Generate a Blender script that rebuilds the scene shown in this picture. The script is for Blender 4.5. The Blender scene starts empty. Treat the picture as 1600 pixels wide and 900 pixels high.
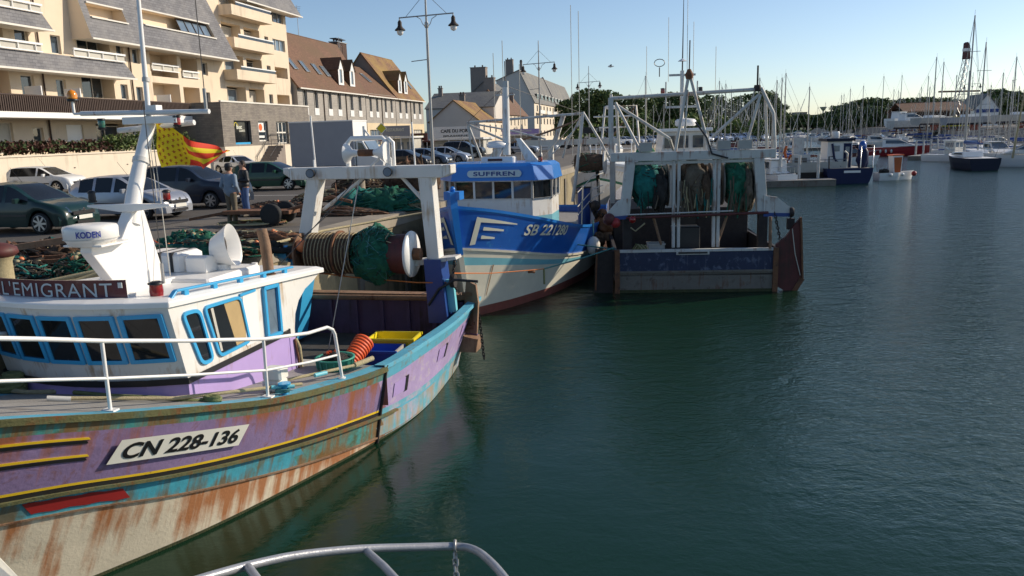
import bpy, math, random
from mathutils import Vector, Matrix, noise
R = math.radians
random.seed(7)
S = bpy.context.scene
COL = S.collection
# ---------------- camera, sky, sun, exposure ----------------
CH = 5.2; FPX = 1250.0; PITCH = R(10.9); ROLL = R(1.7)
cam = bpy.data.cameras.new('camera'); camo = bpy.data.objects.new('camera', cam); COL.objects.link(camo)
cam.sensor_width = 36; cam.lens = FPX/1600*36; cam.clip_start = .05; cam.clip_end = 6000
_f = Vector((0, math.cos(PITCH), -math.sin(PITCH))); _r0 = Vector((1, 0, 0)); _u0 = Vector((0, math.sin(PITCH), math.cos(PITCH)))
_r = _r0*math.cos(ROLL)-_u0*math.sin(ROLL); _u = _u0*math.cos(ROLL)+_r0*math.sin(ROLL)
camo.matrix_world = Matrix(((_r.x, _u.x, -_f.x, 0), (_r.y, _u.y, -_f.y, 0), (_r.z, _u.z, -_f.z, CH), (0, 0, 0, 1)))
S.camera = camo
SUN_AZ = R(18)      # direction the light comes from, measured from +X towards +Y
SUN_EL = R(27)
w = bpy.data.worlds.new('World'); S.world = w; w.use_nodes = True
nt = w.node_tree; bg = nt.nodes['Background']
sky = nt.nodes.new('ShaderNodeTexSky'); sky.sky_type = 'NISHITA'; sky.sun_disc = False
sky.sun_elevation = SUN_EL; sky.sun_rotation = math.pi/2-SUN_AZ; sky.altitude = 0; sky.air_density = .8; sky.dust_density = .5; sky.ozone_density = 2.1
nt.links.new(sky.outputs[0], bg.inputs[0]); bg.inputs[1].default_value = 0.1
sl = bpy.data.lights.new('sun', 'SUN'); so = bpy.data.objects.new('sun', sl); COL.objects.link(so)
sl.energy = 3.6; sl.angle = R(.6); sl.color = (1, .87, .70)
sd = Vector((math.cos(SUN_AZ)*math.cos(SUN_EL), math.sin(SUN_AZ)*math.cos(SUN_EL), math.sin(SUN_EL)))
so.rotation_euler = sd.to_track_quat('Z', 'Y').to_euler()
S.view_settings.view_transform = 'Standard'; S.view_settings.look = 'None'; S.view_settings.gamma = 1
S.view_settings.exposure = 0.42
S.view_settings.use_curve_mapping = False
S.render.engine = 'CYCLES'
S.cycles.max_bounces = 6; S.cycles.transparent_max_bounces = 12

def ray(px, py): return _f*FPX+_r*(px-800)-_u*(py-450)
def gp(px, py, z=0.0):              # ground point seen at a place of the photo
    d = ray(px, py); return Vector((0, 0, CH))+d*((z-CH)/d.z)
def yp(px, py, y):
    d = ray(px, py); return Vector((0, 0, CH))+d*(y/d.y)

# ---------------- materials ----------------
MT = {}
def mat(name, col, rough=.5, metal=0., var=.12, vs=2., bump=0., bs=40., streak=None, spec=.5, coat=0., patch=None, emit=None, hullco=False):
    """streak/patch: (colour, amount 0..1, scale)"""
    m = bpy.data.materials.new(name); m.use_nodes = True; t = m.node_tree; N = t.nodes; Lk = t.links
    b = N['Principled BSDF']; b.inputs['Roughness'].default_value = rough; b.inputs['Metallic'].default_value = metal
    b.inputs['Specular IOR Level'].default_value = spec; b.inputs['Coat Weight'].default_value = coat
    if coat: b.inputs['Coat Roughness'].default_value = .06
    tc = N.new('ShaderNodeTexCoord')
    n = N.new('ShaderNodeTexNoise'); n.inputs['Scale'].default_value = vs; n.inputs['Detail'].default_value = 8; n.inputs['Roughness'].default_value = .65
    Lk.new(tc.outputs['Object'], n.inputs['Vector'])
    mx = N.new('ShaderNodeMix'); mx.data_type = 'RGBA'
    c0 = [max(0, c*(1-2.2*var)) for c in col]; c1 = [min(1, c*(1+2.2*var)) for c in col]
    mx.inputs[6].default_value = (*c0, 1); mx.inputs[7].default_value = (*c1, 1)
    Lk.new(n.outputs[0], mx.inputs[0]); out = mx.outputs[2]
    for k, sp in (('p', patch), ('s', streak)):
        if not sp: continue
        sc_, am, sca = sp
        mp = N.new('ShaderNodeMapping'); mp.inputs['Scale'].default_value = (sca, sca, sca*(.07 if k == 's' else 1))
        if hullco and k == 's':
            at_ = N.new('ShaderNodeAttribute'); at_.attribute_name = 'hullco'; Lk.new(at_.outputs['Vector'], mp.inputs[0])
        else: Lk.new(tc.outputs['Object'], mp.inputs[0])
        q = N.new('ShaderNodeTexNoise'); q.inputs['Scale'].default_value = 1; q.inputs['Detail'].default_value = 9; q.inputs['Roughness'].default_value = .62; q.inputs['Distortion'].default_value = .3
        Lk.new(mp.outputs[0], q.inputs['Vector'])
        src = q.outputs[0]; lo = .72-.42*am; wd = .16
        if k == 's':
            mp.inputs['Scale'].default_value = (sca*2.6, sca*2.6, sca*.16); q.inputs['Distortion'].default_value = .1
            q2 = N.new('ShaderNodeTexNoise'); q2.inputs['Scale'].default_value = sca*.42; q2.inputs['Detail'].default_value = 5; Lk.new(tc.outputs['Object'], q2.inputs['Vector'])
            a_ = N.new('ShaderNodeMath'); a_.operation = 'MULTIPLY_ADD'; a_.inputs[1].default_value = .5
            b_ = N.new('ShaderNodeMath'); b_.operation = 'MULTIPLY'; b_.inputs[1].default_value = .5; Lk.new(q2.outputs[0], b_.inputs[0])
            Lk.new(q.outputs[0], a_.inputs[0]); Lk.new(b_.outputs[0], a_.inputs[2]); src = a_.outputs[0]
            if hullco:
                dr_ = N.new('ShaderNodeAttribute'); dr_.attribute_name = 'drop'; c_ = N.new('ShaderNodeMath'); c_.operation = 'MULTIPLY_ADD'; c_.inputs[1].default_value = -.15; Lk.new(dr_.outputs['Fac'], c_.inputs[0])
                e_ = N.new('ShaderNodeMath'); e_.operation = 'ADD'; e_.inputs[1].default_value = .045; Lk.new(src, e_.inputs[0]); Lk.new(e_.outputs[0], c_.inputs[2]); src = c_.outputs[0]
            lo = .66-.33*am; wd = .12
        r = N.new('ShaderNodeMapRange'); r.inputs[1].default_value = lo; r.inputs[2].default_value = lo+wd
        Lk.new(src, r.inputs[0])
        m2 = N.new('ShaderNodeMix'); m2.data_type = 'RGBA'; m2.inputs[7].default_value = (*sc_, 1)
        mu = N.new('ShaderNodeMath'); mu.operation = 'MULTIPLY'; mu.inputs[1].default_value = .88
        Lk.new(r.outputs[0], mu.inputs[0]); Lk.new(mu.outputs[0], m2.inputs[0]); Lk.new(out, m2.inputs[6]); out = m2.outputs[2]
    Lk.new(out, b.inputs['Base Color'])
    if bump:
        n2 = N.new('ShaderNodeTexNoise'); n2.inputs['Scale'].default_value = bs; n2.inputs['Detail'].default_value = 6
        Lk.new(tc.outputs['Object'], n2.inputs['Vector'])
        bp = N.new('ShaderNodeBump'); bp.inputs['Strength'].default_value = bump; bp.inputs['Distance'].default_value = .03
        Lk.new(n2.outputs[0], bp.inputs['Height']); Lk.new(bp.outputs[0], b.inputs['Normal'])
    if emit: b.inputs['Emission Color'].default_value = (*emit[0], 1); b.inputs['Emission Strength'].default_value = emit[1]
    MT[name] = m; return m
RUST = (.22, .065, .018)
mat('white_paint', (.70, .69, .65), .42, var=.06, streak=((.42, .29, .17), .36, 5), coat=.15)
mat('clean_white', (.8, .79, .76), .35, var=.03, coat=.2)
mat('worn_white', (.55, .545, .51), .55, var=.1, streak=(RUST, .38, 6), bump=.1)
mat('tube_white', (.72, .72, .7), .35, var=.05, patch=(RUST, .2, 9))
mat('hull_cream', (.66, .58, .44), .6, var=.12, vs=1.5, streak=((.36, .11, .018), .63, 2.6), patch=((.45, .36, .24), .34, 5), bump=.15, bs=25, hullco=True)
mat('hull_cream2', (.62, .6, .5), .55, var=.08, vs=1.5, streak=((.36, .2, .08), .3, 4), bump=.1, bs=25, hullco=True)
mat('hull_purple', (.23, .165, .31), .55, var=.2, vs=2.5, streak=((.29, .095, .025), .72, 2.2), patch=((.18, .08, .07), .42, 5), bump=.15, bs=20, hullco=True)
mat('hull_purple_aft', (.40, .31, .53), .5, var=.14, vs=2.5, streak=((.33, .22, .15), .48, 3.4), patch=((.5, .46, .44), .42, 5), bump=.15, bs=20, hullco=True)
mat('hull_turq', (.06, .33, .43), .5, var=.16, vs=3, streak=((.15, .10, .04), .5, 4.5), patch=((.09, .16, .11), .38, 4), bump=.15, bs=20, hullco=True)
mat('hull_turq_rusty', (.06, .27, .26), .55, var=.2, vs=3, streak=((.2, .10, .03), .66, 4), patch=((.08, .09, .035), .55, 3), bump=.2, bs=20, hullco=True)
mat('hull_turq_patchy', (.12, .38, .48), .55, var=.16, vs=3, streak=((.34, .27, .17), .55, 3), patch=((.42, .36, .45), .58, 3), bump=.15, bs=20, hullco=True)
mat('rub_rail', (.13, .13, .055), .7, var=.3, vs=3, streak=(RUST, .45, 5), patch=((.06, .16, .14), .42, 4), bump=.3, bs=30)
mat('yellow_line', (.72, .48, .02), .5, var=.12, streak=(RUST, .25, 7))
mat('black_paint', (.015, .015, .017), .45, var=.3)
mat('weed', (.05, .055, .02), .8, var=.4, vs=8, bump=.5)
mat('red_patch', (.3, .02, .02), .5, var=.12)
mat('car_glass', (.012, .014, .016), .08, var=.2, spec=.35)
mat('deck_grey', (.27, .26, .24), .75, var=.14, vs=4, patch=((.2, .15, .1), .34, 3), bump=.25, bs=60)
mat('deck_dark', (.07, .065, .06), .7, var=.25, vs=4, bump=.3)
mat('edge_blue', (.10, .37, .50), .55, var=.14, patch=((.2, .19, .13), .42, 5), bump=.1)
mat('frame_blue', (.045, .36, .66), .35, var=.05, coat=.2)
mat('purple_shade', (.10, .065, .13), .6, var=.2, streak=((.05, .03, .03), .4, 4))  # hull purple darkened: shade inside the stern bulwarks put into the colour
mat('purple_house', (.42, .31, .6), .4, var=.06, streak=((.3, .2, .25), .25, 5))
mat('dark_glass', (.012, .014, .016), .05, var=.2, spec=.8)
mat('blue_glass', (.03, .045, .06), .06, var=.2, spec=.9)
mat('sky_glass', (.14, .19, .24), .08, var=.2, spec=1.)
mat('curtain', (.5, .48, .42), .7, var=.1, vs=1)
mat('curtain_brown', (.42, .3, .14), .8, var=.1, vs=4)
mat('rubber', (.02, .02, .02), .85, var=.2)
mat('chrome', (.6, .6, .6), .2, 1., var=.05)
mat('galv', (.36, .36, .35), .45, .6, var=.12)
mat('alloy', (.5, .5, .5), .3, .8, var=.05)
mat('rusty', (.17, .075, .035), .8, var=.35, vs=5, patch=((.06, .035, .025), .45, 7), bump=.4, bs=30)
mat('rusty_brown', (.25, .15, .09), .8, var=.25, vs=5, streak=((.13, .05, .02), .45, 5), bump=.3, bs=30)
mat('dark_iron', (.035, .028, .026), .7, .2, var=.35, vs=6, bump=.3)
mat('dark_red', (.10, .022, .02), .6, var=.3, streak=((.05, .02, .015), .5, 4))
mat('maroon', (.08, .007, .018), .3, var=.1, coat=.3)
mat('letter_grey', (.5, .55, .56), .4, var=.06)
mat('letter_cream', (.66, .66, .55), .4, var=.04)
mat('letter_black', (.012, .012, .014), .4, var=.1)
mat('plate_white', (.7, .69, .62), .45, var=.05, patch=((.4, .35, .25), .2, 9))
mat('boat_blue', (.01, .10, .42), .35, var=.1, vs=1.5, coat=.25, patch=((.03, .2, .5), .25, 4))
mat('visor_blue', (.015, .18, .58), .35, var=.06, coat=.25)
mat('pale_turq', (.16, .42, .5), .45, var=.08, streak=((.3, .35, .3), .2, 5))
mat('antifoul', (.2, .055, .04), .75, var=.2, vs=3, patch=((.12, .05, .04), .4, 5))
mat('gaff_turq', (.18, .55, .62), .4, var=.06)
mat('deep_blue', (.01, .05, .22), .4, var=.12)
mat('navy', (.010, .014, .035), .5, var=.1, spec=.3)
mat('navy_worn', (.018, .028, .07), .6, var=.2, vs=2, patch=((.15, .18, .26), .42, 3.5), streak=((.15, .16, .2), .35, 4), bump=.2)
mat('grey_worn', (.17, .155, .13), .7, var=.2, vs=2, patch=((.06, .05, .04), .4, 4), streak=((.13, .06, .03), .4, 5), bump=.2)
mat('net_green', (.012, .13, .075), .85, var=.45, vs=9, bump=1., bs=70)
mat('net_teal', (.01, .16, .14), .85, var=.4, vs=9, bump=1., bs=70)
mat('net_brown', (.10, .06, .035), .9, var=.45, vs=9, bump=1., bs=70)
mat('net_grey', (.15, .12, .085), .9, var=.35, vs=9, bump=1., bs=70)
mat('net_dark', (.03, .028, .026), .9, var=.4, vs=9, bump=1., bs=70)
mat('rope_tan', (.4, .34, .2), .85, var=.2, vs=20, bump=.6, bs=90)
mat('rope_green', (.18, .2, .08), .85, var=.25, vs=20, bump=.6, bs=90)
mat('rope_teal', (.06, .2, .2), .85, var=.25, vs=20)
mat('rope_orange', (.5, .15, .03), .8, var=.2, vs=20)
mat('wire', (.12, .11, .1), .5, .5, var=.2)
mat('wire_light', (.5, .48, .42), .5, .2, var=.1)
mat('red_lens', (.25, .01, .01), .15, var=.1, coat=.5)
mat('green_lens', (.01, .10, .07), .15, var=.1, coat=.5)
mat('amber_lens', (.75, .25, .01), .15, var=.1, coat=.5)
mat('orange', (.75, .13, .02), .45, var=.1)
mat('orange_buoy', (.7, .22, .08), .5, var=.15)
mat('crate_yellow', (.75, .62, .02), .45, var=.08)
mat('crate_blue', (.02, .10, .5), .45, var=.08)
mat('crate_grey', (.4, .39, .36), .6, var=.12, bump=.1)
mat('basket_green', (.04, .28, .2), .5, var=.12)
mat('basket_orange', (.72, .11, .03), .5, var=.12)
mat('flag_yellow', (.8, .62, .01), .7, var=.06)
mat('flag_red', (.68, .04, .01), .7, var=.06)
mat('asphalt', (.075, .068, .062), .9, var=.16, vs=.35, bump=.3, bs=25, patch=((.045, .042, .04), .36, .3))
mat('quay_top', (.13, .115, .095), .85, var=.2, vs=.6, bump=.3, bs=15, patch=((.07, .06, .05), .4, .8))
mat('coping', (.3, .26, .2), .85, var=.2, vs=1.2, bump=.3, bs=18)
mat('quay_wall', (.27, .22, .13), .9, var=.25, vs=1, bump=.5, bs=9, streak=((.06, .055, .03), .45, 1.2))
mat('road_paint', (.6, .6, .57), .8, var=.15, patch=((.1, .1, .1), .35, 3))
mat('cream_render', (.70, .585, .44), .85, var=.07, vs=.35, streak=((.48, .4, .3), .34, .9))
mat('cream_wall', (.70, .61, .48), .85, var=.07, vs=.5, streak=((.46, .4, .3), .36, 1.2))
mat('yellow_render', (.64, .52, .34), .85, var=.06, vs=.5)
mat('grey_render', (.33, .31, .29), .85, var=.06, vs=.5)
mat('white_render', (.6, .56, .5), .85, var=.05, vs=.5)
mat('brown_rail', (.05, .028, .02), .7, var=.2)
mat('pale_trim', (.7, .67, .6), .6, var=.05)
mat('roller_brown', (.16, .05, .02), .7, var=.15)
mat('hedge_green', (.035, .06, .012), .8, var=.4, vs=2)
mat('hedge_red', (.07, .025, .015), .8, var=.4, vs=2)
for nm, c, v in (('leaf_dark', (.05, .08, .02), .3), ('leaf_mid', (.095, .145, .035), .3), ('leaf_light', (.17, .22, .055), .3), ('leaf_far', (.04, .065, .025), .3)):
    mat(nm, c, .75, var=v, vs=1.2)
mat('bark', (.09, .065, .045), .9, var=.2)
mat('brick_dark', (.07, .04, .03), .85, var=.25, vs=3)
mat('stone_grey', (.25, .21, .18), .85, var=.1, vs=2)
mat('skin', (.45, .24, .16), .6, var=.05)
mat('hair', (.03, .02, .015), .7, var=.2)
mat('denim', (.07, .12, .25), .8, var=.15, vs=12)
mat('grey_jacket', (.18, .24, .31), .75, var=.12, vs=8)
mat('black_jacket', (.02, .02, .022), .55, var=.3, vs=8)
mat('khaki', (.13, .11, .075), .85, var=.15, vs=8)
mat('shoe', (.25, .2, .14), .7, var=.2)
mat('grey_box', (.27, .29, .33), .45, var=.05)
def brickmat(name, col, col2, mortar, sx, bw=.5, rh=.25, ms=.02, rough=.8, off=.5, big=None, vertical=False):
    m = bpy.data.materials.new(name); m.use_nodes = True; t = m.node_tree; N = t.nodes; Lk = t.links; b = N['Principled BSDF']
    b.inputs['Roughness'].default_value = rough
    tc = N.new('ShaderNodeTexCoord'); mp = N.new('ShaderNodeMapping')
    # walls run along the local X axis, rows stack along Z
    sep = N.new('ShaderNodeSeparateXYZ'); cb = N.new('ShaderNodeCombineXYZ')
    Lk.new(tc.outputs['Object'], sep.inputs[0]); ad = N.new('ShaderNodeMath'); ad.operation = 'ADD'
    Lk.new(sep.outputs[0], ad.inputs[0]); Lk.new(sep.outputs[1], ad.inputs[1])
    Lk.new(ad.outputs[0], cb.inputs[0]); Lk.new(sep.outputs[2], cb.inputs[1])
    br = N.new('ShaderNodeTexBrick'); br.inputs['Scale'].default_value = sx; br.inputs['Color1'].default_value = (*col, 1); br.inputs['Color2'].default_value = (*col2, 1)
    br.inputs['Mortar'].default_value = (*mortar, 1); br.inputs['Brick Width'].default_value = bw; br.inputs['Row Height'].default_value = rh; br.inputs['Mortar Size'].default_value = ms
    br.offset = off
    Lk.new(cb.outputs[0], br.inputs['Vector'])
    n = N.new('ShaderNodeTexNoise'); n.inputs['Scale'].default_value = .25 if big is None else big[2]; n.inputs['Detail'].default_value = 8
    Lk.new(tc.outputs['Object'], n.inputs['Vector'])
    mx = N.new('ShaderNodeMix'); mx.data_type = 'RGBA'; mx.blend_type = 'MIX' if big else 'OVERLAY'
    Lk.new(br.outputs[0], mx.inputs[6])
    if big:
        mx.inputs[7].default_value = (*big[0], 1); r = N.new('ShaderNodeMapRange'); r.inputs[1].default_value = .42; r.inputs[2].default_value = .66; r.inputs[4].default_value = big[1]
        Lk.new(n.outputs[0], r.inputs[0]); Lk.new(r.outputs[0], mx.inputs[0])
    else:
        mx.inputs[0].default_value = .45; Lk.new(n.outputs[0], mx.inputs[7])
    Lk.new(mx.outputs[2], b.inputs['Base Color'])
    bp = N.new('ShaderNodeBump'); bp.inputs['Strength'].default_value = .5; bp.inputs['Distance'].default_value = .02
    Lk.new(br.outputs[1], bp.inputs['Height']); bp.invert = True; Lk.new(bp.outputs[0], b.inputs['Normal'])
    MT[name] = m
brickmat('slate', (.19, .19, .20), (.13, .13, .14), (.08, .08, .09), 1.0, .42, .2, .012, big=((.26, .25, .24), .5, .7))
brickmat('roof_tile', (.20, .105, .06), (.145, .075, .045), (.10, .05, .03), 1.0, .3, .22, .015, big=((.13, .08, .04), .8, .3))
brickmat('roof_moss', (.25, .13, .06), (.18, .095, .045), (.10, .06, .03), 1.0, .3, .22, .015, big=((.31, .2, .05), .85, .3))
brickmat('grey_clad', (.36, .33, .29), (.29, .27, .24), (.2, .19, .17), 1.0, .5, .2, .01, big=((.4, .37, .33), .5, .5))
brickmat('slate_far', (.17, .17, .16), (.13, .13, .13), (.09, .09, .09), 1.0, .5, .3, .01, big=((.21, .20, .17), .7, .25))
brickmat('stone_block', (.24, .21, .18), (.17, .15, .13), (.12, .11, .10), 1.0, .5, .14, .012, big=((.28, .25, .2), .5, 1.5))

def water_mat():
    m = bpy.data.materials.new('harbour_water'); m.use_nodes = True; t = m.node_tree; N = t.nodes; Lk = t.links; b = N['Principled BSDF']
    b.inputs['Base Color'].default_value = (.005, .026, .013, 1); b.inputs['Roughness'].default_value = .035; b.inputs['IOR'].default_value = 1.33; b.inputs['Specular Tint'].default_value = (.78, .95, .86, 1)
    tc = N.new('ShaderNodeTexCoord')
    def nz(sc, det, rough=.55, dist=0., stretch=(1, 1, 1), rot=0):
        mp = N.new('ShaderNodeMapping'); mp.inputs['Scale'].default_value = stretch; mp.inputs['Rotation'].default_value = (0, 0, rot); Lk.new(tc.outputs['Object'], mp.inputs[0])
        n = N.new('ShaderNodeTexNoise'); n.inputs['Scale'].default_value = sc; n.inputs['Detail'].default_value = det; n.inputs['Roughness'].default_value = rough; n.inputs['Distortion'].default_value = dist
        Lk.new(mp.outputs[0], n.inputs['Vector']); return n
    a = nz(1.1, 4, .55, .6, (1, 1.5, 1), R(15)); c = nz(6.5, 5, .62, .8, (1, 1.35, 1), R(-10)); msk = nz(.045, 3, .5, .4)
    # wind reaches the open basin on the right; the water between the hulls lies calm
    sep = N.new('ShaderNodeSeparateXYZ'); Lk.new(tc.outputs['Object'], sep.inputs[0])
    # open = x*.9 + y*.35
    m1 = N.new('ShaderNodeMath'); m1.operation = 'MULTIPLY'; m1.inputs[1].default_value = .42; Lk.new(sep.outputs[1], m1.inputs[0])
    m2 = N.new('ShaderNodeMath'); m2.operation = 'ADD'; Lk.new(m1.outputs[0], m2.inputs[0]); Lk.new(sep.outputs[0], m2.inputs[1])
    m3 = N.new('ShaderNodeMath'); m3.operation = 'MULTIPLY_ADD'; m3.inputs[1].default_value = 30; Lk.new(msk.outputs[0], m3.inputs[0]); Lk.new(m2.outputs[0], m3.inputs[2])
    r = N.new('ShaderNodeMapRange'); r.inputs[1].default_value = 20; r.inputs[2].default_value = 38; r.inputs[3].default_value = .06; r.inputs[4].default_value = .75
    Lk.new(m3.outputs[0], r.inputs[0])
    s = N.new('ShaderNodeMath'); s.operation = 'MULTIPLY_ADD'; s.inputs[1].default_value = .38
    Lk.new(c.outputs[0], s.inputs[0]); Lk.new(a.outputs[0], s.inputs[2])
    bp = N.new('ShaderNodeBump'); bp.inputs['Distance'].default_value = .22
    Lk.new(r.outputs[0], bp.inputs['Strength']); Lk.new(s.outputs[0], bp.inputs['Height']); Lk.new(bp.outputs[0], b.inputs['Normal'])
    MT['water'] = m
water_mat()

# ---------------- mesh helpers ----------------
V = Vector
class MB:
    def __init__(s): s.v = []; s.f = []; s.mi = []; s.sm = []; s.mats = []
    def _m(s, m):
        if m not in s.mats: s.mats.append(m)
        return s.mats.index(m)
    def add(s, vs, fs, m, smooth=False):
        o = len(s.v); s.v += [tuple(p) for p in vs]; k = s._m(m)
        for f in fs: s.f.append([i+o for i in f]); s.mi.append(k); s.sm.append(smooth)
        return s
    def quad(s, a, b, c, d, m): return s.add([a, b, c, d], [(0, 1, 2, 3)], m)
    def box(s, c, d, m, rot=0., rx=0., ry=0.):
        hx, hy, hz = d[0]/2, d[1]/2, d[2]/2
        M = Matrix.Rotation(rot, 3, 'Z') @ Matrix.Rotation(rx, 3, 'X') @ Matrix.Rotation(ry, 3, 'Y')
        vs = [V(c)+M @ V((x*hx, y*hy, z*hz)) for x, y, z in ((-1, -1, -1), (1, -1, -1), (1, 1, -1), (-1, 1, -1), (-1, -1, 1), (1, -1, 1), (1, 1, 1), (-1, 1, 1))]
        return s.add(vs, [(0, 3, 2, 1), (4, 5, 6, 7), (0, 1, 5, 4), (1, 2, 6, 5), (2, 3, 7, 6), (3, 0, 4, 7)], m)
    def bb(s, x0, x1, y0, y1, z0, z1, m): return s.box(((x0+x1)/2, (y0+y1)/2, (z0+z1)/2), (abs(x1-x0), abs(y1-y0), abs(z1-z0)), m)
    def bbox_bev(s, x0, x1, y0, y1, z0, z1, b, m):
        # box with chamfered vertical and top edges
        def ring(i, z): return [(x0+i+b*(not i), y0+i, z), (x1-i-b*(not i), y0+i, z), (x1-i, y0+i+b*(not i), z), (x1-i, y1-i-b*(not i), z), (x1-i-b*(not i), y1-i, z), (x0+i+b*(not i), y1-i, z), (x0+i, y1-i-b*(not i), z), (x0+i, y0+i+b*(not i), z)]
        rs = [ring(0, z0), ring(0, z1-b)]
        r3 = [(x0+2*b, y0+b, z1), (x1-2*b, y0+b, z1), (x1-b, y0+2*b, z1), (x1-b, y1-2*b, z1), (x1-2*b, y1-b, z1), (x0+2*b, y1-b, z1), (x0+b, y1-2*b, z1), (x0+b, y0+2*b, z1)]
        rs.append(r3); vs = [p for r in rs for p in r]; fs = []
        for k in range(2):
            for i in range(8): fs.append((k*8+i, k*8+(i+1) % 8, (k+1)*8+(i+1) % 8, (k+1)*8+i))
        fs.append(tuple(range(16, 24))); fs.append(tuple(range(7, -1, -1)))
        return s.add(vs, fs, m)
    def bar(s, p0, p1, w, h, m, up=(0, 0, 1)):
        p0, p1 = V(p0), V(p1); d = (p1-p0).normalized(); u = V(up)
        if abs(d.dot(u)) > .98: u = V((0, 1, 0))
        x = d.cross(u).normalized(); u = x.cross(d)
        vs = [p+x*a*w/2+u*b*h/2 for p in (p0, p1) for a, b in ((-1, -1), (1, -1), (1, 1), (-1, 1))]
        return s.add(vs, [(0, 1, 2, 3), (7, 6, 5, 4), (0, 4, 5, 1), (1, 5, 6, 2), (2, 6, 7, 3), (3, 7, 4, 0)], m)
    def tube(s, pts, r, m, n=8, closed=False, caps=True):
        pts = [V(p) for p in pts]; rs = r if isinstance(r, (list, tuple)) else [r]*len(pts); k = len(pts)
        vs = []; pu = None
        for i, p in enumerate(pts):
            a = pts[i-1] if (i or closed) else p; b = pts[(i+1) % k] if (i < k-1 or closed) else p
            d = (b-a); d = d.normalized() if d.length > 1e-9 else V((0, 0, 1))
            if pu is None:
                u = V((0, 0, 1)) if abs(d.z) < .9 else V((1, 0, 0))
            else: u = pu
            x = d.cross(u)
            if x.length < 1e-6: x = d.cross(V((1, .3, 0)))
            x.normalize(); u = x.cross(d).normalized(); pu = u
            for j in range(n):
                t = 2*math.pi*j/n; vs.append(p+(x*math.cos(t)+u*math.sin(t))*rs[i])
        fs = []
        for i in range(k if closed else k-1):
            i2 = (i+1) % k
            for j in range(n): fs.append((i*n+j, i*n+(j+1) % n, i2*n+(j+1) % n, i2*n+j))
        s.add(vs, fs, m, n > 4)
        if caps and not closed:
            s.add(vs[:n], [tuple(range(n-1, -1, -1))], m); s.add(vs[-n:], [tuple(range(n))], m)
        return s
    def lathe(s, prof, c, m, n=16, axis='Z', mx=None, smooth=True, caps=True):
        vs = []; fs = []; M = mx or {'Z': Matrix.Identity(3), 'X': Matrix.Rotation(R(90), 3, 'Y'), 'Y': Matrix.Rotation(R(-90), 3, 'X')}[axis]
        for r, z in prof:
            for j in range(n):
                t = 2*math.pi*j/n; vs.append(V(c)+M @ V((r*math.cos(t), r*math.sin(t), z)))
        for i in range(len(prof)-1):
            for j in range(n): fs.append((i*n+j, i*n+(j+1) % n, (i+1)*n+(j+1) % n, (i+1)*n+j))
        s.add(vs, fs, m, smooth)
        if caps:
            s.add(vs[:n], [tuple(range(n-1, -1, -1))], m); s.add(vs[-n:], [tuple(range(n))], m)
        return s
    def ball(s, c, r, m, n=10, rz=None, k=7):
        rz = rz or r; return s.lathe([(max(.001, r*math.sin(math.pi*i/k)), -rz*math.cos(math.pi*i/k)) for i in range(k+1)], c, m, n, caps=False)
    def prism(s, poly, a, b, m, fn=None):
        """poly in 2D, fn(x,y,t) -> 3D, t in {a,b}"""
        n = len(poly); fn = fn or (lambda x, y, t: (x, t, y))
        vs = [fn(x, y, a) for x, y in poly]+[fn(x, y, b) for x, y in poly]
        fs = [tuple(range(n-1, -1, -1)), tuple(range(n, 2*n))]+[(i, (i+1) % n, n+(i+1) % n, n+i) for i in range(n)]
        return s.add(vs, fs, m)
    def grid(s, rows, m, smooth=True, close=False):
        nr, nc = len(rows), len(rows[0]); vs = [p for r in rows for p in r]; fs = []
        for i in range(nr-1):
            for j in range(nc-1+(1 if close else 0)): fs.append((i*nc+j, i*nc+(j+1) % nc, (i+1)*nc+(j+1) % nc, (i+1)*nc+j))
        return s.add(vs, fs, m, smooth)
    def build(s, name, parent=None, bev=0., recalc=True, label=None, subsurf=0, weld=False):
        me = bpy.data.meshes.new(name); me.from_pydata(s.v, [], s.f); me.update()
        for m in s.mats: me.materials.append(MT[m])
        if len(getattr(s, 'att', [])) == len(s.v) and s.v:
            a_ = me.attributes.new('hullco', 'FLOAT_VECTOR', 'POINT'); a_.data.foreach_set('vector', [c for p in s.att for c in p[:3]])
            a_ = me.attributes.new('drop', 'FLOAT', 'POINT'); a_.data.foreach_set('value', [p[3] if len(p) > 3 else .3 for p in s.att])
        me.polygons.foreach_set('material_index', s.mi); me.polygons.foreach_set('use_smooth', s.sm)
        if recalc:
            import bmesh
            b = bmesh.new(); b.from_mesh(me)
            if weld: bmesh.ops.remove_doubles(b, verts=b.verts, dist=.0005)
            bmesh.ops.recalc_face_normals(b, faces=b.faces); b.to_mesh(me); b.free()
        o = bpy.data.objects.new(name, me); COL.objects.link(o)
        if parent: o.parent = parent
        if bev:
            md = o.modifiers.new('bevel', 'BEVEL'); md.width = bev; md.segments = 2; md.limit_method = 'ANGLE'; md.angle_limit = R(40)
        if subsurf:
            md = o.modifiers.new('sub', 'SUBSURF'); md.levels = subsurf; md.render_levels = subsurf
        if label: o['label'] = label
        return o
def tag(o, label=None, cat=None, group=None, kind=None):
    if label: o['label'] = label
    if cat: o['category'] = cat
    if group: o['group'] = group
    if kind: o['kind'] = kind
    return o
def thing(name, label, cat, loc=(0, 0, 0), rz=0., group=None, sc=1.):
    o = bpy.data.objects.new(name, None); COL.objects.link(o); o.location = loc; o.rotation_euler = (0, 0, rz); o.scale = (sc,)*3; o.empty_display_size = .2
    return tag(o, label, cat, group)
def struct(o): o['kind'] = 'structure'; return o
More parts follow.
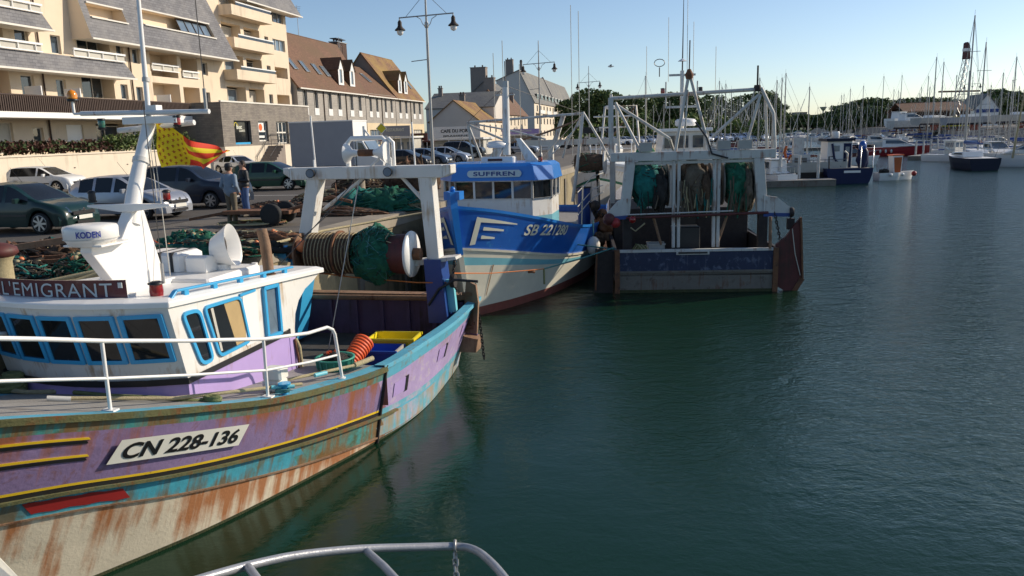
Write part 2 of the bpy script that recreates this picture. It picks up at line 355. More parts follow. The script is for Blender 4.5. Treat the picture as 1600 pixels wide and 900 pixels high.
def dup(root, loc, rz=0., label=None, group=None, sc=None, mats=None):
    def cp(o, par):
        c = o.copy(); COL.objects.link(c)
        if par: c.parent = par
        for ch in list(KIDS.get(o.name, [])): cp(ch, c)
        return c
    KIDS = {}
    for x in list(root.children_recursive): KIDS.setdefault(x.parent.name, []).append(x)
    r = cp(root, None); r.location = loc; r.rotation_euler = (0, 0, rz)
    if sc is not None: r.scale = sc if isinstance(sc, (tuple, list)) else (sc,)*3
    if label: r['label'] = label
    if group: r['group'] = group
    return r
def text2d(s, w=None, h=None, bold=0., shear=0., sp=1.):
    cu = bpy.data.curves.new('t', 'FONT'); cu.body = s; cu.align_x = 'CENTER'; cu.align_y = 'CENTER'; cu.offset = bold; cu.shear = shear; cu.space_character = sp; cu.resolution_u = 4
    o = bpy.data.objects.new('t', cu); COL.objects.link(o); dg = bpy.context.evaluated_depsgraph_get(); dg.update()
    me = bpy.data.meshes.new_from_object(o.evaluated_get(dg)); vs = [(v.co.x, v.co.y) for v in me.vertices]; fs = [tuple(p.vertices) for p in me.polygons]
    bpy.data.objects.remove(o); bpy.data.curves.remove(cu); bpy.data.meshes.remove(me)
    x0 = min(v[0] for v in vs); x1 = max(v[0] for v in vs); y0 = min(v[1] for v in vs); y1 = max(v[1] for v in vs)
    sx = w/(x1-x0) if w else 1; sy = h/(y1-y0) if h else sx
    if not w: sx = sy
    return [((x-(x0+x1)/2)*sx, (y-(y0+y1)/2)*sy) for x, y in vs], fs
def add_text(M, s, m, fn, w=None, h=None, bold=.012, shear=0., sp=1.):
    vs, fs = text2d(s, w, h, bold, shear, sp); M.add([fn(x, y) for x, y in vs], fs, m); return M
def lerp(a, b, t): return a+(b-a)*t
def pw(tab, x):
    if x <= tab[0][0]: return tab[0][1]
    for (a, b), (c, d) in zip(tab, tab[1:]):
        if x <= c:
            t = (x-a)/(c-a); return b+(d-b)*t
    return tab[-1][1]
def pws(tab, x):            # smooth (Catmull-Rom style) interpolation
    if x <= tab[0][0]: return tab[0][1]
    if x >= tab[-1][0]: return tab[-1][1]
    for i in range(len(tab)-1):
        if x <= tab[i+1][0]:
            x0, y0 = tab[i]; x1, y1 = tab[i+1]; h = x1-x0
            m0 = (y1-tab[i-1][1])/(x1-tab[i-1][0]) if i > 0 else (y1-y0)/h
            m1 = (tab[i+2][1]-y0)/(tab[i+2][0]-x0) if i < len(tab)-2 else (y1-y0)/h
            t = (x-x0)/h; t2 = t*t; t3 = t2*t
            return y0*(2*t3-3*t2+1)+h*m0*(t3-2*t2+t)+y1*(-2*t3+3*t2)+h*m1*(t3-t2)
def wire(M, a, b, r, m, sag=0., n=1):
    a, b = V(a), V(b)
    if sag == 0: return M.tube([a, b], r, m, 5)
    k = 8; return M.tube([a.lerp(b, i/k)-V((0, 0, sag*4*(i/k)*(1-i/k))) for i in range(k+1)], r, m, 5)
# ================= SETTING =================
QA = 14.7
EX, EY = -7.05, 12.34; TQ = math.tan(R(QA))
def edge(y, off=0): return EX+(y-EY)*TQ+off/math.cos(R(QA))
# water
M = MB(); n = 40
M.quad((-2500, -300, 0), (3000, -300, 0), (3000, 4500, 0), (-2500, 4500, 0), 'water'); struct(M.build('water', recalc=False))
# quay body, its surfaces and its wall
ys = [-60, 12, 60, 150, 300, 430]
def land(name, pts, z0, z1, top, side):
    M = MB(); n = len(pts); M.add([(x, y, z1) for x, y in pts], [tuple(range(n))], top)
    for i in range(n):
        a, b = pts[i], pts[(i+1) % n]; M.quad((a[0], a[1], z0), (b[0], b[1], z0), (b[0], b[1], z1), (a[0], a[1], z1), side)
    return struct(M.build(name))
land('quay', [(edge(-60), -60), (edge(430), 430), (-900, 430), (-900, -60)], -2, 2.79, 'quay_top', 'quay_wall')
M = MB()
for k in range(40):
    y0 = -20+k*6.; y1 = y0+5.97
    a = [(edge(y0, .06), y0), (edge(y1, .06), y1), (edge(y1, -.75), y1), (edge(y0, -.75), y0)]
    M.prism([(0, 0)], 0, 0, 'coping') if 0 else None
    for z in (2.815,): M.add([(x, y, z) for x, y in a], [(0, 1, 2, 3)], 'coping')
    M.quad((*a[0], 2.45), (*a[1], 2.45), (*a[1], 2.815), (*a[0], 2.815), 'coping')
    M.quad((*a[0], 2.45), (*a[3], 2.45), (*a[3], 2.815), (*a[0], 2.815), 'coping')
struct(M.build('quay_coping'))
M = MB(); M.add([(edge(-60, -6.3), -60, 2.80), (edge(430, -6.3), 430, 2.80), (-60, 430, 2.80), (-60, -60, 2.80)], [(0, 1, 2, 3)], 'asphalt'); struct(M.build('parking_asphalt', recalc=False))
M = MB()
cq, sq = math.cos(R(QA)), math.sin(R(QA))
for k in range(22):       # bay lines painted across the car park
    y = 20+k*5.2; x1 = edge(y, -7.5)
    p0 = V((x1, y, 2.806)); d = V((-cq, sq, 0)); u = V((sq, cq, 0))*.06
    for a in (0, 5.2): 
        q = p0+d*a; e = q+d*4.6
        M.add([q-u, q+u, e+u, e-u], [(0, 1, 2, 3)], 'road_paint')
struct(M.build('painted_bay_lines', recalc=False))
# the darker openings in the old quay wall
M = MB()
for k in range(16):
    y = 9+k*3.4; x = edge(y, .012)
    p = V((x, y, 0)); u = V((sq, cq, 0)); nn = V((cq, -sq, 0))
    for side in (0, 1):
        a = p+u*(side*1.5)
    M.box((p.x, p.y, .9), (.14, .32, 2.6), 'grey_worn', rot=-R(QA))
struct(M.build('quay_fender_timbers'))
# right bank and far shore
def slope(name, pts, w, z1, top, side):
    M = MB()
    for (a, b) in zip(pts, pts[1:]):
        a = V((*a, 0)); b = V((*b, 0)); d = (b-a).normalized(); nn = V((d.y, -d.x, 0))
        a2 = a+nn*w; b2 = b+nn*w; k = 6
        M.quad(V((a.x, a.y, -1)), V((b.x, b.y, -1)), V((b2.x, b2.y, z1)), V((a2.x, a2.y, z1)), side)
        a3 = a+nn*600; b3 = b+nn*600
        M.quad(V((a2.x, a2.y, z1)), V((b2.x, b2.y, z1)), V((b3.x, b3.y, z1)), V((a3.x, a3.y, z1)), top)
    return struct(M.build(name))
mat('bank_stone', (.11, .11, .10), .9, var=.35, vs=.9, bump=.6, bs=3)
mat('grass', (.06, .085, .02), .9, var=.3, vs=.3)
slope('boatyard_bank', [(62, 70), (73, 108), (97, 200), (150, 420)], 9, 3.7, 'quay_top', 'bank_stone')
land('far_shore', [(-900, 640), (1800, 640), (1800, 1500), (-900, 1500)], -1, 1.6, 'grass', 'grass')
def hills():
    M = MB(); rows = []
    for j in range(6):
        t = j/5; row = []
        for i in range(81):
            x = -700+i*36; h = (14+9*noise.noise(V((x*.004, 3.1, 0)))+4*noise.noise(V((x*.02, 8, 0))))*math.sin(min(1, t*1.3)*math.pi/2)
            row.append((x, 1150+t*260, 1+h))
        rows.append(row)
    M.grid(rows, 'leaf_far'); struct(M.build('far_hills'))
hills()

# ================= BUILDINGS =================
QF = -R(11.5)
def wall(M, P, y0, y1, z0, z1, holes, m, dep=.25, rev=None):
    """sheet with real holes; P(y, z, d) -> 3D with d = depth inwards"""
    rev = rev or m
    ysx = sorted({y0, y1, *[a for h in holes for a in h[:2]]}); zsx = sorted({z0, z1, *[a for h in holes for a in h[2:4]]})
    for a, b in zip(ysx, ysx[1:]):
        for c, d in zip(zsx, zsx[1:]):
            my, mz = (a+b)/2, (c+d)/2
            if any(h[0] < my < h[1] and h[2] < mz < h[3] for h in holes): continue
            M.quad(P(a, c, 0), P(b, c, 0), P(b, d, 0), P(a, d, 0), m)
    for h in holes:
        dd = h[4] if len(h) > 4 else dep; a, b, c, d = h[:4]
        for q in (((a, c), (b, c)), ((b, c), (b, d)), ((b, d), (a, d)), ((a, d), (a, c))):
            M.quad(P(*q[0], 0), P(*q[1], 0), P(*q[1], dd), P(*q[0], dd), rev)
        if len(h) > 5 and h[5]: M.quad(P(a, c, dd), P(b, c, dd), P(b, d, dd), P(a, d, dd), h[5])
def window(par, P, a, b, c, d, dep=.2, nx=2, frame='pale_trim', glass='blue_glass', fw=.06, nz=1, name='window'):
    M = MB(); e = dep-.03
    def fr(y0, y1, z0, z1):
        c8 = [P(y0, z0, e), P(y1, z0, e), P(y1, z1, e), P(y0, z1, e), P(y0, z0, e-.05), P(y1, z0, e-.05), P(y1, z1, e-.05), P(y0, z1, e-.05)]
        M.add(c8, [(0, 1, 2, 3), (4, 5, 6, 7), (0, 1, 5, 4), (1, 2, 6, 5), (2, 3, 7, 6), (3, 0, 4, 7)], frame)
    for z0, z1 in ((c, c+fw), (d-fw, d)): fr(a, b, z0, z1)
    for i in range(nx+1):
        y = lerp(a, b-fw, i/nx); fr(y, y+fw, c+fw, d-fw)
    for i in range(1, nz): z = lerp(c, d, i/nz); fr(a, b, z-fw/2, z+fw/2)
    w = M.build(name, par)
    G = MB(); G.quad(P(a, c, e+.012), P(b, c, e+.012), P(b, d, e+.012), P(a, d, e+.012), glass); G.build('pane', w)
    return w

# ---- apartment block with slate mansards ----
AP = thing('apartment_building', 'large cream apartment block with grey slate mansard panels and white balconies at the left', 'building', (0, 0, 0), QF)
FX = -40.5
def PF(y, z, d): return (FX-d, y, z)
H = []; W = []
def L(a, b, c, d, dep=1.3, back='cream_render', win=None):
    H.append((a, b, c, d, dep, back)); 
    if win: W.append((a+.1, b-.1, c, d-.15, dep, win))
def Wn(a, b, c, d, nx=2, g='blue_glass'): H.append((a, b, c, d, .25)); W.append((a, b, c, d, .25, (nx, g)))
for k in range(4):
    z = 9.15+2.85*(k-0)
    if k in (2, 3): Wn(79.3, 82.0, z-.45 if 0 else 11.55+2.85*(k-1), 12.7+2.85*(k-1), 3, 'sky_glass')
    else: L(79.3, 82.1, 8.8+2.85*k, 9.95+2.85*k if k == 0 else 12.75, 1.4, 'cream_render')
    Wn(77.6, 78.4, 8.9+2.85*k, 9.9+2.85*k, 1)
    L(69.6, 73.0, 8.6+2.85*k, 10.35+2.85*k, 1.0, None, (2, 'sky_glass' if k < 2 else 'curtain')); L(73.6, 76.6, 8.6+2.85*k, 10.3+2.85*k, 1.0, None, (2, 'curtain' if k != 1 else 'blue_glass'))
for z in (8.4, 11.25):
    L(58.6, 62.2, z-.7 if z > 9 else z, z+1.65 if z < 9 else z+1.2, 1.5, 'cream_render', None); L(62.7, 65.1, z-.6 if z > 9 else z, z+1.5 if z < 9 else z+1.1, 1.5, 'cream_render')
    Wn(65.9, 66.7, z+.2-.4*(z > 9), z+1.2-.3*(z > 9), 1)
    Wn(56.5, 57.3, z+.1, z+1.2, 1)
    L(50.6, 54.0, z+.2, z+1.9, 1.0, None, (3, 'blue_glass')); Wn(54.7, 55.5, z+.2, z+1.3, 1); Wn(48.2, 49.1, z+.1, z+1.3, 1)
    L(40.5, 44.3, z, z+1.8, 1.2, 'roller_brown'); Wn(45.2, 46.3, z+.1, z+1.4, 1)
    L(34, 38, z, z+1.8, 1.2, 'cream_render')
Wn(45.6, 46.5, 5.3, 6.5, 1); H.append((48.6, 50.2, 5.0, 6.7, .12, 'clean_white')); L(51.5, 54.6, 4.9, 6.8, .6, None, (2, 'blue_glass')); H.append((55.6, 56.3, 5.6, 6.6, .12, 'clean_white')); Wn(42, 44, 4.9, 6.8, 2, 'curtain')
W.append((58.8, 60.3, 8.4, 10.0, 1.45, (2, 'blue_glass')))
Wn(34, 36, 5, 6.6, 2)
M = MB(); wall(M, PF, 20, 82.6, 2.8, 20.4, H, 'cream_render')
M.quad((FX, 82.6, 2.8), (FX, 82.6, 20.4), (FX-14, 82.6, 20.4), (FX-14, 82.6, 2.8), 'cream_render'); M.quad((FX, 20, 2.8), (FX, 20, 20.4), (FX-14, 20, 20.4), (FX-14, 20, 2.8), 'cream_render')
M.quad((FX-14, 20, 2.8), (FX-14, 82.6, 2.8), (FX-14, 82.6, 20.4), (FX-14, 20, 20.4), 'cream_render'); M.quad((FX, 20, 20.4), (FX, 82.6, 20.4), (FX-14, 82.6, 20.4), (FX-14, 20, 20.4), 'slate_far')
M.build('wall', AP)
for a, b, c, d, dep, wn in W: window(AP, PF, a, b, c, d, dep, wn[0], 'pale_trim', wn[1])
# slate mansard panels
def mansard(name, y0, y1, z0, z1, holes, xo=-38.9, lean=.3, t0=0., t1=0.):
    def P(y, z, d):
        k = (z-z0)/max(.01, z1-z0)
        s_ = (y-y0)/(y1-y0); return (xo-(z-z0)*lean-d, y+k*(t0*(1-s_)-t1*s_), z)
    M = MB(); wall(M, P, y0, y1, z0, z1, [(*h, 1.2, 'roller_brown') for h in holes], 'slate', .5, 'cream_render')
    M.quad(P(y0, z0, 0), P(y1, z0, 0), (FX, y1, z0), (FX, y0, z0), 'pale_trim')
    for y in (y0, y1): M.quad(P(y, z0, 0), P(y, z1, 0), (FX, P(y, z1, 0)[1], z1), (FX, y, z0), 'cream_render')
    M.quad(P(y0, z1, 0), P(y1, z1, 0), (FX, y1-t1, z1), (FX, y0+t0, z1), 'pale_trim')
    o = M.build(name, AP)
    T = MB()
    for h in holes: T.bar(P(h[0], h[2]-.05, -.05), P(h[1], h[2]-.05, -.05), .16, .1, 'pale_trim'); T.bar(P(h[0], h[3]+.05, -.05), P(h[1], h[3]+.05, -.05), .16, .1, 'pale_trim')
    T.bar(P(y0, z0, -.02), P(y1, z0, -.02), .14, .12, 'pale_trim'); T.build('trim', o); return o, P
o, P = mansard('slate_mansard', 50.2, 69.3, 12.45, 19.6, [(50.9, 54.9, 14.0, 14.9), (57, 67.2, 14.2, 15.3), (57, 60.5, 17.2, 18.2)], t1=2.6)
window(AP, P, 62.3, 67.1, 14.25, 15.25, .25, 4, 'brown_rail', 'sky_glass')
mansard('slate_parapet', 38.0, 54.3, 9.95, 11.1, [], xo=-38.8, t1=.7)
mansard('slate_parapet', 38.0, 46.6, 12.5, 13.5, [], xo=-38.8, t1=.5)
mansard('slate_roof', 72.2, 83.9, 18.15, 21.5, [], xo=-39.2, lean=.45, t0=1.5, t1=1.5)
# balcony rails and balcony boxes
def rail(y0, y1, z0, x=-38.95):
    M = MB(); M.bb(x-.05, x+.05, y0, y1, z0+.42, z0+.55, 'clean_white')
    M.bb(x-.02, x+.02, y0, y1, z0-.02, z0+.06, 'clean_white')
    for k in range(int((y1-y0)/1.4)+1): M.bb(x-.03, x+.03, y0+k*1.4, y0+k*1.4+.06, z0, z0+.45, 'clean_white')
    M.bb(x-.1, x-.08, y0, y1, z0+.06, z0+.42, 'curtain'); M.build('balcony_rail', AP)
rail(38, 45.6, 11.1); rail(48.3, 53.5, 11.1); rail(38, 46, 13.5); rail(58.6, 62.2, 11.0, FX+.12); rail(62.7, 65.1, 10.7, FX+.12)
for k in range(4):
    z = 11.0+2.85*k; M = MB(); x0, x1 = FX, FX+1.35
    M.bb(x0, x1, 69.3, 76.9, z-.15, z, 'cream_render'); M.bb(x1-.12, x1+.003, 69.3, 76.9, z-.003, z+.75, 'cream_render'); M.bb(x0, x1-.12, 69.3, 69.42, z, z+.75, 'cream_render'); M.bb(x0, x1-.12, 76.78, 76.9, z, z+.75, 'cream_render')
    M.bb(x1-.1, x1-.02, 70.2, 76.9, z+1.0, z+1.1, 'clean_white'); M.bb(x1-.08, x1-.05, 70.2, 76.8, z+.75, z+1, 'dark_glass'); M.build('balcony', AP)
# terrace over the ground floor
M = MB(); M.bb(-40.45, -38.0, 20, 59.7, 7.0, 7.35, 'clean_white')
for k in range(236):
    y = 20.05+k*.168; M.bb(-38.12, -38.05, y, y+.09, 7.35, 8.3, 'brown_rail')
M.bb(-38.16, -38.02, 20, 59.7, 8.3, 8.38, 'brown_rail'); M.bb(-38.2, -38.125, 20, 59.7, 7.36, 8.2, 'dark_iron'); M.build('terrace_rail', AP)
for y in (40, 44.6, 48.0, 57.9): 
    M = MB(); M.bb(-39.8, -38.6, y, y+.08, 7.4, 9.0, 'clean_white'); M.build('terrace_divider', AP)
for y in (38, 47, 56): M = MB(); M.tube([(FX+.1, y, 4), (FX+.1, y, 18)], .06, 'brown_rail', 6); M.build('drainpipe', AP)
# ---- stone clad shop block ----
SH = thing('shop_building', 'single storey grey stone shop block with glazed doors beside the parking', 'shop', (0, 0, 0), QF)
SX = -35.5
def PS(y, z, d): return (SX-d, y, z)
sh = [(61.6, 64.3, 5.0, 6.95), (65.6, 67.3, 5.2, 6.95), (68.9, 71.2, 4.95, 6.95), (73.2, 75, 4.95, 6.95)]
M = MB(); wall(M, PS, 59.8, 75.8, 4.85, 8.4, sh, 'stone_block', .3)
M.quad((SX, 59.8, 4.85), (SX, 59.8, 8.4), (FX+.01, 59.8, 8.4), (FX+.01, 59.8, 4.85), 'stone_block'); M.quad((SX, 75.8, 2.8), (SX, 75.8, 8.4), (FX+.01, 75.8, 8.4), (FX+.01, 75.8, 2.8), 'stone_block')
M.quad((SX, 59.8, 8.38), (SX, 75.8, 8.38), (FX+.01, 75.8, 8.38), (FX+.01, 59.8, 8.38), 'quay_top'); M.build('wall', SH)
M = MB(); M.bb(SX-.1, SX+.08, 59.75, 75.85, 8.4, 8.52, 'pale_trim'); M.build('cornice', SH)
M = MB(); M.bb(FX+.01, SX+.06, 59.79, 75.8, 2.8, 4.85, 'cream_wall'); M.build('plinth', SH)
for i, h in enumerate(sh): window(SH, PS, *h[:4], .3, 1 if i < 2 else 3, 'pale_trim' if i > 0 else 'black_paint', 'dark_glass' if i == 0 else 'blue_glass', .12, 1 if i == 0 else 2)
def fside(x): return lambda a, b: (x, a, b)
M = MB()
add_text(M, 'Busc', 'letter_cream', lambda a, b: (SX-.18, 62.7+a, 6.45+b), h=.36, bold=.03); add_text(M, 'COURTS', 'letter_cream', lambda a, b: (SX-.18, 63.1+a, 6.12+b), h=.18, bold=.03)
M.tube([(SX-.18, 61.9+.35*(1-math.cos(t)), 6.5+.3*math.sin(t*1.3)) for t in [i*.3 for i in range(9)]], .03, 'crate_yellow', 5); M.bb(SX-.17, SX-.1, 61.8, 64.2, 5.0, 5.16, 'frame_blue'); M.build('lettering', SH)
M = MB(); M.bb(SX-.17, SX-.14, 65.7, 66.8, 6.0, 6.8, 'clean_white'); M.lathe([(.3, 0), (.3, .02)], (SX-.14, 66.2, 6.42), 'orange', 14, 'X'); M.bb(SX-.17, SX-.13, 65.8, 66.8, 5.5, 5.7, 'clean_white'); M.build('poster', SH)
ST = thing('entrance_steps', 'stone steps with thin dark handrails up to the shop doors', 'steps', (0, 0, 0), QF)
M = MB()
for k in range(8): M.bb(SX+.1, SX+1.5, 64.6+k*.33, 67.3, 2.8+k*.25, 3.05+k*.25, 'stone_grey')
M.bb(SX+.1, SX+1.5, 67.3, 72.5, 2.8, 4.8, 'cream_wall'); M.build('flight', ST)
M = MB()
for x in (SX+.2, SX+1.45):
    M.tube([(x, 64.5, 3.9), (x, 67.3, 5.8), (x, 72.4, 5.8)], .03, 'black_paint', 5); M.tube([(x, 67.3, 5.3), (x, 72.4, 5.3)], .02, 'black_paint', 4)
    for y, z0, z1 in ((64.6, 2.8, 3.95), (66, 3.8, 4.9), (67.3, 4.7, 5.8), (69, 4.8, 5.8), (70.7, 4.8, 5.8), (72.4, 4.8, 5.8)): M.tube([(x, y, z0), (x, y, z1)], .02, 'black_paint', 4)
M.build('handrail', ST)
# retaining wall + hedge
M = MB(); M.bb(-37.0, -36.5, 20, 59.75, 2.79, 4.72, 'cream_wall'); M.bb(-37.05, -36.43, 20, 59.75, 4.72, 4.82, 'cream_wall')
for y in (44, 49, 54, 38): M.bb(-36.52, -36.47, y, y+.12, 3.9, 3.96, 'brown_rail')
o = M.build('retaining_wall'); o.rotation_euler.z = QF; tag(o, 'long cream rendered retaining wall behind the parked cars', 'wall')
land2 = MB(); land2.bb(-40.6, -37.0, 20, 59.7, 2.79, 4.6, 'quay_top'); o = land2.build('raised_garden'); o.rotation_euler.z = QF; struct(o)
def leafquads(M, c, rad, n, size, mats, rnd, flat=False):
    for _ in range(n):
        d = V((rnd.gauss(0, 1), rnd.gauss(0, 1), rnd.gauss(0, 1))).normalized()*(rnd.random()**.35)
        p = V((c[0]+d.x*rad[0], c[1]+d.y*rad[1], c[2]+d.z*rad[2])); s = size*rnd.uniform(.6, 1.3)
        a = V((rnd.gauss(0, 1), rnd.gauss(0, 1), rnd.gauss(0, 1))).normalized(); b = a.cross(V((rnd.gauss(0, 1), rnd.gauss(0, 1), rnd.gauss(0, 1)))).normalized(); c2 = a.cross(b)
        m = mats[int(rnd.random()*len(mats))]
        M.add([p-a*s-b*s*.1, p-b*s*.6+c2*s*.15, p+a*s, p+b*s*.6+c2*s*.15], [(0, 1, 2, 3)], m)
def hedge(name, label, y0, y1, m, seed, h=.95):
    rnd = random.Random(seed); M = MB()
    y = y0
    while y < y1:
        leafquads(M, (-37.7, y, 4.95+h*.4), (.6, .8, h*.55*rnd.uniform(.8, 1.25)), 130, .13, m, rnd); y += .5
    o = M.build(name, recalc=False); o.rotation_euler.z = QF; tag(o, label, 'hedge')
hedge('hedge', 'low reddish purple hedge along the top of the cream wall', 28, 48.8, ['hedge_red', 'hedge_red', 'leaf_dark'], 3, .7)
hedge('hedge', 'green clipped hedge at the right end of the cream wall', 49, 58.5, ['hedge_green', 'leaf_mid', 'leaf_light', 'leaf_dark'], 4, 1.15)

# ---- brown roofed houses in a row ----
def roofpanel(M, a, b, c, d, m, th=.15):
    a, b, c, d = map(V, (a, b, c, d)); n = (b-a).cross(d-a).normalized()*th
    vs = [a, b, c, d, a-n, b-n, c-n, d-n]; M.add(vs, [(0, 1, 2, 3), (4, 5, 6, 7), (0, 1, 5, 4), (1, 2, 6, 5), (2, 3, 7, 6), (3, 0, 4, 7)], m)
def rowhouse(label, y0, y1, ze, zr, xf=-40., dep=10., roofm='roof_tile', unit=6.5, clad='grey_clad', slant=0., cream_from=99, dorm=(), sky=(), chim=(), gablem='grey_render', shopf=True):
    T = thing('town_house', label, 'house', (0, 0, 0), QF)
    P = lambda y, z, d: (xf-d, y, z)
    up = []; lo = []; n = max(1, round((y1-y0)/unit)); u = (y1-y0)/n
    for k in range(n):
        b = y0+k*u
        up += [(b+u*.2, b+u*.36, 8.7, 10.75), (b+u*.62, b+u*.78, 8.7, 10.75)]; lo += [(b+u*.16, b+u*.84, 4.2 if shopf else 4.6, 6.3)]
    M = MB(); wall(M, P, y0, y1, 7.2, ze, up, clad, .25, 'grey_render'); wall(M, P, y0, y1, 2.8, 7.2, lo, 'yellow_render', .3)
    xr = xf-dep/2; s_ = slant
    M.add([(xf, y0, 2.8), (xf, y0, ze), (xr, y0, zr-.1), (xf-dep, y0, ze), (xf-dep, y0, 2.8)], [(0, 1, 2, 3, 4)], gablem)
    M.add([(xf, y1, 2.8), (xf, y1, ze), (xr, y1, zr-.1), (xf-dep, y1, ze), (xf-dep, y1, 2.8)], [(0, 1, 2, 3, 4)], gablem)
    M.quad((xf-dep, y0, 2.8), (xf-dep, y1, 2.8), (xf-dep, y1, ze), (xf-dep, y0, ze), gablem); M.build('wall', T)
    M = MB(); e = .35
    roofpanel(M, (xf+e, y0-.15, ze-e), (xf+e, y1+.15, ze-e), (xr, y1+.15+s_, zr), (xr, y0-.15, zr), roofm); roofpanel(M, (xr, y0-.15, zr), (xr, y1+.15, zr), (xf-dep-e, y1+.15, ze-e), (xf-dep-e, y0-.15, ze-e), roofm)
    M.bb(xf+e-.02, xf+e+.12, y0, y1, ze-e-.12, ze-e+.02, 'pale_trim'); M.build('roof', T)
    for h in up:
        window(T, P, *h, .22, 2, 'pale_trim', 'dark_glass'); M = MB(); M.bb(xf-.05, xf+.06, h[0]-.05, h[1]+.05, 7.95, 8.72, 'clean_white'); M.build('window_guard', T)
    for i, h in enumerate(lo): window(T, P, *h, .28, 4, 'pale_trim', 'curtain' if i % 2 else 'sky_glass')
    for k in range(1, n): M = MB(); M.tube([(xf+.08, y0+k*u, 2.8), (xf+.08, y0+k*u, ze-.4)], .06, 'brown_rail', 6); M.build('drainpipe', T)
    sl = (zr-ze+e)/(dep/2+e); X = lambda z: xf+e-(z-ze+e)/sl
    for yd in dorm:
        D = MB(); w_ = .8; z0 = ze+.6; z1 = ze+2.6; zp = ze+3.9; x0 = X(z0)+.1
        wall(D, lambda y, z, d: (x0-d, y, z), yd-w_, yd+w_, z0, z1, [(yd-.4, yd+.4, z0+.2, z1-.1)], 'clean_white', .15)
        D.add([(x0, yd-w_, z1), (x0, yd+w_, z1), (x0, yd, zp)], [(0, 1, 2)], 'clean_white')
        for s in (-1, 1):
            D.add([(x0, yd+s*w_, z0), (x0, yd+s*w_, z1), (X(z1), yd+s*w_, z1)], [(0, 1, 2)], roofm); D.quad((x0+.15, yd+s*(w_+.15), z1-.2), (x0+.15, yd, zp+.05), (X(zp), yd, zp+.05), (X(z1), yd+s*(w_+.15), z1-.2), roofm)
        o = D.build('dormer', T); window(o, lambda y, z, d: (x0-d, y, z), yd-.4, yd+.4, z0+.2, z1-.1, .12, 1, 'pale_trim', 'sky_glass')
    for ys_, zs in sky:
        M = MB(); a = X(zs); b = X(zs+1.25); M.quad((a+.1, ys_, zs), (a+.1, ys_+.95, zs), (b+.1, ys_+.95, zs+1.25), (b+.1, ys_, zs+1.25), 'sky_glass')
        M.tube([(a+.12, ys_, zs), (a+.12, ys_+.95, zs), (b+.12, ys_+.95, zs+1.25), (b+.12, ys_, zs+1.25)], .06, 'galv', 4, closed=True); M.build('skylight', T)
    for y, x, z0, z1 in chim:
        M = MB(); M.bb(x-.6, x+.6, y, y+1.6, z0, z1, 'brick_dark'); M.bb(x-.7, x+.7, y-.1, y+1.7, z1, z1+.12, 'galv'); 
        for q in (.3, 1.2): M.tube([(x, y+q, z1+.1), (x, y+q, z1+.5)], .14, 'brick_dark', 8)
        M.bb(x-.5, x+.5, y, y+1.6, z1+.5, z1+.58, 'dark_iron'); M.build('chimney', T)
    return T
rowhouse('brown tiled steep roof house with twin white dormers next to the apartment block', 83.0, 102.9, 11.15, 17.8, dorm=(96.0, 99.6), sky=((85.3, 13.0), (88.2, 12.9), (91.3, 12.8), (93.6, 12.7)), slant=3.5)
rowhouse('narrower brown roofed house set lower between two steep roofs', 103.1, 114.8, 11.1, 15.4, roofm='roof_tile', sky=((110.5, 13),), unit=5.8)
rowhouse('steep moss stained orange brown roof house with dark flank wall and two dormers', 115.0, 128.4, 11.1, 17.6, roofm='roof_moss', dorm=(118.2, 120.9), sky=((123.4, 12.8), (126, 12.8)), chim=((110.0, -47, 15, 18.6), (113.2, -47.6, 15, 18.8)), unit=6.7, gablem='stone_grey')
def antenna(x, y, z, h, lab):
    T = MB(); T.tube([(0, 0, 0), (0, 0, h)], .035, 'galv', 5)
    for k in range(6): T.tube([(-.5+.04*k, 0, h-.2-k*.22), (.5-.04*k, 0, h-.2-k*.22)], .02, 'galv', 4)
    T.tube([(0, 0, h*.6), (.0, 1.0, h*.6)], .02, 'galv', 4); o = T.build('tv_antenna'); o.rotation_euler.z = QF; o.location = Matrix.Rotation(QF, 3, 'Z') @ V((x, y, z)); tag(o, lab, 'antenna')
antenna(-45, 95, 17.7, 3.6, 'tall TV aerial on the ridge of the first brown roof'); antenna(-46, 109.6, 16.2, 3.0, 'TV aerial beside the dark twin chimneys')
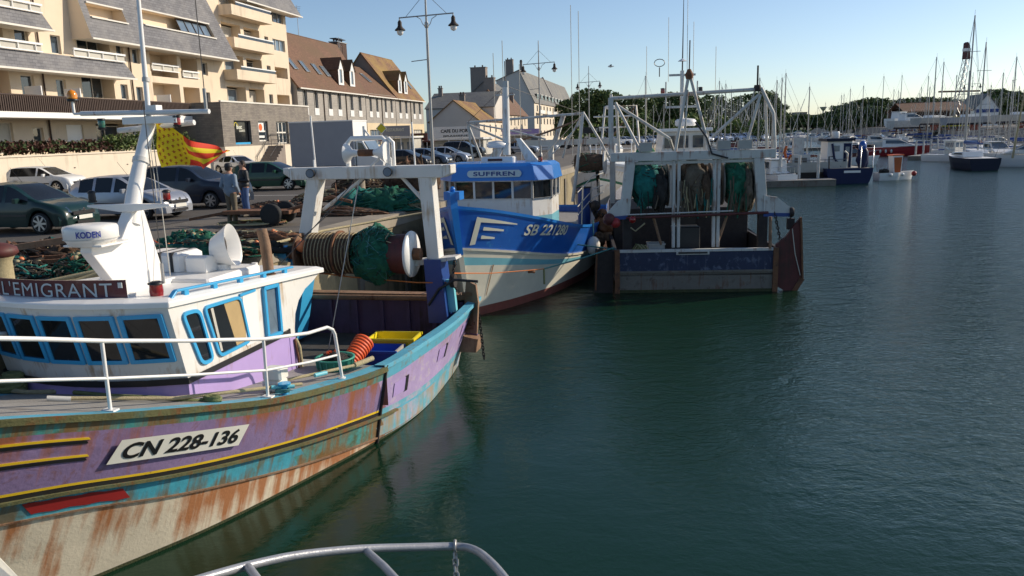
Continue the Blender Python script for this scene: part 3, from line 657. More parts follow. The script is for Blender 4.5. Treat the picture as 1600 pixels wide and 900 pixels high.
# ---- other houses ----
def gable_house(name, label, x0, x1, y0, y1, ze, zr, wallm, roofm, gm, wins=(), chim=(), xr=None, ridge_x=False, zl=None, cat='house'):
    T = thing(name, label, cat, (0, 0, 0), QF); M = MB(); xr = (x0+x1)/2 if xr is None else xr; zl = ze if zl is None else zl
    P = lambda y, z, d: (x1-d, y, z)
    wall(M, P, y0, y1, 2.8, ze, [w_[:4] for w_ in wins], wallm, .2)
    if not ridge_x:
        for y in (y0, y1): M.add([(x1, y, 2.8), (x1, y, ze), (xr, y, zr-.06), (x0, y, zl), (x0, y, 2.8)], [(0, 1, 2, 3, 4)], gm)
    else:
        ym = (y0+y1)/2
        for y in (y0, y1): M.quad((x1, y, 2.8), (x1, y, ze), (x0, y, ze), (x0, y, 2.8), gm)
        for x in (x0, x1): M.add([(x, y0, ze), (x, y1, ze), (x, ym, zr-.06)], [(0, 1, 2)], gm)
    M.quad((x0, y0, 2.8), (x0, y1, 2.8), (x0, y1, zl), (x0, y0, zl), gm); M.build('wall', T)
    M = MB()
    if not ridge_x:
        e = .3; k = (zr-ze)/(x1-xr); kl = (zr-zl)/(xr-x0)
        roofpanel(M, (x1+e, y0-.25, ze-e*k), (x1+e, y1+.25, ze-e*k), (xr, y1+.25, zr), (xr, y0-.25, zr), roofm); roofpanel(M, (xr, y0-.25, zr), (xr, y1+.25, zr), (x0-e, y1+.25, zl-e*kl), (x0-e, y0-.25, zl-e*kl), roofm)
    else:
        roofpanel(M, (x0-.2, y0-.3, ze-.15), (x1+.2, y0-.3, ze-.15), (x1+.2, ym, zr), (x0-.2, ym, zr), roofm); roofpanel(M, (x0-.2, ym, zr), (x1+.2, ym, zr), (x1+.2, y1+.3, ze-.15), (x0-.2, y1+.3, ze-.15), roofm)
    M.build('roof', T)
    for w_ in wins: window(T, P, *w_[:4], .18, 2, 'pale_trim', w_[4] if len(w_) > 4 else 'dark_glass')
    for x, y, z0, z1, s in chim:
        M = MB(); M.bb(x-s, x+s, y-s*.6, y+s*.6, z0, z1, 'stone_grey'); M.bb(x-s-.1, x+s+.1, y-s*.6-.1, y+s*.6+.1, z1, z1+.15, 'stone_grey')
        for q in (-.5, .5): M.tube([(x+q*s, y, z1+.15), (x+q*s, y, z1+.6)], .16, 'brick_dark', 8)
        M.build('chimney', T)
    return T
w1 = [(y, y+1.1, 5.6, 7.0) for y in (141, 146, 151, 156)]
gable_house('cottage', 'low house with shaded cream gable and orange mossy roof behind the restaurant signs', -42, -33, 138, 160, 7.8, 11.3, 'cream_wall', 'roof_moss', 'white_render', w1, ((-39, 150, 9, 12.6, .5),))
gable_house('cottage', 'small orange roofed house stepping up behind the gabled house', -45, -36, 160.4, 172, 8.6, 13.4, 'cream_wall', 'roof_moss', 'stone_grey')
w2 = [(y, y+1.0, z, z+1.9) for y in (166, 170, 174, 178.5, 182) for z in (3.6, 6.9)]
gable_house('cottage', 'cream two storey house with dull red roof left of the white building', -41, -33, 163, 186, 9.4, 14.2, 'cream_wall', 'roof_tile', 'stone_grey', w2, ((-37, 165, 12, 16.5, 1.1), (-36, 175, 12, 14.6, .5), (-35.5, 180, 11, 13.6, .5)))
gable_house('slate_house', 'broad slate roofed house with pale blue wall behind the lamp post', -47, -33.5, 152.5, 166, 10.6, 13.6, 'white_render', 'slate_far', 'white_render', (), ((-45.5, 158, 12, 14.4, .4),), ridge_x=True)
gable_house('chimney_house', 'tall grey house shoulder with a big chimney above the mossy roofs', -43.5, -38, 176, 190, 14.5, 16.8, 'stone_grey', 'slate_far', 'stone_grey', (), ((-42.0, 177, 14, 19.6, 1.7),))
w3 = [(y, y+2.2, z, z+1.7, 'dark_glass' if (int(y) % 3) else 'sky_glass') for y in range(221, 306, 6) for z in (4.2, 7.6, 11.0)]
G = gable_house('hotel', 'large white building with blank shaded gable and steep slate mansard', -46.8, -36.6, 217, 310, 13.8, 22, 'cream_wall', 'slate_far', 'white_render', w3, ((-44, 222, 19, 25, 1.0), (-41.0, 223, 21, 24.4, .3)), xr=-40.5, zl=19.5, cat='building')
for y in range(224, 306, 7):
    M = MB(); M.bb(-37.8, -36.9, y, y+3.4, 14.2, 15.8, 'dark_glass'); M.bb(-37.8, -36.8, y-.15, y+3.55, 15.8, 15.95, 'pale_trim'); M.build('dormer', G)
M = MB(); M.prism([(-46.9, 19.7), (-40.5, 22.6), (-36.3, 13.9), (-36.6, 13), (-46.9, 13)], 258, 258.8, 'grey_render'); M.build('fire_wall', G)
for y in range(220, 300, 12): M = MB(); M.bb(-36.6, -35.3, y, y+8, 10.4, 10.6, 'pale_trim'); M.bb(-35.4, -35.3, y, y+8, 10.6, 11.4, 'clean_white'); M.build('balcony', G)
# restaurant fronts with signs
def kiosk(label, x, y, w_, h, d, wallm, sign, signm, txt, lm, band='clean_white', sub=None, z=2.8, th=.6):
    T = thing('restaurant_front', label, 'restaurant', (x, y, z), QF)
    M = MB(); M.bb(-w_/2, w_/2, 0, d, 0, h-.25, wallm); M.build('wall', T)
    M = MB(); M.bb(-w_/2-.3, w_/2+.3, -1.2, d, h-.22, h, band); M.build('awning', T)
    M = MB(); M.bb(-w_/2+.05, w_/2-.05, -1.3, -1.22, h+.02, h+.02+sign, signm)
    a = M; add_text(M, txt, lm, lambda a, b: (a, -1.33, h+.05+sign*th+b), w=w_*.6, h=sign*.3, bold=.03)
    if sub: add_text(M, sub, lm, lambda a, b: (a, -1.33, h+sign*.2+b), w=w_*.5, h=sign*.16, bold=.02)
    M.build('sign_board', T)
    M = MB()
    for k in range(4): xx = -w_/2+.2+k*(w_-.4)/3; M.tube([(xx, -1.1, 0), (xx, -1.1, h-.2)], .06, 'clean_white', 6)
    for k in range(3): xx = -w_/2+w_*(k+.25)/3; M.bb(xx, xx+w_*.22, -.03, .02, .5, h-.7, 'sky_glass')
    M.build('posts', T); return T
def kp(px, y): p = yp(px, 200, y); return p.x
kiosk('white restaurant terrace with grey pennant sign reading RESTAURANT', kp(623, 100), 100, 3.8, 2.5, 4, 'curtain', 1.25, 'grey_box', 'RESTAURANT', 'letter_cream')
kiosk('small brick red crêpe stall with dark red sign and orange awning', kp(659, 104), 104, 2.3, 1.9, 3, 'brick_dark', .9, 'dark_red', 'Crêperie', 'crate_yellow', 'dark_red')
kiosk('long white sign board terrace reading CAFE DU PORT beside the lamp post', kp(716, 100), 100, 6.2, 2.1, 5, 'curtain', 1.35, 'clean_white', 'CAFE DU PORT', 'letter_black', sub='BRASSERIE')
kiosk('pink awning shop front further along the quay', kp(815, 150), 150, 7, 2.3, 5, 'curtain', .9, 'purple_house', 'POISSONNERIE', 'letter_cream')
M = MB(); M.bb(-2.2, 2.2, -.06, .06, 0, .75, 'black_paint'); add_text(M, 'LE REX', 'letter_cream', lambda a, b: (a, -.08, .38+b), h=.4, bold=.03)
for x in (-2.1, 2.1): M.tube([(x, 0, -2.6), (x, 0, 0)], .06, 'black_paint', 6)
o = M.build('awning_sign'); o.location = yp(938, 235, 105); o.location.z = 5.0; tag(o, 'dark banner sign with pale lettering between the trawlers', 'sign')
# ---- yellow diamond road sign ----
T = thing('road_sign', 'yellow diamond road sign above a red and white plate near the van', 'sign', (kp(596, 62), 62, 2.8), 0)
M = MB(); M.tube([(0, 0, 0), (0, 0, 3.4)], .04, 'galv', 6); M.build('post', T)
M = MB(); M.prism([(-.42, 3.1), (0, 2.68), (.42, 3.1), (0, 3.52)], -.05, -.02, 'clean_white'); M.prism([(-.36, 3.1), (0, 2.74), (.36, 3.1), (0, 3.46)], -.062, -.052, 'crate_yellow'); M.build('diamond_plate', T)
M = MB(); M.bb(-.35, .4, -.05, -.02, 2.1, 2.55, 'clean_white'); M.bb(-.3, .35, -.062, -.052, 2.15, 2.3, 'red_patch'); M.build('plate', T)

# ================= STREET LAMPS =================
def lamp():
    T = thing('street_lamp', 'nearest tall grey double headed street lamp standing left of the blue trawler', 'street lamp', (0, 0, 0), 0, 'street lamps along the quay')
    M = MB(); M.tube([(0, 0, 0), (0, 0, 3), (0, 0, 7), (0, 0, 10.6)], [.1, .085, .07, .035], 'galv', 10); M.lathe([(.16, 0), (.16, .5), (.11, .6)], (0, 0, 0), 'galv', 10); M.lathe([(.09, 0), (.12, .08), (.09, .3)], (0, 0, 8.0), 'galv', 10); M.build('pole', T)
    M = MB(); M.tube([(-1.45, 0, 8.55), (0, 0, 8.62), (1.45, 0, 8.69)], .035, 'galv', 6)
    for s in (-1, 1):
        M.tube([(0, 0, 9.75), (s*1.1, 0, 8.62+s*.05)], .012, 'wire', 4); M.tube([(s*.02, 0, 8.0), (s*.2, 0, 8.2), (s*.3, 0, 8.45), (s*.55, 0, 8.6)], .02, 'galv', 5)
    M.build('arm', T)
    M = MB(); M.tube([(0, 0, 6.4), (-.9, 0, 6.32)], .025, 'galv', 5); M.build('bracket', T)
    for s in (-1, 1):
        M = MB(); x = s*1.42; z = 8.6+s*.07; M.tube([(x, 0, z), (x, 0, z-.15)], .03, 'galv', 6)
        M.lathe([(.05, 0), (.11, -.1), (.11, -.27), (.15, -.36), (.28, -.48), (.28, -.52), (.14, -.5)], (x, 0, z-.1), 'dark_iron', 14); o = M.build('lantern', T)
        G2 = MB(); G2.lathe([(.15, -.49), (.18, -.6), (.14, -.72), (.02, -.78)], (x, 0, z-.1), 'clean_white', 12, caps=False); G2.build('globe', o)
    return T
l1 = lamp(); p = gp(678, 283, 2.8); l1.location = p; l1.rotation_euler.z = R(-4)
p2 = gp(845, 249, 2.8); dup(l1, p2, R(-4), 'second street lamp, rising behind the blue trawler mast')
p3 = gp(921, 235, 2.8); dup(l1, p3, R(-4), 'third and smallest street lamp, in front of the dark green trees')
# ================= TRAWLERS =================
def hull(L, stem, zg, bg, bw, rows, cen=lambda u: 0., ns=44, pw_=1.25, trans=True, tm='deck_dark', ledges=None):
    """rows: list of (zfn(s), material of the strip below). local x = across, y = towards the stern. returns MB and surface fn"""
    def surf(s, z, side, off=0.):
        g = zg(s); t = max(0., z)/g; us = stem(t); u = us+(L-us)*s
        b = lerp(bw(s), bg(s), min(1, t)**pw_)
        if z < 0: b *= (1+z*.35)
        return (cen(u)+side*(b+off), u, z)
    M = MB(); S_ = [ (i/ns)**1.35 for i in range(ns+1)]; M.att = []
    for side in (1, -1):
        for (z0, m), (z1, _) in zip(rows, rows[1:]):
            M.grid([[surf(s, z(s) if callable(z) else z, side) for s in S_] for z in (z0, z1)], m)
            M.att += [(surf(s, z(s) if callable(z) else z, side)[1], side*3.3, z(s) if callable(z) else z, min([l_(s)-(z(s) if callable(z) else z) for l_ in (ledges or [zg]) if l_(s)-(z(s) if callable(z) else z) > -.02] or [.3])) for z in (z0, z1) for s in S_]
    if trans:
        pr = [surf(1, z(1) if callable(z) else z, 1) for z, _ in rows]; pl = [surf(1, z(1) if callable(z) else z, -1) for z, _ in rows]
        for (a, b, c, d), (_, m) in zip(zip(pr, pr[1:], pl[1:], pl), rows): M.quad(a, b, c, d, m); M.att += [(q[0], 7, q[2]) for q in (a, b, c, d)]
    return M, surf
def s_of_u(surf, z, u, lo=0., hi=1.):
    for _ in range(30):
        m = (lo+hi)/2
        if surf(m, z, 1)[1] < u: lo = m
        else: hi = m
    return (lo+hi)/2
def framed(par, fn, poly, mf, mg, fw=.05, th=.03, rnd=.0, name='window', glass='pane'):
    """window outlined by poly (2D) on a plane fn(x,y,off)->3D: rounded frame ring and a pane"""
    def rounded(P, r):
        out = []; n = len(P)
        for i in range(n):
            a, b, c = V(P[i-1]), V(P[i]), V(P[(i+1) % n]); d1 = (a-b); d2 = (c-b); rr = min(r, d1.length*.45, d2.length*.45)
            p = b+d1.normalized()*rr; q = b+d2.normalized()*rr
            for k in range(5): t = k/4; out.append(p*(1-t)**2+b*2*t*(1-t)+q*t*t)
        return out
    o = rounded([V(p) for p in poly], max(rnd, .012)); c = sum(o, V((0, 0)))/len(o)
    nn = []; n = len(o); area = sum(o[i-1].x*o[i].y-o[i].x*o[i-1].y for i in range(n))
    for i in range(n):
        d = (o[(i+1) % n]-o[i-1]); q = V((-d.y, d.x)); q = q.normalized() if q.length > 1e-9 else V((0, 0)); nn.append(q*(1 if area > 0 else -1))
    inn = [p+q*fw for p, q in zip(o, nn)]
    M = MB(); A = [fn(p.x, p.y, th) for p in o]; B = [fn(p.x, p.y, th) for p in inn]; A0 = [fn(p.x, p.y, -.01) for p in o]; B0 = [fn(p.x, p.y, -.01) for p in inn]
    M.add(A+B+A0+B0, [(i, (i+1) % n, n+(i+1) % n, n+i) for i in range(n)]+[(i, (i+1) % n, 2*n+(i+1) % n, 2*n+i) for i in range(n)]+[(n+i, n+(i+1) % n, 3*n+(i+1) % n, 3*n+i) for i in range(n)], mf)
    w = M.build(name, par)
    if mg: G = MB(); G.add([fn(p.x, p.y, .006) for p in inn], [tuple(range(n))], mg); G.build(glass, w)
    return w
def lumps(M, c, rad, m, seed, amp=.25, fr=2.2, nu=28, nv=16, flat=None):
    rows = []
    for j in range(nv+1):
        th = math.pi*j/nv; row = []
        for i in range(nu):
            ph = 2*math.pi*i/nu; d = V((math.sin(th)*math.cos(ph), math.sin(th)*math.sin(ph), math.cos(th)))
            k = 1+amp*(noise.noise(d*fr+V((seed, 0, 0)))*1.6+noise.noise(d*fr*3+V((0, seed, 0)))*.7)
            p = V(c)+V((d.x*rad[0], d.y*rad[1], d.z*rad[2]))*k
            if flat is not None: p.z = max(p.z, flat)
            row.append(p)
        rows.append(row)
    M.grid(rows, m, True, True)
def strands(M, c, rad, mats, n, seed, r=.015, ln=.6, flat=None):
    rnd = random.Random(seed)
    for _ in range(n):
        d = V((rnd.gauss(0, 1), rnd.gauss(0, 1), rnd.gauss(0, 1))).normalized(); pts = []
        t = V((rnd.gauss(0, 1), rnd.gauss(0, 1), rnd.gauss(0, .5))).normalized()*ln
        for k in range(6):
            q = (d+t*(k/5-.5)).normalized()*rnd.uniform(1.0, 1.12); p = V(c)+V((q.x*rad[0], q.y*rad[1], q.z*rad[2]))
            if flat is not None: p.z = max(p.z, flat+.02)
            pts.append(p)
        M.tube(pts, r, rnd.choice(mats), 4, caps=False)
def coil(M, c, r0, turns, r, m, seed=0, sq=.7):
    rnd = random.Random(seed); pts = []
    for k in range(int(turns*14)+1):
        t = 2*math.pi*k/14; rr = r0*(1+.12*math.sin(k*.37+seed)); pts.append((c[0]+rr*math.cos(t), c[1]+rr*sq*math.sin(t), c[2]+.02+r*1.6*(k/14)*.7+rnd.uniform(0, .01)))
    M.tube(pts, r, m, 6)
def chain(M, a, b, m, link=.07, r=.011, sag=0.):
    a, b = V(a), V(b); n = max(2, int((b-a).length/(link*.72)))
    for k in range(n):
        t = (k+.5)/n; c = a.lerp(b, t)-V((0, 0, sag*4*t*(1-t))); d = (b-a).normalized(); u = d.cross(V((.3, 1, .2))).normalized(); w_ = d.cross(u)
        x = u if k % 2 else w_
        M.tube([c+d*math.cos(q)*link*.55+x*math.sin(q)*link*.32 for q in [i*math.pi/3 for i in range(6)]], r, m, 4, closed=True)

# ---------- trawler 1: L'EMIGRANT ----------
B1 = thing('fishing_boat', "nearest trawler, purple and turquoise rust streaked hull with name board L'EMIGRANT", 'fishing boat', (-6, 8, 0), -R(13.6))
cen1 = lambda u: .055*u
ZG1 = [(0, 3.0), (.137, 2.6), (.222, 2.3), (.307, 2.02), (.413, 1.7), (.521, 1.5), (.62, 1.4), (.714, 1.45), (.85, 1.5), (1, 1.6)]
BG1 = [(0, 0), (.03, .5), (.07, .8), (.137, 1.08), (.222, 1.33), (.307, 1.56), (.413, 1.80), (.521, 2.0), (.62, 2.2), (.714, 2.33), (.85, 2.38), (1, 2.28)]
BW1 = [(0, 0), (.03, .14), (.106, .5), (.227, 1.06), (.37, 1.5), (.57, 1.98), (.714, 2.08), (.91, 1.86), (1, 1.7)]
zg1 = lambda s: pws(ZG1, s)
stem1 = lambda t: .1-2.1*t
f1 = lambda tab: (lambda s: pw(tab, s))
u_s = lambda s: -2+12.6*s
yel = lambda s: pws([(0, 1.9), (.137, 1.55), (.222, 1.28), (.3, 1.07), (.4, .86), (.5, .7), (.62, .56), (.8, .5), (1, .55)], s)
crm = lambda s: pws([(0, 1.5), (.137, 1.14), (.222, .83), (.3, .6), (.4, .35), (.5, .18), (.62, .06), (1, .04)], s)
SB = .62
fwd = [(lambda s: zg1(s), 'rub_rail'), (lambda s: zg1(s)-.09, 'rub_rail'), (lambda s: zg1(s)-.13, 'hull_turq_rusty'), (lambda s: zg1(s)-.26, 'hull_purple')]
# strip boundaries, all from bow to stern
rows1 = [(lambda s: zg1(s), 'rub_rail'), (lambda s: zg1(s)-.11, 'hull_turq_rusty'), (lambda s: zg1(s)-.25, 'hull_purple'), (lambda s: lerp(zg1(s)-.25, yel(s)+.02, .33), 'hull_purple'), (lambda s: lerp(zg1(s)-.25, yel(s)+.02, .66), 'hull_purple'),
         (lambda s: yel(s)+.02, 'yellow_line'), (lambda s: yel(s)-.02, 'black_paint'), (lambda s: yel(s)-.09, 'hull_turq_rusty'), (lambda s: yel(s)-.13, 'hull_turq'), (lambda s: lerp(yel(s)-.13, crm(s), .5), 'hull_turq'),
         (lambda s: crm(s), 'rusty_brown'), (lambda s: crm(s)-.02, 'hull_cream'), (lambda s: lerp(crm(s)-.02, .05, .5), 'hull_cream'), (lambda s: min(.05, crm(s)-.03), 'weed'), (lambda s: -.06, 'weed'), (lambda s: -.7, 'weed')]
M, sf1 = hull(10.6, stem1, zg1, lambda s: pws(BG1, s), lambda s: pws(BW1, s), rows1, cen1, 60, 1.25, ledges=[zg1, lambda s: yel(s)-.12, crm])
# repaint the aft third: turquoise rail band, lilac sheer strake, patchy blue below
remap = {'rub_rail': 'edge_blue', 'hull_turq_rusty': 'edge_blue', 'hull_purple': 'hull_purple_aft', 'yellow_line': 'hull_turq_patchy', 'black_paint': 'hull_turq_patchy', 'hull_turq': 'hull_turq_patchy', 'hull_cream': 'hull_turq_patchy'}
for i, f in enumerate(M.f):
    uu = sum(M.v[j][1] for j in f)/len(f)
    nm = M.mats[M.mi[i]]
    if uu > 5.86 and nm in remap: M.mi[i] = M._m(remap[nm])
    if 3.9 < uu < 5.86 and nm == 'hull_turq': M.mi[i] = M._m('hull_turq_rusty')
H1 = M.build('hull', B1)
# rubbing strakes standing proud
def strake(zf, s0, s1, w_, h, m, name, par, sides=(1, -1), surf=sf1, n=60):
    M = MB()
    for side in sides:
        rr = []
        for dz, off in ((h/2, 0), (h/2, w_), (-h/2, w_), (-h/2, 0)):
            rr.append([surf(lerp(s0, s1, k/n), zf(lerp(s0, s1, k/n))+dz, side, off) for k in range(n+1)])
        M.grid(rr, m, False)
        for e in (0, n): M.add([r_[e] for r_ in rr], [(0, 1, 2, 3)], m)
    return M.build(name, par)
strake(lambda s: zg1(s)-.05, 0, SB, .045, .10, 'rub_rail', 'rubbing_strake', B1)
strake(lambda s: yel(s)-.115, 0, SB, .055, .05, 'rub_rail', 'rubbing_strake', B1)
strake(lambda s: crm(s)-.012, 0, .57, .03, .03, 'rusty_brown', 'rubbing_strake', B1)
for dz, e in ((.36, .188), (.62, .176)):
    strake(lambda s: zg1(s)-dz, 0, e, .012, .035, 'yellow_line', 'painted_line', B1, (1,)); strake(lambda s: zg1(s)-dz-.05, 0, e-.004, .012, .045, 'black_paint', 'painted_line', B1, (1,))
M = MB()
n = 16; rr = [[sf1(lerp(.10, .182, k/n), crm(lerp(.10, .182, k/n))+z_+.008*math.sin(k*1.3), 1, .012) for k in range(n+1)] for z_ in (.235, .06)]; M.grid(rr, 'red_patch'); M.build('paint_patch', B1)
# vertical fender timber where fore deck ends, patches and freeing ports
M = MB(); s_b = s_of_u(sf1, 1.0, 5.83)
M.tube([sf1(s_of_u(sf1, z, 5.84), z, 1, .01) for z in (1.42, 1.0, .6, .2, .0)], .03, 'dark_iron', 6); M.build('seam_batten', B1)
for u0, z0 in ((6.2, .72), (8.1, .82), (9.6, .95)):
    M = MB(); q = lambda u, z, o: sf1(s_of_u(sf1, z, u), z, 1, o)
    M.grid([[q(u0, z0, .012), q(u0+.5, z0, .012)], [q(u0, z0+.26, .012), q(u0+.5, z0+.26, .012)]], 'purple_house', False)
    M.grid([[q(u0+.4, z0-.02, .016), q(u0+.5, z0-.02, .016)], [q(u0+.4, z0+.28, .016), q(u0+.5, z0+.28, .016)]], 'black_paint', False); M.build('freeing_port', B1)
# number plate on the bow
def onhull(u, z, off): return sf1(s_of_u(sf1, max(.05, z), u), z, 1, off)
pc = lambda x, y, o: onhull(1.80+x*.80, 1.56+y*.86-x*.2, o)          # x along the plate, y up
M = MB(); n = 24
def pl(k, e): x = lerp(-1.12, 1.12, k/n); return x+(e*.07), e*.17
rr = [[pc(*pl(k, e), .05) for k in range(n+1)] for e in (-1, 1)]; M.grid(rr, 'plate_white', False)
rr = [[pc(*pl(k, e), .05+.0*e) for k in range(n+1)] for e in (-1,)]+[[pc(*pl(k, -1), .01) for k in range(n+1)]]; M.grid(rr, 'plate_white', False)
pt = M.build('number_plate', B1)
M = MB(); add_text(M, 'CN 228-136', 'letter_black', lambda a, b: pc(a, b, .058), w=2.0, h=.235, bold=.028, shear=.25); M.build('lettering', pt)
# foredeck with light blue margin
zd = lambda s: zg1(s)-.03
def deckrow(s, z, inset, m=None): a = sf1(s, zg1(s), 1); return a
M = MB(); rows = []
for k in range(41):
    s = lerp(0.0, .622, k/40); a = V(sf1(s, zg1(s), 1)); b = V(sf1(s, zg1(s), -1)); w_ = (a-b).length
    ins = min(.26, w_*.3); cz = .04*min(1, w_/2)
    c = (a+b)/2
    rows.append([b, b.lerp(a, ins/max(w_, .01)), c+V((0, 0, cz)), a.lerp(b, ins/max(w_, .01)), a])
for j, m in ((0, 'edge_blue'), (1, 'deck_grey'), (2, 'deck_grey'), (3, 'edge_blue')): M.grid([[r_[j], r_[j+1]] for r_ in rows], m, False)
M.build('foredeck', B1)
# sunken main deck, bulkhead, inner bulwark, cap rail
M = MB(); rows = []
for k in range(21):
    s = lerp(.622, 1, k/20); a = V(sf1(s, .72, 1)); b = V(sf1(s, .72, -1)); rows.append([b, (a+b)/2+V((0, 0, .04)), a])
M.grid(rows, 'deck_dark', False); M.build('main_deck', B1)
M = MB(); a = V(sf1(.622, zg1(.622), 1)); b = V(sf1(.622, zg1(.622), -1)); M.quad(a, b, (b.x, b.y, .7), (a.x, a.y, .7), 'hull_purple'); M.build('bulkhead', B1)
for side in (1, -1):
    M = MB(); rr = [[sf1(lerp(.622, 1, k/20), z_ if z_ else zg1(lerp(.622, 1, k/20)), side, -.07) for k in range(21)] for z_ in (.72, 1.1, None)]; M.grid(rr, 'purple_shade')
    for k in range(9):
        s = .65+k*.038; p = V(sf1(s, .72, side, -.1)); q = V(sf1(s, zg1(s), side, -.1)); M.bar(p, q, .05, .08, 'purple_shade')
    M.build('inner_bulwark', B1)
    M = MB(); rr = []
    for off, dz in ((.03, -.04), (.03, .035), (-.16, .035), (-.16, -.04)): rr.append([V(sf1(lerp(.615, 1, k/20), zg1(lerp(.615, 1, k/20)), side, off))+V((0, 0, dz)) for k in range(21)])
    M.grid(rr+[rr[0]], 'edge_blue', False); M.build('cap_rail', B1)
M = MB(); a = V(sf1(1, zg1(1), 1, -.05)); b = V(sf1(1, zg1(1), -1, -.05)); M.bb(b.x, a.x, 10.42, 10.5, .7, 1.55, 'purple_shade')
for k in range(7): x = lerp(b.x, a.x, (k+.5)/7); M.bb(x-.04, x+.04, 10.34, 10.42, .7, 1.55, 'purple_shade')
M.bb(b.x, a.x, 10.32, 10.6, 1.6, 1.72, 'rusty_brown'); M.build('stern_bulwark', B1)
# ----- wheelhouse -----
XC = -.35; HW = 1.45
zb1 = lambda u: pw([(2.0, 1.85), (5.3, 1.42)], u)
front = [(XC+HW*t, 2.55-.34*(1-t*t)) for t in (-1, -.66, -.33, 0, .33, .66, 1)]
foot = front+[(XC+HW, 3.4), (XC+HW, 5.24), (XC-HW, 5.24), (XC-HW, 3.4)]
def off(p, z):   # rake: the front leans forward with height
    k = (z-2.15)/1.0
    return (p[0], p[1]-(.25*k if p[1] < 2.6 else (.08*k if p[1] < 3.5 else 0)), z)
M = MB()
zr_ = lambda u: 3.2-.065*(u-2.3)
r0 = [(p[0], p[1], 1.3) for p in foot]; r1 = [(p[0], p[1], 2.09) for p in foot]; r2 = [(p[0], p[1], 2.14) for p in foot]; r3 = [(off(p, zr_(p[1]))) for p in foot]
M.grid([r0, r1], 'purple_house', False, True); M.grid([r1, r2], 'black_paint', False, True); M.grid([r2, r3], 'white_paint', False, True)
WH = M.build('wheelhouse', B1)
M = MB(); e = .035
M.grid([[(XC+(p[0]-XC)*(1+e/HW), p[1]-e*(p[1] < 2.6)+e*0, z) for p in foot] for z in (2.075, 2.16)], 'black_paint', False, True); M.build('rubber_band', WH)
# roof
M = MB(); ro = [(XC+(HW+.04)*t, 2.28-.36*(1-t*t)) for t in (-1, -.66, -.33, 0, .33, .66, 1)]
ro += [(XC+HW+.06, 4), (XC+HW+.06, 6.53), (XC+.4, 6.62), (XC-.4, 6.62), (XC-HW-.06, 6.53), (XC-HW-.06, 4)]
cb = lambda p: .07*(1-((p[0]-XC)/(HW+.1))**2)
top = [(p[0], p[1], zr_(p[1])+.03) for p in ro]; bot = [(p[0], p[1], zr_(p[1])-.04) for p in ro]
inn = [(XC+(p[0]-XC)*.94, 4.4+(p[1]-4.4)*.95, zr_(4.4+(p[1]-4.4)*.95)+.07) for p in ro]
M.grid([bot, top, inn], 'clean_white', False, True); M.add(inn, [tuple(range(len(inn)))], 'clean_white'); M.add(bot, [tuple(range(len(bot)))], 'white_paint'); M.build('roof', WH, bev=.015)
# raised hatch slab on the roof and blue grab rail
M = MB(); zz = zr_(3.9)+.07; M.bbox_bev(-1.2, .62, 3.9, 5.35, zr_(4.6)+.03, zr_(4.6)+.17, .03, 'clean_white'); M.build('roof_hatch', WH)
M = MB(); xx = XC+HW-.05
M.bar((xx, 2.55, zr_(2.55)+.14), (xx, 5.6, zr_(5.6)+.14), .07, .035, 'frame_blue')
for k in range(5): u = 2.75+k*.65; M.bar((xx, u, zr_(u)), (xx, u, zr_(u)+.14), .06, .1, 'frame_blue')
M.bar((xx, 2.55, zr_(2.55)+.14), (xx, 2.42, zr_(2.4)+.04), .07, .035, 'frame_blue'); M.build('grab_rail', WH, bev=.012)
# windows: front
def ffn(x, z, o):
    t = (x-XC)/HW; y = 2.55-.34*(1-t*t)-.25*(z-2.15); return (x, y-o-.004, z)
for k in range(5):
    c = .77-k*.565; framed(WH, ffn, [(c-.265, 2.4), (c+.265, 2.4), (c+.255, 3.08), (c-.255, 3.08)], 'frame_blue', 'dark_glass', .055, .025, .02)
def sfn(y, z, o): return (XC+HW+o+.003, y, z)
framed(WH, sfn, [(2.84, 2.22), (3.14, 2.22), (2.93, 3.02), (2.52, 3.04)], 'frame_blue', 'dark_glass', .05, .03, .14)
w2_ = framed(WH, sfn, [(3.26, 2.22), (4.08, 2.24), (3.92, 2.99), (3.0, 3.02)], 'frame_blue', 'dark_glass', .045, .03, .12)
M = MB(); M.add([sfn(3.72, 2.28, .008), sfn(4.03, 2.29, .008), sfn(3.88, 2.94, .008), sfn(3.5, 2.95, .008)], [(0, 1, 2, 3)], 'curtain_brown'); M.add([sfn(3.32, 2.3, .008), sfn(3.37, 2.3, .008), sfn(3.24, 2.95, .008), sfn(3.18, 2.95, .008)], [(0, 1, 2, 3)], 'curtain'); M.build('curtain', w2_)
M = MB(); M.bb(XC+HW+.002, XC+HW+.03, 3.9, 4.32, 2.97, 3.01, 'frame_blue'); M.bb(XC+HW+.002, XC+HW+.012, 3.98, 4.36, 2.2, 2.97, 'clean_white'); M.build('sliding_panel', WH)
framed(WH, sfn, [(4.52, 2.16), (4.98, 2.14), (4.98, 2.98), (4.52, 3.0)], 'frame_blue', 'sky_glass', .06, .05, .05, 'door_window')
M = MB()   # aft wing with the arched cut-out
arc = [(5.24, 1.2), (5.24, zr_(5.24)-.03), (6.5, zr_(6.5)-.03), (6.2, 2.78), (5.9, 2.7), (5.65, 2.55), (5.5, 2.35), (5.44, 2.1), (5.46, 1.6), (5.52, .8), (5.24, .8)]
for x in (XC+HW, XC-HW+.06): M = MB(); M.prism(arc, x-.06, x-.001, 'white_paint', lambda a, b, t: (t, a, b)); M.build('wing_panel', WH)
M = MB()
for x in (XC+HW+.003,): M.prism([(5.241, .8), (5.24, 2.0), (5.43, 1.98), (5.45, 1.6), (5.51, .8)], x-.003, x+.006, 'purple_house', lambda a, b, t: (t, a, b))
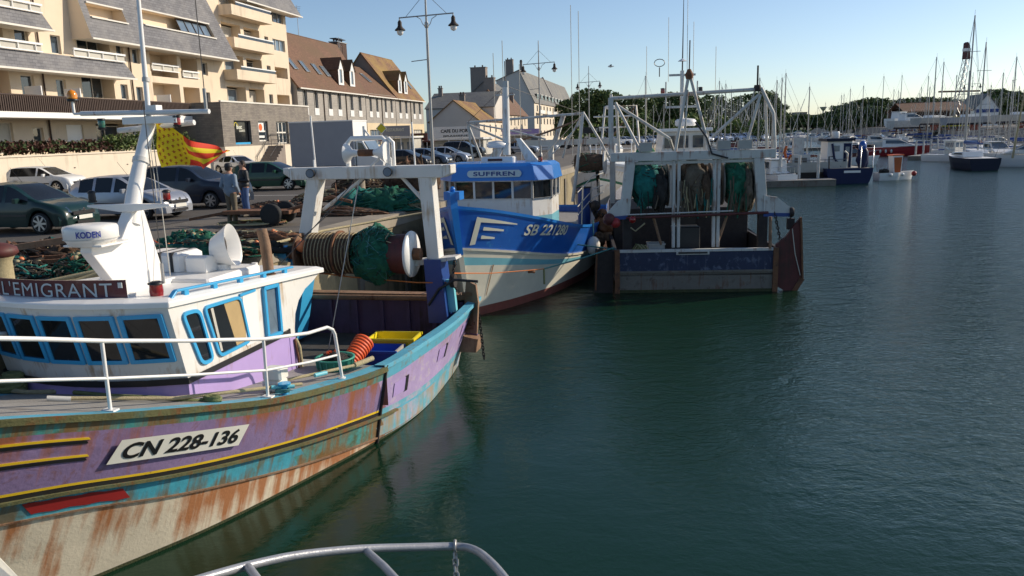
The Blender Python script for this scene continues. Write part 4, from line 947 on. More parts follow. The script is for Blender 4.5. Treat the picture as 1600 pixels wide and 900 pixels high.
M.bb(XC-HW+.02, XC+HW-.08, 5.18, 5.24, .75, 2.1, 'purple_house'); M.bb(.0, .65, 5.235, 5.27, .9, 2.6, 'clean_white'); M.build('aft_wall', WH)
M = MB(); M.tube([(XC+HW+.02, 5.4, 1.95), (XC+HW+.07, 5.42, 1.8), (XC+HW+.04, 5.5, 1.5), (XC+HW+.02, 5.46, 1.25)], .03, 'rope_tan', 6); M.tube([(XC+HW+.03, 5.36, 1.95), (XC+HW+.05, 5.4, 1.6), (XC+HW+.03, 5.4, 1.3)], .02, 'rusty', 5); M.build('hanging_rope', WH)
# name board
M = MB(); n = 12
def nb(x, z, o=0.): t = (x+.5)/1.0; return (x, 2.37-.12*(1-t*t)-o, z+.0*t)
zz0 = lambda x: 3.255-.01*abs(x); rr = [[nb(lerp(-1.5, .5, k/n), z_, o) for k in range(n+1)] for z_, o in ((3.25, 0), (3.5, 0), (3.5, .035), (3.25, .035), (3.25, 0))]; M.grid(rr, 'maroon', False)
for x in (-1.5, .5): M.add([nb(x, 3.25), nb(x, 3.5), nb(x, 3.5, .035), nb(x, 3.25, .035)], [(0, 1, 2, 3)], 'clean_white' if x > 0 else 'maroon')
NB = M.build('name_board', B1); M = MB(); add_text(M, "L'EMIGRANT", 'letter_grey', lambda a, b: nb(a-.55, 3.375+b, .042), w=1.74, h=.19, bold=0., sp=1.1); M.bb(.4, .46, 2.3, 2.31, 3.4, 3.47, 'letter_grey'); M.build('lettering', NB)
M = MB(); M.bb(-1.5, .5, 2.38, 2.5, 3.18, 3.3, 'white_paint'); M.build('name_board_step', NB)
# ----- mast: fin, tube, cross bars, radar -----
MX = -.2
M = MB(); M.prism([(2.85, 3.2), (2.85, 3.36), (2.5, 3.82), (2.52, 3.9), (3.1, 3.93), (3.37, 4.28), (3.62, 4.28), (3.95, 3.12)], MX-.09, MX+.09, 'clean_white', lambda a, b, t: (t, a, b))
M.bb(MX-.2, MX+.2, 2.8, 4.0, 3.15, 3.24, 'clean_white'); M.prism([(-.3, 2.3), (.3, 2.3), (.3, 2.85), (.1, 3.05), (-.1, 3.05), (-.3, 2.85)], 3.9, 3.93, 'clean_white', lambda a, b, t: (MX+a, b+.15, t)); mst = M.build('mast', B1, bev=.03)
M = MB(); M.tube([(MX, 3.42, 4.1), (MX, 3.6, 4.6), (MX, 4.09, 5.58)], [.13, .11, .085], 'clean_white', 14); M.tube([(MX, 3.78, 4.94), (MX, 3.81, 5.0)], .125, 'white_paint', 14); M.tube([(MX, 4.06, 5.5), (MX, 4.14, 7.6)], [.04, .028], 'clean_white', 10); M.tube([(MX, 4.09, 6.1), (MX, 4.1, 6.16)], .055, 'worn_white', 8); M.build('mast_tube', mst)
M = MB(); M.prism([(-.62, .05), (-.1, .06), (.2, .06), (.72, .05), (.72, .02), (.1, -.05), (-.1, -.05), (-.62, .02)], 3.33, 3.45, 'clean_white', lambda a, b, t: (MX+a, t, 4.33+b)); M.build('cross_bar', mst, bev=.01)
M = MB(); M.tube([(-1.28, 3.98, 5.68), (.86, 3.98, 5.64)], .035, 'tube_white', 8); M.tube([(-.85, 4.2, 5.42), (.45, 4.2, 5.5)], .04, 'tube_white', 8); M.bb(MX-.35, MX+.55, 3.93, 4.1, 5.5, 5.6, 'clean_white'); M.bb(MX+.06, MX+.2, 3.98, 4.12, 5.63, 5.76, 'clean_white'); M.build('cross_bar', mst)
def lampbody(M, x, y, z, lens, r=.055, h=.13, up=1):
    s = up; M.lathe([(r*.9, 0), (r*1.1, s*.015), (r, s*.03)], (x, y, z), 'black_paint', 12); M.lathe([(r*.85, s*.03), (r*.95, s*h*.5), (r*.85, s*h)], (x, y, z), lens, 12); M.lathe([(r*1.05, s*h), (r*1.05, s*(h+.02)), (r*.5, s*(h+.04))], (x, y, z), 'black_paint', 12)
def nav(lab, x, y, z, lens, r=.055, h=.13, up=1, par=None): M = MB(); lampbody(M, x, y, z, lens, r, h, up); return M.build(lab, par or mst)
nav('navigation_light', .44, 3.41, 4.41, 'red_lens'); nav('navigation_light', -.78, 3.41, 4.41, 'black_paint')
nav('navigation_light', .32, 3.98, 5.6, 'red_lens', up=-1); nav('navigation_light', -.95, 3.98, 5.6, 'green_lens', up=-1)
M = MB(); M.tube([(-1.4, 3.98, 5.68), (-1.4, 3.98, 5.86)], .02, 'clean_white', 6); M.tube([(-1.4, 3.98, 5.68), (-1.2, 3.98, 5.68)], .02, 'clean_white', 6); M.lathe([(.07, 0), (.085, .03), (.06, .04)], (-1.4, 3.98, 5.86), 'black_paint', 12); M.lathe([(.07, .04), (.075, .1), (.05, .15), (.01, .17)], (-1.4, 3.98, 5.86), 'amber_lens', 14, caps=False); M.build('beacon', mst)
M = MB(); M.lathe([(.31, 0), (.335, .03), (.34, .17), (.325, .2), (.2, .22), (.01, .225)], (MX-.02, 2.66, 3.97), 'clean_white', 36, caps=False); M.lathe([(.27, -.06), (.31, 0)], (MX-.02, 2.66, 3.97), 'white_paint', 36); M.lathe([(.345, .03), (.345, .042)], (MX-.02, 2.66, 3.97), 'worn_white', 36, caps=False)
rd = M.build('radar', B1)
mat('letter_blue', (.05, .07, .35), .4)
M = MB(); add_text(M, 'KODEN', 'letter_blue', lambda a, b: (MX-.02+.346*math.sin(a/.346+.62), 2.66-.346*math.cos(a/.346+.62), 4.075+b), w=.3, h=.085, bold=.03); M.build('lettering', rd)
# whip aerials and fittings on the roof
for x, y, z0, h in ((.8, 4.0, 5.66, 2.2), (.05, 3.65, 3.2, 2.6)):
    M = MB(); M.tube([(x, y, z0), (x, y, z0+.3)], .025, 'galv', 6); M.tube([(x, y, z0+.3), (x, y, z0+h)], .008, 'wire', 4); M.build('aerial', B1)
M = MB()
pr = [(0, 0), (.28, 0), (.28, .26), (.22, .3), (.1, .26), (.03, .14)]
M.prism([(-a, b) for a, b in pr], -.18, .18, 'clean_white', lambda a, b, t: (.08+t, 4.72+a*1.5+.1, zr_(4.6)+.17+b*.9)); M.build('roof_vent', B1, bev=.02)
M = MB(); q = [(math.cos(t), math.sin(t)) for t in [2*math.pi*k/28 for k in range(28)]]
def cowl(M, x, y, z, ang, s=1.):
    c, s_ = math.cos(ang), math.sin(ang); F = lambda a, b, d: (x+(a*c-d*s_)*s, y+(a*s_+d*c)*s, z+b*s)
    r1_ = [F(.1*p[0], .0, .1*p[1]) for p in q]; r2_ = [F(.1*p[0], .18, .1*p[1]) for p in q]
    r3_ = [F(.05+.07*abs(1)+.06*0-.14+.04*p[1], .42+.24*p[1]*1.0, .17*p[0]) for p in q]
    r4_ = [F(.17-.05*p[1], .44+.29*p[1], .235*p[0]) for p in q]; r5_ = [F(.15-.05*p[1], .44+.26*p[1], .205*p[0]) for p in q]; r6_ = [F(.02, .4+.17*p[1], .12*p[0]) for p in q]
    M.grid([r1_, r2_], 'clean_white', True, True)
    a = [F(-.13+.0*p[1], .35+.19*p[1], .12*p[0]) for p in q]; M.grid([a, r4_], 'clean_white', True, True); M.grid([r4_, r5_, r6_], 'clean_white', True, True); M.add(r6_, [tuple(range(28))], 'dark_iron'); M.add(a, [tuple(range(28))], 'clean_white')
cowl(M, .30, 4.8, zr_(4.7)+.06, R(8), 1.15); M.build('ventilator_cowl', B1)
M = MB(); M.tube([(.93, 5.08, zr_(5)+.02), (.91, 5.07, zr_(5)+.55), (.88, 5.05, zr_(5)+.8)], [.085, .085, .08], 'rusty_brown', 14); M.tube([(.93, 5.08, zr_(5)+.0), (.93, 5.08, zr_(5)+.08)], .105, 'rusty', 14); M.tube([(.88, 5.05, zr_(5)+.795), (.88, 5.05, zr_(5)+.802)], .06, 'black_paint', 12); M.build('exhaust_pipe', B1)
nv = nav('navigation_light', .77, 2.55, zr_(2.6)+.03, 'red_lens', .095, .2, par=B1)
M = MB(); M.tube([(.55, 5.3, zr_(5.3)+.03), (.55, 5.3, zr_(5.3)+.12)], .02, 'galv', 6); M.tube([(.55, 5.3, zr_(5.3)+.12), (.55, 5.3, zr_(5.3)+.24)], .05, 'clean_white', 8); M.build('aerial', B1)
# life raft box
LR = MB(); LR.bbox_bev(-.95, -.2, 4.45, 5.05, 0, .3, .05, 'clean_white'); LR.bb(-.62, -.57, 4.44, 5.06, .0, .305, 'black_paint'); LR.bb(-.4, -.35, 4.44, 5.06, 0, .305, 'black_paint')
o = LR.build('life_raft_case'); o.parent = None; o.matrix_world = Matrix.Translation((-6, 8, 0)) @ Matrix.Rotation(-R(13.6), 4, 'Z') @ Matrix.Translation((.0, 0, zr_(4.6)+.175)); tag(o, 'white strapped life raft case on the wheelhouse roof behind the mast', 'life raft')
# ----- bow rail -----
rp = [(-.9, .72), (-.4, .94), (.2, 1.1), (.95, 1.24), (2.0, 1.55), (3.16, 1.88), (4.1, 2.02), (4.62, 2.1)]
def dz_(u): s = (u+2)/12.6; return zg1(max(0, s))
M = MB()
def hgt(u): return .82 if u < 1 else (.84 if u > 3 else .83)
for side in (1,):
    tp = [(x+.04, u, dz_(u)+hgt(u)) for u, x in rp]; md_ = [(x+.02, u, dz_(u)+hgt(u)*.47) for u, x in rp]
    e = (2.18, 4.86, dz_(4.8)+.02); tp = tp[:-1]+[(2.12, 4.6, dz_(4.6)+.87), (2.16, 4.7, dz_(4.7)+.82), (2.17, 4.74, dz_(4.7)+.74), e]
    M.tube(tp, .026, 'clean_white', 10); M.tube(md_+[(2.17, 4.8, dz_(4.8)+.4)], .019, 'clean_white', 8)
    M.lathe([(.06, 0), (.06, .015)], (e[0], e[1], e[2]-.02), 'clean_white', 10)
    for u, x in ((-.4, .94), (.95, 1.24), (3.16, 1.88)): 
        M.tube([(x, u, dz_(u)), (x+.03, u-.03, dz_(u)+hgt(u))], .022, 'clean_white', 8); M.box((x, u, dz_(u)+.015), (.16, .1, .02), 'clean_white')
M.build('bow_rail', B1)
M = MB()
lx = [(-.9, -.78), (-.4, -.99), (.2, -1.1), (.95, -1.2), (2.0, -1.35), (3.16, -1.5), (4.6, -1.65)]
M.tube([(x, u, dz_(u)+hgt(u)) for u, x in lx], .026, 'clean_white', 8)
for u, x in lx[1::2]: M.tube([(x, u, dz_(u)-.05), (x, u, dz_(u)+hgt(u))], .022, 'clean_white', 8)
M.build('bow_rail', B1)
def b1w(p): return Matrix.Translation((-6, 8, 0)) @ Matrix.Rotation(-R(13.6), 4, 'Z') @ V(p)
def onb1(M, name, label, cat, group=None, loc=(0, 0, 0)):
    o = M.build(name); o.location = (-6, 8, 0); o.rotation_euler.z = -R(13.6); return tag(o, label, cat, group)
# ropes and poles on the fore deck
dk = lambda u: dz_(u)+.03
M = MB(); M.tube([(-1.6, 2.25, dk(2.2)), (-1.35, 2.12, dk(2.1)+.01), (-1.05, 2.1, dk(2.1)), (-.75, 2.25, dk(2.2)), (-.6, 2.45, dk(2.2)+.12), (-.68, 2.6, dk(2.2)+.16)], .035, 'rope_tan', 8)
for k in range(4): coil(M, (-1.45, 2.2+k*.03, dk(2.2)-.02+k*.05), .22-.03*k, 2, .03, 'rope_green', k)
onb1(M, 'mooring_rope', 'thick tan mooring rope coiled on the fore deck below the front windows', 'rope')
M = MB(); M.tube([(-.4, 2.2, dk(2.1)), (.3, 2.08, dk(2)), (1.0, 2.1, dk(2)), (1.35, 2.35, dk(2.3)-.03), (1.45, 2.5, dk(2.3)-.04)], .028, 'rope_green', 7); coil(M, (1.5, 2.45, dk(2.4)-.06), .1, 2, .03, 'rope_green', 3)
onb1(M, 'rope', 'thin green rope running along the deck edge to a frayed bundle', 'rope')
M = MB(); M.tube([(.1, 1.25, dk(1.2)+.03), (1.2, 2.1, dk(2.1)+.03), (2.0, 3.9, dk(3.9)+.06)], .026, 'rope_tan', 8); M.tube([(.1, 1.25, dk(1.2)+.03), (.3, 1.4, dk(1.4)+.03)], .036, 'worn_white', 8)
onb1(M, 'boathook', 'long pale bamboo boathook lying along the fore deck edge', 'boathook')
M = MB()
for k, (x, z) in enumerate(((0, .09), (.02, .26))): M.bbox_bev(1.55+x, 1.85+x, 3.55, 3.8, dk(3.6)+z-.09, dk(3.6)+z+.07, .03, 'plate_white')
onb1(M, 'deck_box', 'two small cream floats strapped together at the aft end of the deck rail', 'box')
M = MB(); M.lathe([(.05, 0), (.05, .12), (.09, .13), (.09, .16)], (1.95, 3.5, dk(3.5)-.02), 'frame_blue', 10); M.tube([(1.8, 3.4, dk(3.4)+.08), (2.05, 3.6, dk(3.5)+.06)], .03, 'gaff_turq', 6); coil(M, (1.95, 3.45, dk(3.5)+.0), .1, 3, .013, 'rope_teal', 5)
onb1(M, 'mooring_cleat', 'small blue iron cleat wound with teal cord on the deck edge', 'cleat')
M = MB(); M.tube([(1.55, 3.9, dk(3.9)+.06), (2.2, 5.3, dk(5.3)+.1), (2.28, 5.75, dk(5.6)+.1)], .025, 'rope_tan', 8); M.tube([(2.2, 5.3, dk(5.3)+.1), (2.3, 5.8, dk(5.6)+.1)], .045, 'rope_tan', 8); M.tube([(1.9, 4.5, dk(4.5)+.08), (2.0, 4.7, dk(4.6)+.08)], .035, 'gaff_turq', 8)
onb1(M, 'boathook', 'short bamboo pole with teal binding at the end of the fore deck', 'boathook')
# baskets and crates on the main deck
M = MB(); pr = [(.25, 0), (.285, .02), (.30, .18), (.335, .19), (.335, .21), (.29, .21), (.27, .04)]
M.lathe(pr, (1.76, 5.5, 1.42), 'basket_green', 24)
for k in range(16): t = k*math.pi/8; M.tube([(1.76+.30*math.cos(t), 5.5+.30*math.sin(t), 1.45), (1.76+.315*math.cos(t), 5.5+.315*math.sin(t), 1.6)], .012, 'basket_green', 4)
o = onb1(M, 'fish_basket', 'round green plastic tub holding grey shoes and cord beside the rail', 'basket')
M = MB(); lumps(M, (1.76, 5.5, 1.6), (.22, .22, .08), 'net_dark', 5, .4); strands(M, (1.76, 5.5, 1.6), (.2, .2, .12), ['grey_box', 'net_grey', 'basket_orange'], 24, 5, .022, .7); onb1(M, 'cord_heap', 'tangled dark cord and gloves heaped in the green tub', 'rope')
M = MB(); M.bb(1.3, 2.1, 5.9, 6.6, .75, 1.12, 'deck_dark'); onb1(M, 'deck_locker', 'dark low deck locker under the green tub', 'locker')
Mx = Matrix.Rotation(R(-62), 3, 'X') @ Matrix.Rotation(R(8), 3, 'Y')
M = MB(); c = (1.5, 6.85, 1.28); pr = []
for k in range(10): z = -.32+k*.07; pr += [(.16+.004*k, z), (.16+.004*k, z+.045), (.14+.004*k, z+.05), (.14+.004*k, z+.065)]
M.lathe(pr, c, 'basket_orange', 22, mx=Mx); onb1(M, 'fish_basket', 'ribbed bright orange stack of tall baskets leaning on the bulwark', 'basket')
def crate(M, cx, cy, z, L_, W_, H_, m, m2, rot):
    Rz = Matrix.Rotation(rot, 3, 'Z'); F = lambda x, y, z_: V((cx, cy, z))+Rz @ V((x, y, z_)); t = .03
    for x0, x1, y0, y1, mm in ((-L_/2, L_/2, -W_/2, -W_/2+t, m), (-L_/2, L_/2, W_/2-t, W_/2, m), (-L_/2, -L_/2+t, -W_/2, W_/2, m), (L_/2-t, L_/2, -W_/2, W_/2, m2)):
        p = [F(a, b, c_) for a, b, c_ in ((x0, y0, 0), (x1, y0, 0), (x1, y1, 0), (x0, y1, 0), (x0, y0, H_), (x1, y0, H_), (x1, y1, H_), (x0, y1, H_))]
        M.add(p, [(0, 1, 2, 3), (4, 5, 6, 7), (0, 1, 5, 4), (1, 2, 6, 5), (2, 3, 7, 6), (3, 0, 4, 7)], mm)
    p = [F(a, b, .02) for a, b in ((-L_/2, -W_/2), (L_/2, -W_/2), (L_/2, W_/2), (-L_/2, W_/2))]; M.add(p, [(0, 1, 2, 3)], m)
    for s in (-1, 1): M.add([F(-L_/2-.02, s*W_/2-.02, H_-.05), F(L_/2+.02, s*W_/2-.02, H_-.05), F(L_/2+.02, s*W_/2+.02, H_-.05), F(-L_/2-.02, s*W_/2+.02, H_-.05), F(-L_/2-.02, s*W_/2-.02, H_), F(L_/2+.02, s*W_/2-.02, H_), F(L_/2+.02, s*W_/2+.02, H_), F(-L_/2-.02, s*W_/2+.02, H_)], [(0, 1, 2, 3), (4, 5, 6, 7), (0, 1, 5, 4), (1, 2, 6, 5), (2, 3, 7, 6), (3, 0, 4, 7)], m)
M = MB(); crate(M, 1.72, 8.25, 1.0, .95, .6, .3, 'crate_yellow', 'crate_yellow', R(4)); onb1(M, 'fish_crate', 'bright yellow empty fish crate on the main deck', 'crate', None)
M = MB(); crate(M, 1.6, 7.6, .92, .95, .55, .3, 'crate_blue', 'crate_grey', R(4)); onb1(M, 'fish_crate', 'blue and grey fish crate in front of the yellow one', 'crate', None)
M = MB(); M.bb(-.2, .9, 6.3, 6.8, 1.12, 1.17, 'worn_white')
for x in (-.1, .8): M.bb(x-.03, x+.03, 6.5, 6.6, .75, 1.12, 'dark_iron')
M.bb(.2, .35, 6.4, 6.45, 1.17, 1.4, 'red_patch'); onb1(M, 'sorting_table', 'low weathered sorting bench behind the wheelhouse', 'bench')
# ----- gantry at the stern with net drum -----
GU = 9.6
M = MB()
def leg(x0, x1, z0, z1, w0, w1, d, m='white_paint'):
    M.prism([(x0-w0/2, z0), (x0+w0/2, z0), (x1+w1/2, z1), (x1-w1/2, z1)], GU-d/2, GU+d/2, m, lambda a, b, t: (a, t, b))
leg(2.2, 2.1, 2.66, 4.4, .27, .3, .34); leg(-.83, -.42, 2.66, 4.4, .3, .3, .34)
M.bb(-.95, 2.5, GU-.19, GU+.19, 4.36, 4.62, 'white_paint'); M.prism([(2.5, 4.36), (2.68, 4.44), (2.68, 4.62), (2.5, 4.62)], GU-.19, GU+.19, 'white_paint', lambda a, b, t: (a, t, b)); M.prism([(-.95, 4.4), (-1.1, 4.5), (-1.1, 4.62), (-.95, 4.62)], GU-.19, GU+.19, 'white_paint', lambda a, b, t: (a, t, b))
M.bar((-.32, GU, 3.7), (.75, GU, 4.42), .07, .07, 'white_paint'); M.bar((1.97, GU, 3.9), (1.5, GU, 4.42), .07, .07, 'white_paint')
G1 = M.build('gantry', B1, bev=.02)
M = MB(); leg(2.28, 2.2, 1.3, 2.66, .42, .36, .5, 'deep_blue'); M.build('gantry_base', G1); M = MB(); leg(-1.3, -.85, .8, 2.66, .46, .38, .5, 'frame_blue'); M.prism([(1.72, 2.62), (2.7, 2.72), (2.72, 2.66), (1.72, 2.5)], GU-.2, GU+.2, 'worn_white', lambda a, b, t: (a, t, b)); M.build('gantry_base', G1)
M = MB(); M.tube([(.35, GU, 4.6), (.35, GU, 5.1), (.45, GU, 5.2), (1.15, GU, 5.2), (1.25, GU, 5.1), (1.25, GU, 4.6)], .055, 'clean_white', 10); M.tube([(1.38, GU, 4.6), (1.38, GU, 5.1), (1.28, GU, 5.19)], .045, 'clean_white', 8)
M.tube([(1.25, GU, 4.95), (.9, GU-.1, 4.62)], .03, 'clean_white', 6); M.tube([(.75, GU, 5.2), (.75, GU, 5.45)], .03, 'clean_white', 6); M.tube([(.75, GU, 5.4), (.9, GU, 5.2)], .02, 'clean_white', 6); M.build('top_frame', G1)
M = MB(); M.lathe([(.22, 0), (.2, .03), (.08, .14), (.06, .3), (.06, .62), (.09, .72), (.2, .86), (.22, .9)], (.38, GU-.14, 4.9), 'clean_white', 20, 'X'); M.lathe([(.07, .28), (.075, .45), (.07, .62)], (.38, GU-.14, 4.9), 'rusty', 12, 'X'); M.build('winch_head', G1)
for x in (-.4, 1.35):
    M = MB(); M.tube([(x, GU-.1, 4.62), (x, GU-.1, 4.78)], .02, 'clean_white', 6)
    M.lathe([(.075, 0), (.1, -.1), (.1, -.12)], (x, GU-.2, 4.5), 'black_paint', 14, 'Y'); M.lathe([(.085, -.121), (.085, -.128)], (x, GU-.2, 4.5), 'sky_glass', 14, 'Y'); M.build('floodlight', G1)
for x, h in ((-.42, 1.1), (1.85, .9)): M = MB(); M.tube([(x, GU, 4.6), (x-.03, GU, 4.6+h)], .018, 'clean_white', 6); M.build('aerial', G1)
M = MB(); A = (-1.05, GU-.25, 2.78)
M.lathe([(.1, -.35), (.16, -.2), (.2, -.2), (.2, 0)], A, 'frame_blue', 16, 'X'); M.lathe([(.45, .28), (.45, .32)], A, 'rusty_brown', 28, 'X'); M.lathe([(.13, .0), (.13, 3.02)], A, 'rusty', 14, 'X')
M.lathe([(.48, 2.78), (.49, 2.8), (.48, 2.84), (.1, 2.86)], A, 'clean_white', 32, 'X'); M.lathe([(.11, 2.6), (.11, 2.95)], A, 'clean_white', 14, 'X'); M.lathe([(.4, 2.2), (.43, 2.72), (.42, 2.77)], A, 'dark_red', 26, 'X')
M.lathe([(.5, 1.18), (.5, 1.22)], A, 'rusty', 26, 'X'); M.ball((-.62, GU-.5, 2.98), .14, 'orange_buoy', 12); dr = M.build('net_drum', B1)
M = MB(); rr = []
for k in range(16):
    x = -.62+k*.076; row = []
    for j in range(26):
        t = 2*math.pi*j/26; r_ = .3+.13*min(1, k/4)+.02*noise.noise(V((k*.8, math.cos(t)*3, math.sin(t)*3)))+(.012 if k % 2 else 0); row.append((x, GU-.25+r_*math.cos(t), 2.78+r_*math.sin(t)))
    rr.append(row)
M.grid(rr[:5], 'net_brown', True, True); M.grid(rr[4:], 'net_grey', True, True)
for k in range(40):
    x = -.5+k*.026; r_ = .445; M.tube([(x, GU-.25+r_*math.cos(t), 2.78+r_*math.sin(t)) for t in [math.pi*(.3+.1*q) for q in range(11)]], .011, 'net_brown' if k % 3 else 'rope_tan', 4, caps=False)
M.build('wound_rope', dr)
M = MB(); lumps(M, (.98, GU-.3, 2.76), (.52, .53, .56), 'net_green', 2, .16, 2.5, 36, 22); strands(M, (.98, GU-.3, 2.78), (.5, .53, .55), ['net_green', 'net_teal', 'net_dark', 'net_green', 'rope_teal'], 300, 2, .008, .8); strands(M, (1.0, GU-.32, 3.1), (.24, .3, .22), ['rope_teal', 'letter_grey', 'net_green'], 40, 7, .014, 1.0); strands(M, (1.3, GU-.3, 3.0), (.2, .3, .25), ['rope_tan', 'net_grey'], 30, 9, .012, 1.0); M.build('wound_net', dr)
M = MB(); wire(M, (.75, 5.2, 2.5), (.4, 6.2, 1.2), .0, 'wire') if 0 else None
wire(M, (.72, GU-.3, 4.4), (.32, 8.0, .8), .012, 'wire_light'); wire(M, (.75, GU, 4.6), (-1.2, 7.5, 2.0), .01, 'wire', .05); wire(M, (.9, GU, 4.5), (-1.0, GU-.3, 2.9), .01, 'wire', .02); wire(M, (MX, 4.1, 5.4), (.1, 3.75, 3.3), .007, 'wire_light'); wire(M, (MX+.02, 4.0, 5.5), (.06, 3.7, 4.4), .006, 'wire_light'); M.build('rigging', B1)
M = MB(); M.tube([(-1.2, 9.3, 2.45), (.4, 9.2, 2.3), (1.9, 9.2, 2.2), (2.45, 9.5, 2.15)], .014, 'rope_orange', 6); onb1(M, 'mooring_rope', 'rusty orange line stretched across the stern towards the blue bow', 'rope')
M = MB(); M.tube([(-1.1, 9.9, 1.7), (2.1, 9.9, 1.72)], .06, 'rusty_brown', 8); M.build('stern_bar', B1)
# pulleys, gallows and trawl door at the stern
M = MB(); M.bar((2.45, GU, 2.2), (2.5, GU, 1.5), .26, .12, 'gaff_turq'); M.tube([(2.62, GU-.1, 2.7), (2.68, GU-.1, 2.55), (2.6, GU-.1, 2.4)], .02, 'dark_iron', 6); M.lathe([(.14, -.05), (.15, 0), (.14, .05)], (2.62, GU-.15, 2.2), 'dark_iron', 16, 'X'); chain(M, (2.66, GU-.1, 2.68), (2.62, GU-.15, 2.3), 'dark_iron', .09, .014); chain(M, (2.62, GU-.15, 2.1), (2.75, GU-.1, 1.9), 'dark_iron')
M.tube([(2.1, GU-.3, 1.7), (2.35, GU-.3, 2.05), (2.7, GU-.3, 2.25), (3.2, GU-.3, 2.22)], .03, 'black_paint', 7); M.build('gallows_block', B1)
M = MB(); M.prism([(-.17, 0), (.2, .03), (.27, .75), (.22, 1.12), (-.04, 1.2), (-.1, .8)], -.05, .05, 'rusty_brown', lambda a, b, t: (2.72+a*1.0, 10.2+t-a*.6, .88+b)); M.bb(2.6, 2.9, 10.08, 10.14, 1.0, 1.08, 'rusty'); M.bb(2.6, 2.9, 10.08, 10.14, 1.75, 1.82, 'rusty'); M.ball((2.62, 10.05, 1.12), .035, 'rusty', 8); M.ball((2.85, 10.05, 1.14), .035, 'rusty', 8)
chain(M, (2.9, 10.15, 2.0), (3.02, 10.2, .3), 'dark_iron', .1, .014); M.prism([(-.2, -.25), (.25, -.25), (.3, .05), (-.05, .12), (-.28, .05)], -.2, .2, 'rusty_brown', lambda a, b, t: (2.6+a, 10.35+t, .7+b)); onb1(M, 'trawl_door', 'upright rusty brown steel trawl door hanging at the corner of the purple stern', 'trawl door')
M = MB()
for k in range(16): coil(M, (-.75+.05*(k % 3), 7.6+.05*(k % 4), 2.35-.11*k*.6), .22, 1, .022, 'net_dark' if k % 2 else 'dark_iron', k, .5)
for k in range(5): M.tube([(-.9+.1*k, 7.6, 2.5), (-.8+.1*k, 7.6, 1.6), (-.5+.05*k, 7.7, 1.0+.1*k), (-.3+.03*k, 7.7, 1.6), (-.4, 7.7, 2.4)], .02, 'rusty' if k % 2 else 'net_dark', 6)
onb1(M, 'hanging_ropes', 'bundle of dark ropes hung up behind the wheelhouse', 'rope')
# flag
F = MB(); nx, ny = 44, 26
def fl(i, j):
    a = i/nx; b = j/ny; x = a*1.0; k = math.sin(a*9-b*2.6)*.12*min(1, a*1.6)+math.sin(a*17+b*4.2)*.045*a+math.sin(b*7+a*5)*.03
    zt_ = 5.62-.62*a-.05*math.sin(a*5); zb_ = 4.86+.03*math.sin(a*6)+(.24*max(0, (a-.72)/.28)**1.5)
    return (MX+.04+x*.97+.02*b, 4.12+.2*a+k, lerp(zt_, zb_, b)+.05*k)
vs = [fl(i, j) for j in range(ny+1) for i in range(nx+1)]
for j in range(ny):
    for i in range(nx):
        a, b = (i+.5)/nx, (j+.5)/ny
        left = a < .42; m = 'flag_yellow'
        if not left: m = 'flag_red' if int(b*5.0) % 2 == 0 else 'flag_yellow'
        F.add([vs[j*(nx+1)+i], vs[j*(nx+1)+i+1], vs[(j+1)*(nx+1)+i+1], vs[(j+1)*(nx+1)+i]], [(0, 1, 2, 3)], m, True)
# small red crosses on the hoist half
def fl2(a, b, o): 
    p = V(fl(a*nx, b*ny)); return (p.x, p.y+o, p.z)
mat('flag_mark', (.45, .09, .01), .7, var=.05)
for r_ in range(6):
    for c_ in range(6):
        a = .05+c_*.062; b = .1+r_*.155+(.07 if c_ % 2 else 0)
        if b > .95: continue
        for o in (-.006, .006):
            for da, db, wa, wb in ((0, 0, .006, .036), (0, -.008, .02, .009), (0, .03, .012, .007)): F.add([fl2(a+da-wa, b+db-wb, o), fl2(a+da+wa, b+db-wb, o), fl2(a+da+wa, b+db+wb, o), fl2(a+da-wa, b+db+wb, o)], [(0, 1, 2, 3)], 'flag_mark')
o = F.build('flag', recalc=False); o.location = (-6, 8, 0); o.rotation_euler.z = -R(13.6); tag(o, 'yellow and red flag with rows of small red crosses flying from the mast', 'flag')
# ---------- trawler 2: SUFFREN ----------
B2 = thing('fishing_boat', 'blue and white wooden trawler SUFFREN seen bow on with registration SB 221280', 'fishing boat', (-1.27, 22.6, 0), -R(14.7))
def onB(B, M, name, label, cat, group=None, **kw): o = M.build(name, **kw); o.location = B.location; o.rotation_euler = B.rotation_euler; return tag(o, label, cat, group)
ZG2 = [(0, 3.3), (.06, 3.12), (.12, 2.92), (.233, 2.52), (.35, 2.2), (.5, 1.95), (.7, 1.85), (1, 2.0)]
BG2 = [(0, 0), (.03, .42), (.07, .85), (.12, 1.28), (.18, 1.78), (.233, 2.1), (.33, 2.42), (.433, 2.55), (.7, 2.6), (1, 2.1)]
BW2 = [(0, 0), (.05, .38), (.113, .86), (.18, 1.24), (.26, 1.65), (.4, 2.1), (.52, 2.34), (.8, 2.3), (1, 1.8)]
zg2 = lambda s: pws(ZG2, s)
bz = lambda s: zg2(s)*pw([(0, .64), (.4, .53), (1, .5)], s)
rows2 = [(zg2, 'visor_blue'), (lambda s: zg2(s)-.08, 'boat_blue'), (lambda s: lerp(zg2(s), bz(s), .33), 'boat_blue'), (lambda s: lerp(zg2(s), bz(s), .66), 'boat_blue'), (bz, 'clean_white'), (lambda s: bz(s)-.05, 'hull_cream2'), (lambda s: bz(s)*.885, 'pale_turq'), (lambda s: bz(s)*.77, 'hull_cream2'), (lambda s: lerp(.3, bz(s)*.77, .5), 'hull_cream2'), (lambda s: .27, 'antifoul'), (0., 'antifoul'), (-.6, 'antifoul')]
M, sf2 = hull(14, lambda t: -1.0*t, zg2, lambda s: pws(BG2, s), lambda s: pws(BW2, s), rows2, ns=50, pw_=1.15)
M.build('hull', B2)
